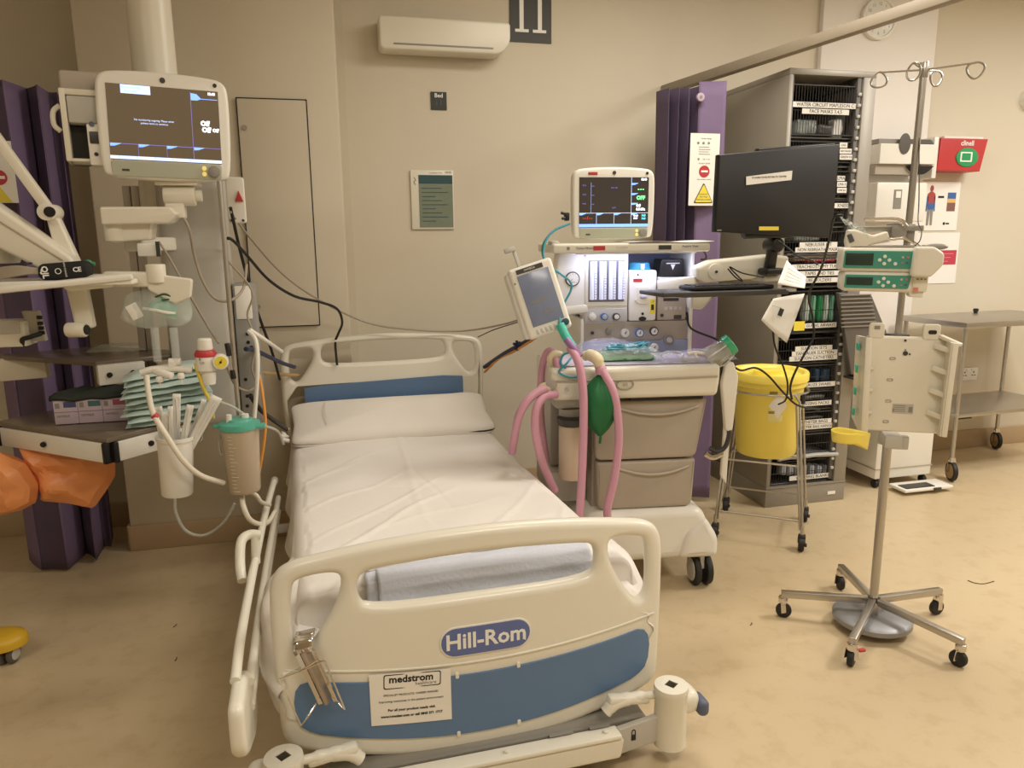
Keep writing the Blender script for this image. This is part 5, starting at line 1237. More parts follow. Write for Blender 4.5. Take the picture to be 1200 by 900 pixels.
g = G(); g.tube([(-.03, .05, .016), (-.012, .03, .022), (.008, .0, .012), (.02, -.0, -.018), (.024, -.005, -.04)], [.02, .024, .024, .021, .017], 14); part('elbow', g, mat('port_cream', (226, 214, 178), .4), t)

def mhose(name, pts, r, m, label, cat='hose', seg=12, rib=False):
    g = G(); g.tube([TM @ MP(px, py, y) for px, py, y in pts], r, seg, 8)
    return solo(name, g, m, label, cat)
pk = 'pink corrugated breathing hoses'
mhose('breathing_hose', [(668, 408, -.1), (676, 420, -.15), (682, 445, -.17), (684, 480, -.18), (683, 530, -.18), (681, 575, -.18), (679, 605, -.18), (678, 630, -.16), (690, 645, -.12), (706, 640, -.14), (712, 615, -.17), (712, 595, -.18), (720, 560, -.18), (725, 520, -.18), (724, 490, -.18), (719, 460, -.18), (707, 436, -.15), (700, 426, -.12)], .0165, pink_m, 'long pink hose loop hanging in front of the grey drawers')
mhose('breathing_hose', [(640, 455, -.12), (628, 461, -.13), (618, 470, -.14), (609, 485, -.14), (604, 505, -.12), (600, 530, -.05)], .0165, pink_m, 'outer pink hose curving from the machine down behind the bed edge')
mhose('breathing_hose', [(652, 462, -.1), (638, 465, -.13), (629, 478, -.15), (627, 500, -.15), (631, 525, -.14), (638, 548, -.1), (650, 575, -.05)], .0165, pink_m, 'inner pink hose curving from the machine down behind the bed edge')
mhose('breathing_hose', [(655, 432, -.05), (650, 416, -.02), (644, 411, .02), (638, 420, .05), (634, 445, .08), (634, 490, .12), (640, 540, .15)], .015, pink_m, 'pink hose arching over the machine worktop left corner')
mhose('teal_line', [(668, 262, .12), (650, 270, .1), (640, 282, .08), (637, 300, .05), (645, 312, .03), (658, 322, .02), (668, 330, .0), (669, 340, .0), (660, 358, .0), (656, 378, -.05), (664, 395, -.08)], .0045, cable_t, 'thin teal line looping from the right monitor down past the gauge', 'line', 8)
mhose('green_line', [(652, 268, .11), (643, 276, .1), (636, 288, .08), (637, 302, .06), (646, 314, .04), (655, 320, .03)], .004, mat('cable_green', (50, 120, 90), .5), 'thin dark green line beside the teal one left of right monitor', 'line', 8)
mhose('teal_circuit', [(656, 380, -.06), (664, 396, -.08), (672, 408, -.1)], .018, teal_m, 'teal breathing circuit connector below the tilted ventilator screen', 'connector')
mhose('teal_coil', [(672, 412, -.06), (660, 416, -.05), (658, 428, -.06), (672, 436, -.08), (690, 434, -.05), (700, 424, -.02), (690, 414, 0), (672, 418, -.02), (664, 426, -.08), (655, 436, -.1), (668, 442, -.1), (684, 440, -.1)], .0045, cable_t, 'teal tubing coiled on the left of the machine worktop', 'tubing', 8)
mhose('purple_sleeve', [(664, 398, -.09), (672, 408, -.12), (680, 418, -.14)], .014, mat('sleeve_violet', (150, 110, 160), .4), 'violet sleeve joining the teal connector and the pink hose', 'sleeve')

# patient monitor on the machine
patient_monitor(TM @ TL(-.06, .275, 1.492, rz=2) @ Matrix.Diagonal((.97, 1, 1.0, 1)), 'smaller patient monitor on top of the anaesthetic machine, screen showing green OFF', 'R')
g = G(); q = TM @ MP(664, 254, .25); g.box(q, (.02, .03, .035), .006); g.cyl(q + Vector((-.01, -.01, .012)), q + Vector((-.028, -.012, .016)), .006); g.cyl(q + Vector((-.01, -.01, -.006)), q + Vector((-.024, -.012, -.008)), .006)
solo('sensor_plug', g, black_p, 'small black sensor plug on the left side of the machine monitor', 'plug')
g = G(); q = MP(795, 278, .25); g.surf(lambda u, v: Vector((-.02 + .37 * u, .16 + .26 * v, 1.481 + .003 * math.sin(6 * u + 2 * v) + .008 * max(0, u - .75))), 14, 6); o = solo('paper_sheet', g, paper, 'white sheet of paper lying on the machine top shelf beside the monitor', 'paper', TM @ TL(0, 0, 0), ang=3)
md = o.modifiers.new('thickness', 'SOLIDIFY'); md.thickness = .0015

# vaporizer and gas module in the lit compartment
t = thing('vaporizer', 'white vaporizer with a blue dial in the lit machine compartment', 'vaporizer', TM @ TL(.072, .285, 1.137))
g = G(); g.b2((-.062, -.03, 0), (.062, .14, .222), .010); bo = part('body', g, white_p, t)
g = G(); g.lathe([(.05, .222), (.051, .23), (.047, .236), (.044, .25), (.038, .254), (0, .255)], Matrix.Translation((0, .04, 0)), 32); dd = part('dial', g, mat('dial_blue', (60, 150, 190), .35), t)
g = G(); g.b2((-.008, -.02, .226), (.008, -.008, .25), .002); part('dial_catch', g, white_p, dd)
g = G(); g.plate([rpoly([(-.028, .15), (-.028, .10), (-.04, .095), (-.02, .075), (.022, .075), (.028, .09), (.026, .15)], .006)], .008, .002, TL(0, -.032, 0)); g2 = part('front_recess', g, cream_p, bo)
g = G(); g.ball((0, -.037, .107), .014, (1.2, .6, .6)); part('filler_knob', g, mat('lens_lilac', (190, 190, 210), .3), g2)
g = G(); g.b2((-.045, -.0315, .172), (-.005, -.03, .186)); part('red_sticker', g, red_m, bo)
g = G(); g.b2((.033, -.0315, .032), (.056, -.03, .096)); ys = part('yellow_label', g, sign_y, bo)
g = G(); g.b2((.038, -.0325, .048), (.05, -.0315, .072)); g.bar((.040, -.032, .08), (.05, -.032, .09), .003, .001); part('label_mark', g, ink, ys)
g = G(); g.plate([ell(0, .01, .017, .01, 16)], .004, 0, TL(0, -.031, 0)); g.plate([ell(0, .032, .006, .006, 12)], .004, 0, TL(0, -.031, 0)); g.plate([ell(-.025, .203, .004, .004, 12)], .003, 0, TL(0, -.031, 0)); part('sight_glass', g, ink, bo)
t = thing('gas_module', 'grey and black gas module right of the white vaporizer', 'module', TM @ TL(.208, .285, 1.137))
g = G(); g.b2((-.066, -.02, 0), (.066, .15, .11), .006); lo2 = part('lower_unit', g, taupe_p, t)
g = G(); g.b2((-.066, -.018, .112), (.066, .15, .19), .006); mi = part('middle_unit', g, grey_p, t)
g = G(); g.plate([rpoly([(-.06, .19), (.06, .19), (.05, .27), (-.052, .27)], .01)], .12, .008, TL(0, .045, 0)); to_ = part('top_block', g, black_p, t)
g = G(); g.plate([[(-.01, .245), (.01, .245), (0, .222)]], .004, 0, TL(0, -.017, 0)); g.b2((-.03, -.018, .248), (.03, -.016, .252)); part('pointer_mark', g, grey_p, to_)
g = G(); g.b2((-.04, -.0195, .125), (.055, -.0175, .15)); part('white_label', g, paper, mi)
g = G(); g.b2((-.04, -.0215, .085), (.03, -.0195, .098)); g.b2((.01, -.0215, .004), (.045, -.0195, .022)); g.cyl((-.045, -.019, .022), (-.045, -.023, .022), .008, seg=12); parts('display_window', g, dkgrey, lo2)
g = G()
for k in range(4): g.b2((-.035 + k * .022, -.0215, .045), (-.02 + k * .022, -.0195, .06), .001)
part('key_row', g, grey_p, lo2)

# tilted ventilator screen
q = TM @ MP(633, 350, -.02)
a_ = q
T = Matrix.Translation(q) @ Matrix.Rotation(math.radians(-8), 4, 'Z') @ Matrix.Rotation(math.radians(-8), 4, 'X') @ Matrix.Rotation(math.radians(-17), 4, 'Y')
t = thing('ventilator_screen', 'small white tilted screen on the left side of the machine', 'screen', T)
g = G(); g.plate([rpoly([(-.09, -.145), (.09, -.145), (.092, .145), (-.09, .145)], .016)], .07, .014, TL(0, .03, 0)); g.plate([rpoly([(-.10, -.14), (.06, -.14), (.06, .135), (-.098, .135)], .016)], .09, .012, TL(-.004, .06, 0)); ho = part('housing', g, white_p, t)
g = G(); g.b2((-.063, -.008, -.10), (.068, -.004, .11), .001); sc = part('screen', g, scr_lcd, t)
g = G(); g.b2((-.06, -.0075, .116), (.05, -.0045, .134)); hd = part('name_strip', g, dkgrey, t)
g = G(); g.text('OHMEDA', .011, TL(-.005, -.008, .125)); part('lettering', g, white_ink, hd)
g = G()
for k in range(6): g.b2((-.055 + k * .018, -.0075, -.132), (-.045 + k * .018, -.005, -.112), .001)
part('key_row', g, grey_p, t)
g = G(); g.cyl((.066, -.005, -.118), (.066, -.022, -.118), .014, seg=20, bev=.002); part('knob', g, mat('knob_dark_teal', (40, 80, 88), .4), t)
g = G(); g.plate([ell(-.078, .085, .004, .004, 10)], .003, 0, TL(0, -.006, 0)); g.b2((.0, -.0085, -.06), (.04, -.0078, -.05)); g.b2((-.04, -.0085, -.01), (.02, -.0078, .0)); parts('mark', g, ink_g, sc)
g = G(); g.bar((-.02, .08, -.05), (.20, .18, -.10), .035, .035, .006); g.bar((-.03, .07, .12), (-.03, .08, .215), .014, .014, .003); g.box((-.045, .075, .225), (.045, .02, .02), .003); parts('support_arm', g, grey_p, t)

# wrapped masks and tubing on the worktop
q = MP(738, 418, .06)
T = TM @ TL(q.x - .005, .06, 1.0)
t = thing('tubing_pack', 'clear crumpled pack of teal tubing and a green base on the machine worktop', 'pack', T)
g = G(); g.b2((-.12, -.05, .0), (.10, .07, .022), .01); part('green_base', g, mat('pack_green', (70, 150, 90), .4), t)
g = G()
random.seed(3)
for k in range(9):
    P = [(random.uniform(-.10, .09), random.uniform(-.05, .06), random.uniform(.025, .065)) for _ in range(5)]
    g.tube(P, .0042, 6, 5)
part('coiled_tubing', g, cable_t, t, stuff=True)
g = G(); g.surf(lambda u, v: Vector((-.14 + .27 * u, -.07 + .15 * v, .010 + .05 * (math.sin(PI * u) * math.sin(PI * v)) ** .35 + .012 * nz(u * 14, v * 10, 1))), 34, 22); part('film', g, film_c, t, ang=.3)
T = TM @ TL(-.10, .17, 1.0)
g = G(); g.surf(lambda u, v: Vector((.30 * (u - .5), .12 * (v - .5), .01 + .06 * math.sin(PI * u) ** .5 * (.3 + .7 * v) + .01 * nz(u * 12, v * 9, 4))), 30, 14); solo('clear_wrapper', g, film_v, 'clear crumpled wrapper standing behind the teal tubing pack', 'wrapper', T, ang=.3)
q = MP(798, 415, .05)
T = TM @ TL(q.x + .05, .03, 1.0)
t = thing('airway_pack', 'clear violet tinted wrapper with a white connector at the worktop right end', 'pack', T)
g = G(); g.surf(lambda u, v: Vector((-.17 + .33 * u, -.09 + .19 * v, .004 + .035 * (math.sin(PI * u) * math.sin(PI * v)) ** .4 * (.4 + .8 * u) + .012 * nz(u * 12, v * 8, 6))), 34, 22); part('film', g, film_v, t, ang=.3)
g = G(); g.tube([(-.05, -.06, .03), (-.02, -.06, .035), (.02, -.065, .03)], .008, 8); g.tube([(-.02, -.06, .035), (-.015, -.075, .012)], .006, 8); part('connector', g, white_p, t)
g = G(); g.tube([(-.15, -.02, .02), (-.12, -.02, .035), (-.07, -.05, .03), (-.08, -.085, .012), (.0, -.08, .01)], .005, 8); part('tube', g, tube_c, t)
# clear face mask with green valve between machine and bucket
q = at(852, 406, 2.72)
T = Matrix.Translation(q) @ Matrix.Rotation(math.radians(52), 4, 'Y') @ Matrix.Rotation(math.radians(12), 4, 'X') @ Matrix.Diagonal((.85, .85, .95, 1))
t = thing('oxygen_mask', 'clear mask with a green ring leaning beside the yellow bucket', 'mask', T)
g = G(); g.lathe([(.048, .0), (.05, -.02), (.058, -.07), (.06, -.10), (.05, -.105)], None, 30, cap=False); part('shell', g, mat('mask_clear', (225, 225, 205), .15, alpha=.35, spec=.9), t)
g = G(); g.lathe([(.05, -.004), (.052, .0), (.052, .022), (.048, .026), (.03, .028), (.0, .03)], None, 30); part('green_ring', g, mat('ring_green', (70, 180, 130), .35), t)
g = G(); g.tube([(.048, 0, .02), (.062, 0, -.01), (.07, 0, -.05), (.06, 0, -.085)], .004, 8); part('strap', g, white_p, t)

# ================================================================== RIGHT SIDE: CURTAIN, CABINET, BUCKET, DRIP STAND
A2 = atz(825, 584, .02)
TC2 = frame(A2.x, A2.y, 0)
XA = at(765, 125, 3.95).x - A2.x; XB = at(806, 110, 3.85).x - A2.x; XC = at(842, 105, 3.75).x - A2.x
fl = []
n = 7
xs_ = [XA + (XB - XA) * k / n for k in range(n + 1)]
for k in range(n): fl.append((xs_[k], .22 - .1 * (k % 2) - .012 * k, xs_[k + 1], .22 - .1 * ((k + 1) % 2) - .012 * (k + 1)))
rc = folded_curtain(fl, TC2, 'purple folded curtain with a printed notice panel standing between machine and cabinet', .03, 2.27, purple_shaded, purple_shaded)  # rear folds all wear the shaded copy of the cloth
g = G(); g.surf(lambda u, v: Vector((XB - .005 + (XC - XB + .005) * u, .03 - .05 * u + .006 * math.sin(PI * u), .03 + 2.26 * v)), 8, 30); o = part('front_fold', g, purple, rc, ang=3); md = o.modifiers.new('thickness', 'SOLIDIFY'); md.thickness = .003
def CP(px, py, y=-.03): return lp(TC2, px, py, y)
q = CP(823, 113, -.02); g = G(); g.cyl((q.x, .01, q.z), (q.x, -.008, q.z), .021, seg=24, bev=.002); ey = part('eyelet', g, mat('eyelet_lilac', (190, 170, 190), .4), rc)
g = G(); g.cyl((q.x, -.008, q.z), (q.x, -.01, q.z), .008, seg=14); part('eyelet_centre', g, midgrey, ey)
p1_, p2_ = CP(809, 156, -.02), CP(840, 241, -.02)
g = G(); g.plate([rrect(p1_.x, p2_.z, p2_.x, p1_.z, .003)], .002, 0, TL(0, -.024, 0)); nt_ = part('printed_notice', g, paper, rc)
cx = (p1_.x + p2_.x) / 2
g = G(); q = CP(823, 201, -.02); g.plate([ell(cx, q.z, .03, .03)], .002, 0, TL(0, -.026, 0)); nd = part('no_entry_disc', g, red_m, nt_)
g = G(); g.b2((cx - .019, -.029, q.z - .005), (cx + .019, -.027, q.z + .005)); part('bar', g, white_ink, nd)
g = G(); z0, z1 = CP(823, 238, -.02).z, CP(823, 214, -.02).z; g.plate([rpoly([(cx - .056, z0), (cx + .056, z0), (cx, z1)], .01)], .002, 0, TL(0, -.0258, 0)); wt2 = part('warning_triangle', g, ink, nt_)
g = G(); g.plate([rpoly([(cx - .050, z0 + .004), (cx + .050, z0 + .004), (cx, z1 - .008)], .01)], .002, 0, TL(0, -.0268, 0)); yl = part('triangle_fill', g, sign_y, wt2)
g = G()
for k in range(3): g.text(['PLEASE DO', 'NOT PASS', 'CURTAIN CLOSED'][k], .010, TL(cx, -.0282, z0 + .045 - k * .014))
part('lettering', g, ink_g, yl)
g = G(); g.text('DO NOT ENTER', .009, TL(cx, -.0255, q.z + .04)); g.text('Please ask before entering', .0075, TL(cx, -.0255, q.z - .04)); g.plate([ell(cx - .035, q.z + .062, .006, .006, 12)], .001, 0, TL(0, -.0255, 0)); g.text('bay in use', .010, TL(cx + .01, -.0255, q.z + .062))
for k in range(4): g.b2((cx - .035, -.0258, q.z + .085 + k * .012), (cx + .03 - .008 * (k % 2), -.0255, q.z + .088 + k * .012))
for k in range(3): g.plate([ell(cx - .04 + .03 * k, q.z + .142, .007, .007, 10)], .001, 0, TL(0, -.0255, 0))
g.text('Curtain change', .010, TL(cx + .005, -.0255, q.z + .165)); part('lettering', g, ink_g, nt_)

# ---- storage cabinet
TCab = frame(2.33, 3.50, 0)
cb = thing('storage_cabinet', 'tall open grey steel storage cabinet full of labelled baskets', 'cabinet', TCab)
CW, CD, CH = .512, .66, 2.33
g = G(); g.b2((0, 0, .116), (.022, CD, CH - .0301), .002); g.b2((CW - .075, 0, .116), (CW, CD, CH - .0301), .002); g.b2((0, 0, CH - .03), (CW, CD, CH), .003); ca_ = part('carcass', g, cab_m, cb)
g = G(); g.b2((.02, CD - .02, .11), (CW - .03, CD - .005, CH - .03)); part('back_panel', g, cab_in, ca_)
g = G(); g.b2((0.0, 0, .0), (CW, CD, .115), .003); g.b2((-.002, -.004, .11), (CW + .002, 0.01, .118)); pl_ = part('plinth', g, cab_m, cb)
g = G(); q = lp(TCab, 975, 577, -.002); g.b2((q.x - .03, -.004, q.z - .01), (q.x + .02, -.001, q.z + .008)); part('maker_plate', g, paper, pl_)
g = G(); g.b2((CW - .105, .01, .13), (CW - .075, .09, CH - .03), .002); g.b2((.022, .01, .13), (.035, .09, CH - .03), .002); rn = part('runner_column', g, cab_in, ca_)
z = .2; k = 0
while z < CH - .06:
    g = G(); g.box((CW - .092, .004, z), (.018, .012, .016), .003); part('runner_stud', g, grey_p, rn); z += .0545
def zc(py): return lp(TCab, 940, py, 0).z
rows = [ # top px, bottom px, labels, wire count
 (92, 118, [], 'wire'),
]
def basket(z0, z1, label, T=TCab, x0=.04, x1=CW - .11):
    t = thing('wire_basket', label, 'basket', T @ TL((x0 + x1) / 2, .02, z0), 'dark baskets in the storage cabinet')
    w = (x1 - x0) / 2; h = z1 - z0
    g = G()
    for zz in (0.004, h): g.tube([(-w, 0, zz), (w, 0, zz), (w, .5, zz), (-w, .5, zz)], .004, 6, closed=True, smooth=False)
    g.tube([(-w, 0, h * .5), (w, 0, h * .5)], .002, 5)
    part('rim', g, mesh_k, t)
    g = G(); nn = 22
    for k in range(nn + 1):
        x = -w + 2 * w * k / nn; g.tube([(x, 0, h), (x, 0, 0.002), (x, .5, 0.002)], .0017, 4, smooth=False, cap=False)
    for k in range(12):
        for sx in (-w, w): g.tube([(sx, .04 * k + .02, h), (sx, .04 * k + .02, 0)], .0016, 4, smooth=False, cap=False)
    part('wire_grid', g, mesh_k, t); return t, w, h
def strip(t, s, x0, x1, z, h=.028, y=-.008, tag=None):
    g = G(); g.b2((x0, y - .001, z - h / 2), (x1, y + .001, z + h / 2)); lb_ = part('label_strip', g, labelp, t, tag)
    g = G(); sz = min(h * .95, (x1 - x0) / max(1, len(s)) * 1.55); g.text(s, sz, TL((x0 + x1) / 2, y - .0013, z)); part('lettering', g, ink, lb_)
BL = [ # (top py, bottom py, [(text, x0px, x1px, py)], description)
 (98, 158, [('WATER CIRCUIT MAPLESON C', 929, 1005, 122), ('FACE MASKS 3,4,5', 940, 995, 130)], 'wire basket on the top level, labelled water circuit and face masks'),
 (165, 190, [('3,4,5', 984, 993, 170), ('RED VALVES', 984, 998, 177), ('GREEN HOSE', 984, 1003, 184)], 'wire basket second from the top, half behind the black screen'),
 (200, 228, [('LMA', 981, 990, 209), ('LMA 3', 981, 992, 216), ('LMA 4,5', 981, 992, 223)], 'wire basket third from the top, at the black screen edge'),
 (235, 262, [('KNEES', 978, 998, 241)], 'wire basket fourth from the top, at the black screen lower corner'),
 (272, 296, [('NEBULISER KIT', 937, 981, 287), ('NON REBREATHE MASKS', 932, 986, 293)], 'wire basket just below the black screen, two label rows'),
 (303, 333, [('TRACHEOSTOMY TUBES', 928, 990, 313), ('TAPES AND TIES', 932, 988, 321), ('TUBE HOLDERS', 932, 983, 329)], 'wire basket under the red and white packet, three label rows'),
 (342, 387, [('GUEDEL AIRWAYS', 943, 980, 382)], 'wire basket holding the green and clear packets'),
 (398, 424, [('SUCTION SETS', 932, 975, 409), ('YANKAUER SUCTION', 928, 981, 415), ('SUCTION CATHETERS', 925, 982, 421)], 'wire basket below the green packets, with a stepped label'),
 (430, 457, [('GAUZE SWABS', 936, 980, 452)], 'wire basket with blue packets, behind the yellow bucket'),
 (461, 479, [('DRESSING PACKS', 935, 974, 474)], 'shallow wire basket level with the red sharps label'),
 (485, 506, [('CATHETER BAGS', 931, 974, 496), ('CATHETER BAG HANGERS', 929, 981, 502)], 'wire basket labelled catheter bags and hangers'),
 (511, 533, [], 'unlabelled wire basket second from the bottom of the cabinet'),
 (541, 567, [('WARMING BLANKETS', 925, 983, 561)], 'lowest wire basket, labelled warming blankets'),
]
bks = []
for tp, bt, labs_, d in BL:
    t, w, h = basket(zc(bt), zc(tp), d); bks.append((t, w, h))
    off = t.matrix_world.translation
    Tt = TCab @ TL((.04 + CW - .11) / 2, .02, zc(bt))
    for s, xa, xb, py in labs_:
        a_ = lp(Tt, xa, py, -.008); b_2 = lp(Tt, xb, py, -.008); hh = .026
        strip(t, s, a_.x, b_2.x, a_.z, hh)
for py in (160, 194, 232, 266, 299, 337, 391, 427, 459, 482, 508, 537, 570):
    z = zc(py); g = G(); g.b2((.03, .03, z - .004), (CW - .10, .56, z + .002)); part('shelf', g, cab_in, cb)
# contents
def cabx(px, py, y=.02): return TCab @ lp(TCab, px, py, y)
def cont(name, px0, px1, py0, py1, m, label, cat, d=.1, y=.05, bev=.012, wob=.006, group=None):
    a_ = lp(TCab, px0, py1, y); b_2 = lp(TCab, px1, py0, y); w = b_2.x - a_.x; h = b_2.z - a_.z
    g = G(); g.box((0, d / 2, h / 2), (w, d, h), bev, seg=3)
    bmesh.ops.subdivide_edges(g.bm, edges=[e for e in g.bm.edges if e.calc_length() > .03], cuts=4, use_grid_fill=True)
    sd = px0 * .13
    g.warp(lambda v: v + Vector((wob * nz(v.z * 25, v.y * 20, sd), wob * nz(v.x * 30, v.z * 30, sd), wob * nz(v.x * 25, v.y * 20, sd + 2))))
    return solo(name, g, m, label, cat, TCab @ TL((a_.x + b_2.x) / 2, y, a_.z), group, ang=.6)
cont('clear_packet', 934, 958, 140, 157, film_c, 'clear crumpled packet at the left of the top basket', 'packet')
cont('white_bag', 976, 989, 140, 162, mat('bag_white', (225, 222, 216), .4), 'small white bag standing in the upper cabinet right of middle', 'bag', .05)
cont('dark_packet', 958, 976, 145, 158, dkgrey, 'dark packet between clear packet and white bag', 'packet')
cont('clear_packet', 932, 962, 271, 283, film_c, 'clear crumpled packet heaped just below the black screen', 'packet')
cont('red_white_packet', 930, 985, 297, 306, mat('packet_white', (228, 214, 204), .5), 'long white packet lying in the middle of the cabinet', 'packet', wob=.01)
cont('red_packet', 945, 980, 303, 308, red_m, 'thin red packet under the long white packet', 'packet', y=.045)
for k in range(5):
    x0 = 944 + k * 7.4
    m_ = (green_m, mat('packet_clear_white', (215, 225, 218), .3), mat('packet_mint', (130, 190, 160), .4))[(k + 1) % 3]
    cont('airway_packet', x0, x0 + 6.5, 346, 377, m_, ['leftmost tall packet in the green packet row', 'second tall packet from left in the green packet row', 'middle tall packet in the green packet row', 'second tall packet from right in the green packet row', 'rightmost tall packet in the green packet row'][k], 'packet', .06, group='tall green and clear packets')
g = G(); q = lp(TCab, 937, 381, -.012); g.b2((q.x - .035, -.014, q.z - .03), (q.x + .03, -.010, q.z + .02)); solo('yellow_label', g, sign_y, 'yellow label below the green packets, beside the hanging paper', 'label', TCab)
for k, (a0, a1) in enumerate(((955, 962), (963, 974))):
    cont('blue_packet', a0, a1, 432, 447, mat('packet_blue', (60, 90, 130), .4), ['narrow blue packet behind the yellow bucket rim, left one', 'wider blue packet behind the yellow bucket rim, right one'][k], 'packet', .06)
cont('gauze_pack', 936, 967, 462, 469, mat('gauze_grey', (150, 148, 146), .5), 'flat grey pack lying in the shallow basket', 'packet')
cont('blanket_pack', 913, 984, 530, 541, mat('blanket_grey', (178, 178, 176), .4), 'folded grey plastic pack lying across the bottom basket', 'packet', .2, -.005, .018, .012)
for k in range(8):
    x0 = 915 + k * 8.4
    cont('wrapped_roll', x0, x0 + 7.5, 545, 558, mat('roll_silver', (182, 186, 194), .35), 'silver grey wrapped roll standing in the lowest cabinet basket', 'roll', .06, .03, group='silver rolls in the lowest basket')
cont('catheter_pack', 932, 965, 487, 493, mat('pack_dark_clear', (105, 102, 98), .3), 'dark clear pack behind the catheter bags label', 'packet')

# ---- black screen seen from behind / front, on its arm
c = at(911, 222, 2.75)
TS = frame(c.x, 2.75, c.z, rz=6)
t = thing('black_screen', 'large black flat computer screen with a paper strip, in front of cabinet', 'screen', TS)
def SP(px, py, y=0): q = lp(TS, px, py, y); return (q.x, q.z)
g = G(); g.plate([rpoly([SP(838, 272), SP(975, 279), SP(985, 168), SP(843, 181)], .004)], .03, .006, TL(0, .015, 0)); fr = part('panel', g, black_p, t)
g = G(); g.plate([[SP(894, 173), SP(985, 166), SP(975, 276), SP(880, 280)]], .03, .008, TL(0, .04, 0)); part('rear_bulge', g, black_p, t)
g = G(); g.plate([[SP(874, 207), SP(928, 200), SP(927, 211), SP(874, 217)]], .002, 0, TL(0, -.002, 0)); st_ = part('paper_strip', g, paper, t)
g = G(); q = lp(TS, 901, 208.5, 0); g.text('IF FOUND PLEASE RETURN TO THEATRE', .0092, TL(q.x, -.0033, q.z + .003, ry=-3)); part('lettering', g, ink, st_)
g = G(); g.plate([[SP(889, 265.5), SP(912, 265.5), SP(912, 270), SP(889, 270)]], .002, 0, TL(0, -.002, 0)); part('yellow_sticker', g, sign_y, t)
g = G(); q = lp(TS, 840, 270, 0); g.b2((q.x, -.003, q.z - .002), (q.x + .02, -.001, q.z + .003)); part('maker_mark', g, midgrey, t)
g = G(); q = lp(TS, 898, 283, .06); g.plate([rpoly([SP(875, 264), SP(935, 266), SP(930, 279), SP(878, 279)], .006)], .04, .008, TL(0, .035, 0)); g.bar((q.x + .04, .06, q.z + .02), (q.x + .04, .08, q.z - .12), .045, .03, .008); g.cyl((q.x + .04, .03, q.z - .015), (q.x + .04, .10, q.z - .015), .03, seg=18, bev=.003); g.box((q.x + .04, .07, q.z - .125), (.09, .07, .03), .01); part('stand_neck', g, black_p, t)
# support arm
t = thing('screen_arm', 'cream wall arm carrying the black screen and keyboard tray', 'arm', frame(1.6, 2.9, 1.3))
O4 = Vector((1.6, 2.9, 1.3)); L = lambda px, py, Y=2.9: at(px, py, Y) - O4
g = G(); pts = [L(812, 313), L(830, 305), L(898, 298), L(920, 300), L(920, 318), L(880, 326), L(822, 331), L(812, 325)]; g.plate([rpoly([(p.x, p.z) for p in pts], .015)], .07, .015); part('upper_arm', g, cream_p, t)
g = G(); q = L(833, 318); g.cyl((q.x, -.045, q.z), (q.x, .02, q.z), .034, seg=24, bev=.003); jo = part('joint', g, cream_p, t)
g = G(); g.cyl((q.x, -.05, q.z), (q.x, -.044, q.z), .006, seg=10); part('joint_screw', g, dkgrey, jo)
g = G(); pts = [L(805, 335), L(845, 335), L(818, 362), L(806, 361)]; g.plate([rpoly([(p.x, p.z) for p in pts], .008)], .05, .008, TL(0, -.01, 0)); part('lower_bracket', g, cream_p, t)
g = G(); q = L(900, 323); g.b2((q.x - .07, -.08, q.z - .02), (q.x + .07, .03, q.z + .005), .006); g.bar((q.x - .3, .02, q.z), (q.x, .0, q.z), .03, .03, .004); part('tray_mount', g, grey_p, t)
g = G(); q1, q2 = L(822, 330), L(920, 300); g.bar(q1 + Vector((-.02, .0, -.0)), q1 + Vector((-.14, .12, -.02)), .06, .05, .01); part('rear_link', g, cream_p, t)
# keyboard tray
TK = frame(at(850, 340, 2.72).x, 2.72, at(850, 340, 2.72).z, rz=2)
t = thing('keyboard_tray', 'dark grey keyboard tray sticking out beside the machine', 'keyboard tray', TK)
g = G(); q1, q2 = lp(TK, 776, 336, -.10), lp(TK, 928, 341, -.10)
g.b2((q1.x, -.10, -.012), (q2.x - .02, .10, .004), .005); g.plate([rpoly([(q1.x, .006), (q1.x, -.006), (q1.x + .1, -.016), (q2.x - .02, -.016), (q2.x - .02, .004)], .004)], .02, .004, TL(0, -.10, 0)); part('tray', g, dkgrey, t)
g = G(); g.b2((q1.x + .16, -.07, .006), (q2.x - .06, .07, .022), .006); kb = part('keyboard', g, black_p, t)
g = G()
for r in range(4):
    for k in range(13):
        x = q1.x + .175 + k * .0215; 
        if x < q2.x - .085: g.b2((x, -.055 + r * .028, .021), (x + .018, -.033 + r * .028, .026), .002)
part('keys', g, black_p, kb, stuff=True)
g = G(); g.box((q2.x - .01, -.09, .0), (.05, .04, .012), .003); part('tray_clip', g, grey_p, t)
# hanging papers
p_ = [at(*q) for q in ((922, 306, 2.66), (946, 333, 2.64), (940, 337, 2.60), (912, 334, 2.62))]
def sheet4(name, P, label):
    g = G(); c = sum(P, Vector()) / 4
    g.surf(lambda u, v: (P[0].lerp(P[1], u).lerp(P[3].lerp(P[2], u), v) - c) + Vector((0, .01 * math.sin(PI * u), 0)), 8, 8); t = thing(name, label, 'paper', Matrix.Translation(c))
    o = part('sheet', g, paper, t, ang=3); md = o.modifiers.new('thickness', 'SOLIDIFY'); md.thickness = .001; return t, c
P = [at(918, 304, 2.66), at(944, 331, 2.66), at(940, 338, 2.6), at(911, 334, 2.6)]
P = [at(922, 305, 2.68), at(945, 325, 2.68), at(943, 338, 2.6), at(911, 333, 2.6)]
t, c = sheet4('printed_sheet', P, 'white printed sheet propped on the keyboard tray corner')
g = G()
for k in range(4):
    a_ = P[0].lerp(P[3], .25 + .17 * k).lerp(P[1].lerp(P[2], .25 + .17 * k), .15); b_2 = P[0].lerp(P[3], .25 + .17 * k).lerp(P[1].lerp(P[2], .25 + .17 * k), .8)
    g.bar(a_ - c + Vector((0, -.003, 0)), b_2 - c + Vector((0, -.003, 0)), .002, .001)
part('text_lines', g, ink_g, t)
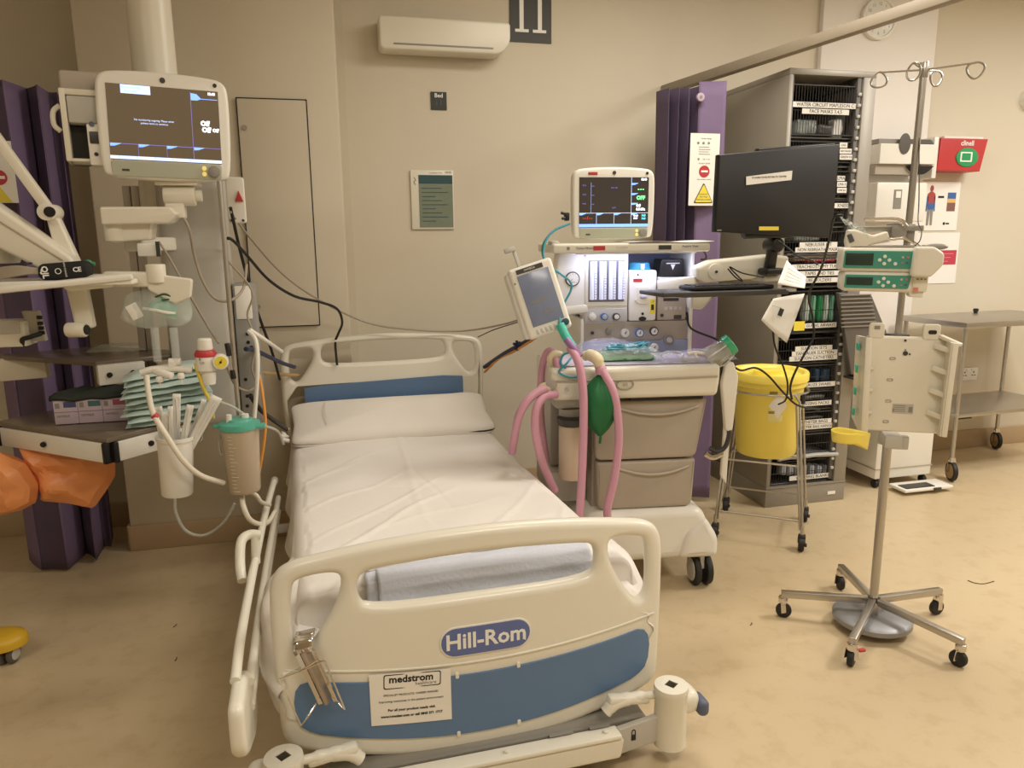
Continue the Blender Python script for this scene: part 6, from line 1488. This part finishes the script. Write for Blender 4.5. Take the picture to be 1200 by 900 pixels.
P = [at(906, 350, 2.6), at(943, 344, 2.6), at(922, 402, 2.58), at(892, 375, 2.58)]
t, c = sheet4('hanging_sheet', P, 'white sheet with a small dark square hanging below the keyboard tray')
q = at(915, 366, 2.585) - c; g = G(); g.box(q, (.02, .001, .03), 0, rot=(0, 20, 0)); part('dark_square', g, dkgrey, t)
g = G(); g.bar(at(905, 358, 2.59) - c, at(916, 361, 2.59) - c, .002, .001); part('text_line', g, ink_g, t)
# cables around
hose('hanging_cable', [(988, 252, 2.18), (977, 256, 2.22), (972, 280, 2.3), (962, 315, 2.45), (948, 345, 2.55), (952, 370, 2.6), (953, 395, 2.6), (940, 420, 2.6), (930, 440, 2.6), (926, 455, 2.6), (928, 468, 2.6)], .0045, cable_k, 'long dark cable winding from the drip pumps down past the hanging paper', 'cable')
hose('hanging_cable', [(905, 350, 2.8), (907, 400, 2.8), (918, 430, 2.8), (923, 450, 2.8), (921, 468, 2.8), (912, 474, 2.8)], .004, cable_k, 'thin dark cable falling from the keyboard tray into the bucket', 'cable')
hose('hanging_cable', [(805, 366, 2.75), (810, 385, 2.75), (840, 398, 2.75), (848, 410, 2.75), (856, 425, 2.75), (868, 434, 2.75), (885, 431, 2.75), (900, 440, 2.75), (918, 460, 2.75), (935, 475, 2.75), (960, 480, 2.8)], .0045, cable_k, 'dark cable running from the machine across the yellow bucket lid', 'cable')
hose('hanging_cable', [(853, 315, 2.75), (862, 325, 2.75), (870, 329, 2.75), (855, 313, 2.75), (870, 320, 2.75), (895, 325, 2.8)], .003, cable_k, 'thin black wire coiled on the cream arm', 'cable')
hose('hanging_cable', [(912, 282, 2.7), (925, 292, 2.7), (935, 300, 2.7), (950, 305, 2.7), (958, 310, 2.7)], .004, cable_k, 'black lead trailing from the screen neck towards the cabinet', 'cable')

# ---- yellow sharps bucket on wheeled wire stand
cs4 = [(1.871, 3.214), (2.188, 2.971), (2.442, 3.312), (2.098, 3.543)]
bc = (sum(x for x, y in cs4) / 4, sum(y for x, y in cs4) / 4)
ba = math.degrees(math.atan2(2.971 - 3.214, 2.188 - 1.871))
TBk = frame(bc[0] - .01, bc[1] - .02, 0, ba)
t = thing('wire_stand', 'wheeled wire stand carrying the yellow bucket', 'stand', TBk)
s0 = .205
q = at(895, 528, bc[1]); zb = q.z
zr = at(895, 464, bc[1] - .18).z
for k, (sx, sy) in enumerate(((-1, -1), (1, -1), (1, 1), (-1, 1))):
    g = G(); g.tube([(sx * s0, sy * s0, .10), (sx * .155, sy * .155, zr - .03), (sx * .13, sy * .13, zr)], .006, 8, smooth=False); g.tube([(sx * (s0 - .012), sy * s0, .10), (sx * .14, sy * .15, zr - .04)], .005, 8, smooth=False); g.cyl((sx * s0, sy * s0, .07), (sx * s0, sy * s0, .12), .009, seg=12); part('leg', g, steel, t)
    g = G(); g.cyl((sx * s0 - .014, sy * s0 - .012, .034), (sx * s0 + .014, sy * s0 - .012, .034), .034, seg=24, bev=.006); g.box((sx * s0, sy * s0, .055), (.036, .05, .045), .01); g.box((sx * s0 + .02, sy * s0 - .04, .042), (.012, .03, .010), .003); part('caster', g, rubber, t)
g = G(); R_ = .188; g.tube([(R_ * math.cos(2 * PI * k / 24), R_ * math.sin(2 * PI * k / 24), zr) for k in range(24)], .0055, 8, 3, closed=True); part('ring', g, steel, t)
g = G(); f_ = .97
g.tube([(-s0 * f_, -s0 * f_, .14), (s0 * f_, -s0 * f_, .14), (s0 * f_, s0 * f_, .14), (-s0 * f_, s0 * f_, .14)], .005, 8, closed=True, smooth=False)
for sx in (-1, 1): g.tube([(sx * .165, -.165, zb - .012), (sx * .165, .165, zb - .012)], .005, 8)
g.tube([(-.165, -.165, zb - .012), (.165, -.165, zb - .012)], .005, 8); g.tube([(-.165, .165, zb - .012), (.165, .165, zb - .012)], .005, 8); g.tube([(-.165, 0, zb - .012), (.165, 0, zb - .012)], .004, 8); part('cross_bars', g, steel, t)
zt = at(895, 435, bc[1] - .05).z
t = thing('sharps_bucket', 'round yellow bucket with a white diamond label in the wire stand', 'bucket', frame(bc[0] - .01, bc[1] - .02, zb))
h = zt - zb
g = G(); g.lathe([(0, 0), (.135, 0), (.146, .012), (.166, h * .80), (.17, h * .82), (.178, h * .84), (.178, h * .96)], None, 48, cap=False); bu = part('bucket', g, yellow_m, t)
g = G(); g.lathe([(.178, h * .90), (.186, h * .90), (.187, h * .98), (.182, h), (.165, h - .004), (.155, h - .018), (.05, h - .016), (0, h - .016)], None, 48, cap=False); g.lathe([(.06, h - .016), (.062, h + .004), (.05, h + .006), (0, h + .006)], Matrix.Translation((-.02, -.02, 0)) @ Matrix.Diagonal((1.3, .8, 1, 1)), 30); part('lid', g, yellow_m, t)
Dn = (-Vector((bc[0], bc[1], 0))).normalized(); an = math.atan2(Dn.y, Dn.x)
def cyls(a0, a1, z0, z1, dr=.0015):
    def f(u, v):
        z = z0 + (z1 - z0) * v; r = .146 + .020 * (z - .012) / (h * .8) + dr; a = an + a0 + (a1 - a0) * u
        return Vector((r * math.cos(a), r * math.sin(a), z))
    return f
g = G(); g.surf(lambda u, v: cyls(.42 + (.17) * (u), .42, 0, 0)(0, 0) if False else cyls(.30 + .56 * ((u - .5) * (1 - abs(2 * v - 1))), .0, h * .50, h * .80)(0, v), 6, 12); dm = part('diamond_label', g, paper, bu)
g = G(); g.surf(cyls(.02, .46, h * .46, h * .54), 8, 3); g.surf(cyls(.02, .22, h * .54, h * .60), 6, 3); part('text_label', g, mat('label_cream_y', (236, 224, 150), .6), bu)
g = G(); g.surf(cyls(.03, .20, h * .555, h * .585, .0025), 6, 2); g.surf(cyls(.03, .25, h * .77, h * .82, .0035), 6, 2); part('small_print', g, mat('print_olive', (150, 135, 60), .6), bu)
g = G(); g.box((.5 * .0 + (.188) * math.cos(an + 1.0), .188 * math.sin(an + 1.0), h * .72), (.02, .02, .05), .004); part('catch', g, ink, bu)

# ---- white wheeled unit behind the drip stand
t = thing('white_cart', 'white boxy wheeled unit behind the drip stand', 'cart', frame(3.13, 3.60, 0))
g = G(); g.b2((0, 0, .06), (.40, .45, .72), .01); bo = part('body', g, white_p, t)
g = G(); g.b2((-.002, -.004, .12), (.402, .0, .126)); g.b2((-.004, 0, .12), (0, .45, .126)); part('seam', g, taupe_p, bo)
for x, y in ((.03, .03), (.37, .03), (.03, .42), (.37, .42)):
    g = G(); g.cyl((x - .012, y, .026), (x + .012, y, .026), .026, seg=18, bev=.004); g.cyl((x, y, .04), (x, y, .065), .01, seg=10); part('caster', g, rubber, t)
g = G(); g.box((.25, -.09, .03), (.34, .14, .02), .008); part('pedal_bar', g, white_p, t)
g = G(); g.box((.30, -.165, .032), (.05, .01, .014), .002); g.box((.2, -.11, .042), (.2, .07, .006), .002); part('pedal_grip', g, dkgrey, t)
# grey papers / sheets standing above
g = G(); g.b2((0, 0, 0), (.22, .02, .20), .003); q = at(1060, 398, 3.4); solo('white_folder', g, paper, 'white folder behind the docking rack of the drip stand', 'folder', Matrix.Translation((q.x - .05, 3.7, .724)))
# ribbed grey panel
P = [at(985, 343, 3.42), at(1025, 346, 3.42), at(1044, 392, 3.42), at(1030, 402, 3.42), at(998, 405, 3.42)]
c = sum(P, Vector()) / 5
T = Matrix.Translation(c)
t = thing('ribbed_panel', 'dark grey ribbed plastic panel standing behind the drip stand pole', 'panel', T)
pp = [at(985, 343, 3.42), at(1024, 346, 3.42), at(1042, 390, 3.42), at(1030, 440, 3.42), at(1000, 440, 3.42)]
pp = [(p.x - c.x, p.z - c.z) for p in pp]
g = G(); g.plate([rpoly(pp, .01)], .03, .006, TL(0, .03, 0)); pa = part('panel', g, mat('slate_panel', (96, 90, 84), .45), t)
g = G()
for k in range(9):
    f_ = k / 8; z = pp[0][1] - .016 - f_ * .17; xl = pp[0][0] + .010 + .02 * f_; xr = pp[1][0] - .008 + .06 * f_ * .9
    g.box(((xl + xr) / 2, .012, z), (xr - xl, .01, .008), .003)
part('ribs', g, mat('rib_grey', (128, 122, 114), .45), pa)

g = G(); zb_ = -c.z + .722; g.b2((pp[4][0] + .02, .02, zb_ - .0), (pp[4][0] + .05, .06, pp[3][1] + .02), .004); g.b2((pp[4][0], .0, zb_), (pp[4][0] + .50, .30, zb_ + .012), .004); part('foot_bracket', g, dkgrey, t)
# ---- drip stand
IX, IY = 1.99, 2.24
TI = frame(IX, IY, 0)
iv = thing('drip_stand', 'tall steel drip stand on a five-spoke wheeled base', 'drip stand', TI)
L = lambda px, py, y=0: lp(TI, px, py, y)
g = G(); g.cyl((0, 0, .09), (0, 0, .86), .016, seg=24); g.cyl((0, 0, .80), (.012, 0, 2.06), .0115, seg=24); g.cyl((0, 0, .06), (0, 0, .11), .028, seg=20, bev=.004); part('pole', g, steel, iv)
tips = [(1.691, 2.412), (2.087, 2.549), (2.341, 2.263), (2.092, 1.949), (1.72, 2.022)]
for k, (x, y) in enumerate(tips):
    d = Vector((x - IX, y - IY, 0)); dn = d.normalized(); e = dn * .335
    g = G(); g.bar(Vector((0, 0, .115)) + dn * .02, e + Vector((0, 0, .098)), .026, .026, .003); lg = part('spoke', g, steel, iv)
    sd = Vector((-dn.y, dn.x, 0)); cc = e - dn * .012 + Vector((0, 0, .030))
    g = G(); g.cyl(e - dn * .008 + Vector((0, 0, .062)), e - dn * .008 + Vector((0, 0, .088)), .018, seg=18, bev=.003)
    for s_ in (-1, 1): g.bar(cc + sd * .017 * s_ + Vector((0, 0, -.005)), e - dn * .008 + sd * .013 * s_ + Vector((0, 0, .066)), .02, .003)
    part('caster_fork', g, chrome, lg)
    g = G(); g.cyl(cc - sd * .011, cc + sd * .011, .030, seg=26, bev=.005); part('wheel', g, rubber, lg)
    if k == 4:
        g = G(); g.box(cc + Vector((.030, -.012, .030)), (.026, .014, .010), .003); part('brake_pedal', g, red_m, lg)
g = G(); g.lathe([(0, .025), (.13, .025), (.143, .035), (.143, .052), (.132, .062), (.03, .066), (0, .066)], None, 44); part('base_weight', g, silver_f, iv)
# top hooks
zt = 2.045
d1 = Vector((.75, -.66, 0)); d2 = Vector((.66, .75, 0))
for (dd, ln, ax, r_) in ((-d1, .135, d1, .024), (d1, .15, d1, .024), ((-d2 - d1 * .32).normalized(), .10, (d1 * .75 - d2 * .65), .026), ((d2 + d1 * .5).normalized(), .09, (d1 * .75 + d2 * .65), .024)):
    o_ = Vector((.012, 0, zt)); e_ = o_ + dd * ln; cc_ = e_ + Vector((0, 0, -r_ * .75)) + ax * .0
    g = G(); g.tube([o_, o_ + dd * ln * .5 + Vector((0, 0, .003)), e_ + Vector((0, 0, .006))], .0034, 8)
    g.tube([cc_ + ax * (r_ * math.sin(a)) + Vector((0, 0, r_ * 1.05 * math.cos(a))) + dd * .004 * math.sin(a * 2) for a in [k * 2 * PI / 14 for k in range(14)]], .0034, 8, 3, closed=True)
    part('bag_hook', g, steel, iv)
g = G(); g.cyl((.012, 0, 2.02), (.012, 0, 2.07), .014, seg=18, bev=.002); part('pole_cap', g, steel, iv)
# pole collar and clamp by the rack
g = G(); q = L(1018, 375 + 8); g.b2((-.03, -.03, 1.09), (.03, .03, 1.15), .004); part('height_collar', g, dkgrey, iv)

# docking rack hung on the stand
T = frame(IX, IY, 0, rz=0)
TR = frame(IX, IY, 0, rz=-30)
def RP(px, py, y=-.09): q = lp(TR, px, py, y); return (q.x, q.z)
t = thing('docking_rack', 'cream plastic pump docking rack clamped on the drip stand', 'docking rack', TR)
g = G(); g.plate([rpoly([RP(1012, 503), RP(1106, 508), RP(1114, 396), RP(1016, 393)], .008)], .03, .008, TL(0, -.09, 0)); bk_ = part('back_plate', g, cream_p, t)
a_, b_2 = RP(1001, 392, -.16), RP(1011, 510, -.2)
g = G(); g.bm.free(); g.bm = bmesh.new()
def quad_plate(pts, th_vec):
    bm = bmesh.new(); A_ = [bm.verts.new(p) for p in pts]; B_ = [bm.verts.new(Vector(p) + th_vec) for p in pts]
    bm.faces.new(A_); bm.faces.new(B_[::-1]); n_ = len(pts)
    for i in range(n_): bm.faces.new((A_[i], B_[i], B_[(i + 1) % n_], A_[(i + 1) % n_]))
    bmesh.ops.recalc_face_normals(bm, faces=bm.faces[:]); return bm
P3 = lambda px, py, y: lp(TR, px, py, y)
g = G(); g._app(quad_plate([P3(1003, 393, .02), P3(1018, 396, -.17), P3(1012, 520, -.17), P3(998, 488, .02)], Vector((.012, .002, 0)))); g.bar(P3(1018, 396, -.17), P3(1011, 519, -.17), .018, .012, .003); part('left_cheek', g, cream_p, bk_)
g = G(); g._app(quad_plate([P3(1104, 394, -.02), P3(1120, 402, -.17), P3(1106, 512, -.17), P3(1098, 506, -.02)], Vector((-.012, .002, 0)))); g.bar(P3(1120, 402, -.17), P3(1106, 512, -.17), .018, .012, .003); part('right_cheek', g, cream_p, bk_)
for i, (py) in enumerate((406, 432, 458, 482)):
    g = G(); q = P3(1007.5 - i * 1.8, py, -.06); g.box(q + Vector((-.006, 0, 0)), (.006, .035, .026), .002); part('green_latch', g, teal_m, bk_)
    g = G(); q = P3(1108 - i * 3, 408 + i * 26, -.11); g.bar(q + Vector((-.035, .0, .008)), q + Vector((.012, -.03, -.006)), .006, .018, .002); q = P3(1022 - i * 1, 432 + i * 26, -.13); 
    if i < 3: g.bar(q + Vector((-.012, -.0, 0)), q + Vector((.008, .02, 0)), .006, .012, .002)
    parts('slot_rib', g, cream_p, bk_)
for px, py in ((1046, 420), (1043, 445), (1041, 470), (1038, 494)):
    q = RP(px, py, -.106); g = G(); g.plate([rrect(q[0] - .010, q[1] - .005, q[0] + .010, q[1] + .005, .004), rrect(q[0] - .007, q[1] - .003, q[0] + .007, q[1] + .003, .002)[::-1]], .003, .0005, TL(0, -.106, 0)); part('slot_frame', g, taupe_p, bk_)
q = RP(1058, 479, -.106); g = G(); g.b2((q[0] - .033, -.107, q[1] - .017), (q[0] + .033, -.105, q[1] + .017)); rl_ = part('rating_label', g, grey_p, bk_)
g = G()
for k in range(4): g.b2((q[0] - .03, -.108, q[1] + .010 - k * .007), (q[0] + .008, -.107, q[1] + .012 - k * .007))
g.b2((q[0] - .032, -.108, q[1] - .012), (q[0] - .028, -.107, q[1] + .0)); g.b2((q[0] + .018, -.108, q[1] - .012), (q[0] + .03, -.107, q[1] + .008)); part('print', g, midgrey, rl_)
for px, py, r in ((1061, 414, .008), (1061, 399, .004), (1066, 415, .003), (1061, 410, .002)):
    q = RP(px, py, -.106); g = G(); g.cyl((q[0], -.104, q[1]), (q[0], -.108, q[1]), r, seg=14); part('screw_hole', g, dkgrey, bk_)
g = G(); q = RP(1027, 386, -.10); g.plate([rrect(q[0] - .024, q[1] - .03, q[0] + .026, q[1] + .024, .01)], .016, .004, TL(0, -.10, 0)); tb_ = part('top_tab', g, cream_p, bk_)
g = G(); g.b2((q[0] - .008, -.110, q[1] + .002), (q[0] + .010, -.107, q[1] + .014)); part('tab_label', g, midgrey, tb_)
g = G(); q = RP(1092, 388, -.10); g.plate([rrect(q[0] - .028, q[1] - .03, q[0] + .026, q[1] + .024, .01)], .016, .004, TL(0, -.10, 0)); tb_ = part('top_tab', g, cream_p, bk_)
g = G(); g.plate([rrect(q[0] - .012, q[1] - .01, q[0] + .014, q[1] + .004, .006)], .004, .001, TL(0, -.108, 0)); part('finger_slot', g, ink, tb_)
g = G(); a_ = RP(1103, 398, -.12); g.bar((a_[0] - .0, -.1, a_[1] + .01), (a_[0] + .05, -.16, a_[1] - .012), .02, .012, .003); part('top_lug', g, cream_p, bk_)
g = G(); g.box((.0, -.05, RP(1040, 518)[1]), (.06, .10, .05), .01); g.cyl((-.01, -.0, .74), (-.01, 0, .81), .026, seg=20, bev=.004); g.box((.035, -.06, .765), (.04, .03, .05), .006); part('pole_clamp', g, grey_p, t)
# yellow cup holder
q1 = lp(TI, 1003, 508, -.12)
T = frame(IX + q1.x, IY - .12, q1.z)
t = thing('cup_holder', 'yellow plastic scoop-shaped holder under the docking rack', 'holder', T)
g = G()
def cup(u, v):
    a = 2 * PI * u; r = 1.0; x = -.03 + .056 * math.cos(a) * (1 - .1 * v); y = .0 + .045 * math.sin(a) * (1 - .1 * v)
    droop = .0 if math.cos(a) < 0 else .035 * math.cos(a) ** 1
    return Vector((x + .02 * max(0, math.cos(a)), y, .014 - .038 * v - droop * (.4 + .6 * v)))
g.surf(cup, 36, 6, closeu=True); o = part('band', g, yellow_m, t, ang=3); md = o.modifiers.new('thickness', 'SOLIDIFY'); md.thickness = .004
g = G(); g.bar((.02, .02, -.02), (.075, .10, -.03), .03, .012, .003); part('tongue', g, yellow_m, t)

# infusion pumps
def pump(px0, px1, py0, py1, label, kind):
    c_ = lp(TR, px0, (py0 + py1) / 2, -.15); d_ = lp(TR, px1, (py0 + py1) / 2, -.15); zt_ = lp(TR, px0, py0, -.15).z; zb_ = lp(TR, px0, py1, -.15).z
    W_ = d_.x - c_.x; H_ = zt_ - zb_
    T = TR @ TL(c_.x, -.15, zb_, ry=1.0)
    t = thing('infusion_pump', label, 'infusion pump', T)
    g = G(); g.b2((0, 0, 0), (W_, .13, H_), .012, seg=3); bo = part('body', g, cream_p, t)
    w = .215 if kind == 'A' else .235; w = min(w, W_ - .06)
    g = G(); g.plate([rpoly([(.006, .012), (w, .012), (w + .006, H_ - .010), (.008, H_ - .010)], .006)], .004, .001, TL(0, -.001, 0)); fa = part('front_panel', g, pump_g, t)
    g = G(); g.b2((.012, -.005, .022), (w * .46, -.002, H_ - .018), .001); part('display', g, lcd_off, fa)
    z = H_ / 2; x = w * .62
    for dx, dz in ((0, .012), (0, -.012), (-.015, 0), (.015, 0), (.034, -.012)):
        g = G(); g.cyl((x + dx, -.002, z + dz), (x + dx, -.006, z + dz), .0058, seg=14, bev=.001); part('key', g, white_p, fa)
    for dx, dz, mm in ((.055, .010, grey_p), (.055, -.008, midgrey), (.07, -.008, bluegrey), (.07, .010, mat('key_red', (190, 120, 110), .4))):
        if x + dx < w - .004:
            g = G(); g.cyl((x + dx, -.002, z + dz), (x + dx, -.005, z + dz), .004, seg=12); part('key', g, mm, fa)
    if kind == 'A':
        g = G(); g.plate([rpoly([(w + .014, .008), (w + .055, .008), (w + .055, H_ - .006), (w + .02, H_ - .006)], .008)], .01, .003, TL(0, -.002, 0)); g.plate([rpoly([(W_ - .08, -.012), (W_ - .02, -.012), (W_ + .012, H_ * .35), (W_ + .012, H_ * .8), (W_ - .02, H_ + .006), (W_ - .075, H_ + .006)], .01)], .05, .010, TL(0, -.015, 0)); part('syringe_door', g, cream_p, t)
    else:
        g = G(); g.b2((w + .012, -.004, .004), (W_ - .002, .004, H_ - .002), .004); g.plate([rpoly([(W_ - .05, -.016), (W_ - .01, -.016), (W_ - .01, .01), (W_ - .06, .01)], .005)], .05, .004, TL(0, .03, 0)); do = part('pump_door', g, cream_p, t)
        g = G()
        for k in range(3): g.b2((w + .022 + .012 * k, -.0055, H_ * .65), (w + .028 + .012 * k, -.004, H_ * .72))
        part('mark', g, ink_g, do)
        g = G(); g.b2((W_ - .045, -.0055, .004), (W_ - .03, -.004, .018)); part('red_mark', g, mat('mark_red', (220, 130, 110), .5), do)
    return t
pump(986, 1098, 290, 318, 'upper infusion pump with green keypad on the drip stand', 'A')
pump(987, 1088, 318, 341, 'lower infusion pump with green keypad on the drip stand', 'B')
# clamp and handles above the pumps
T = TI
t = thing('pump_clamp', 'grey and cream pole clamp with steel handles above the two pumps', 'clamp', TR)
g = G(); g.plate([rpoly([RP(992, 298), RP(989, 283), RP(992, 269), RP(1000, 269), RP(1022, 276), RP(1038, 271), RP(1042, 283), RP(1018, 287), RP(1012, 292)], .006)], .05, .008, TL(0, -.10, 0)); part('cream_housing', g, cream_p, t)
g = G(); q = RP(997, 279, -.13); g.box((q[0], -.128, q[1]), (.016, .008, .03), .003, rot=(0, -25, 0)); part('dark_window', g, mat('smoke_window', (84, 88, 94), .2), t)
g = G(); a_, b_2 = RP(1003, 268, -.05), RP(1081, 266, -.05); g.b2((a_[0], -.075, a_[1] - .01), (b_2[0], -.045, a_[1] + .008), .003); q = RP(1052, 268, -.06); g.b2((q[0] - .022, -.10, q[1] - .035), (q[0] + .022, .02, q[1] + .02), .004); g.b2((q[0] + .03, -.06, q[1] - .05), (q[0] + .055, -.02, q[1] + .015), .003); part('clamp_bar', g, zinc, t)
for pts in ([(1015, 287), (1025, 281), (1034, 278), (1046, 280), (1058, 279), (1070, 284), (1079, 290)], [(1013, 257), (1030, 256.5), (1050, 256.5), (1058, 259), (1064, 265)]):
    g = G(); g.tube([Vector((RP(x, y, -.12)[0], -.12, RP(x, y, -.12)[1])) for x, y in pts], .005, 8); part('steel_handle', g, chrome, t)
g = G(); a_ = RP(996, 290, -.12); b_2 = RP(1078, 291, -.12); g.b2((a_[0], -.125, a_[1] - .006), (b_2[0], -.06, a_[1] + .006), .002); part('base_bar', g, zinc, t)
g = G(); q = RP(1092, 290, -.13); g.ball((q[0] + .012, -.13, q[1] + .002), .03, (1.25, .5, .36)); g.cyl((q[0] - .03, -.13, q[1] + .003), (q[0] + .01, -.13, q[1] + .002), .006); part('clamp_knob', g, midgrey, t)
g = G(); q = P3(993, 256, -.10); g.surf(lambda u, v: q + Vector((.085 * (u - .4) + .02 * v, .03 * math.sin(5 * u), .02 - .055 * u - .03 * v + .012 * nz(u * 8, v * 8, 9))), 16, 10); o = solo('plastic_wrap', g, film_c, 'crumpled clear plastic draped over the left end of the pump clamp', 'wrapper', TR, ang=.4)
hose('pole_line', [(1077, 150, 2.235), (1077, 230, 2.2), (1076, 260, 2.15), (1080, 270, 2.12), (1078, 282, 2.1), (1072, 288, 2.1)], .0018, cable_k, 'thin dark line hanging beside the upper pole of the drip stand', 'line')

# ---- steel trolley at the right edge
TT = frame(3.68, 3.60, 0, 3)
t = thing('steel_trolley', 'two-tier stainless steel trolley at the right edge', 'trolley', TT)
TW, TD, TH = .92, .48, .985
g = G(); g.b2((-.02, -.02, TH - .035), (TW, TD, TH), .004); part('top', g, steel, t)
g = G(); g.b2((-.0, 0, .40), (TW - .02, TD - .02, .425), .004); sh_ = part('lower_shelf', g, steel, t)
g = G(); g.b2((.02, .0, .392), (.12, .03, .40)); part('stopper', g, black_p, sh_)
for x in (.0, TW - .03):
    for y in (.0, TD - .03):
        g = G(); g.cyl((x + .015, y + .015, .13), (x + .015, y + .015, TH - .03), .0125, seg=20); g.cyl((x + .015, y + .015, TH - .06), (x + .015, y + .015, TH - .03), .015, seg=20); lg = part('leg', g, steel, t)
        g = G(); g.cyl((x + .0 + .005, y + .015, .062), (x + .03, y + .005, .062), .062, seg=30, bev=.008); wh = part('wheel', g, rubber, lg)
        g = G(); g.cyl((x + .002, y + .015, .062), (x + .034, y + .003, .062), .046, seg=26, bev=.003); part('wheel_hub', g, mat('hub_brass', (170, 145, 105), .35, .6), wh)
        g = G(); g.cyl((x + .015, y + .015, .12), (x + .015, y + .015, .15), .018, seg=16); g.bar((x + .04, y + .012, .06), (x + .03, y + .015, .135), .03, .004); g.bar((x - .006, y + .012, .06), (x + .002, y + .015, .135), .03, .004); part('caster_fork', g, chrome, lg)
g = G(); g.cyl((.52, .40, TH), (.52, .40, TH + .03), .012, seg=12); g.box((.52, .40, TH + .02), (.03, .02, .02), .004); part('top_fitting', g, black_p, t)

SC.view_settings.view_transform='Standard'; SC.view_settings.look='None'; SC.view_settings.exposure=0.42; SC.view_settings.gamma=1.0
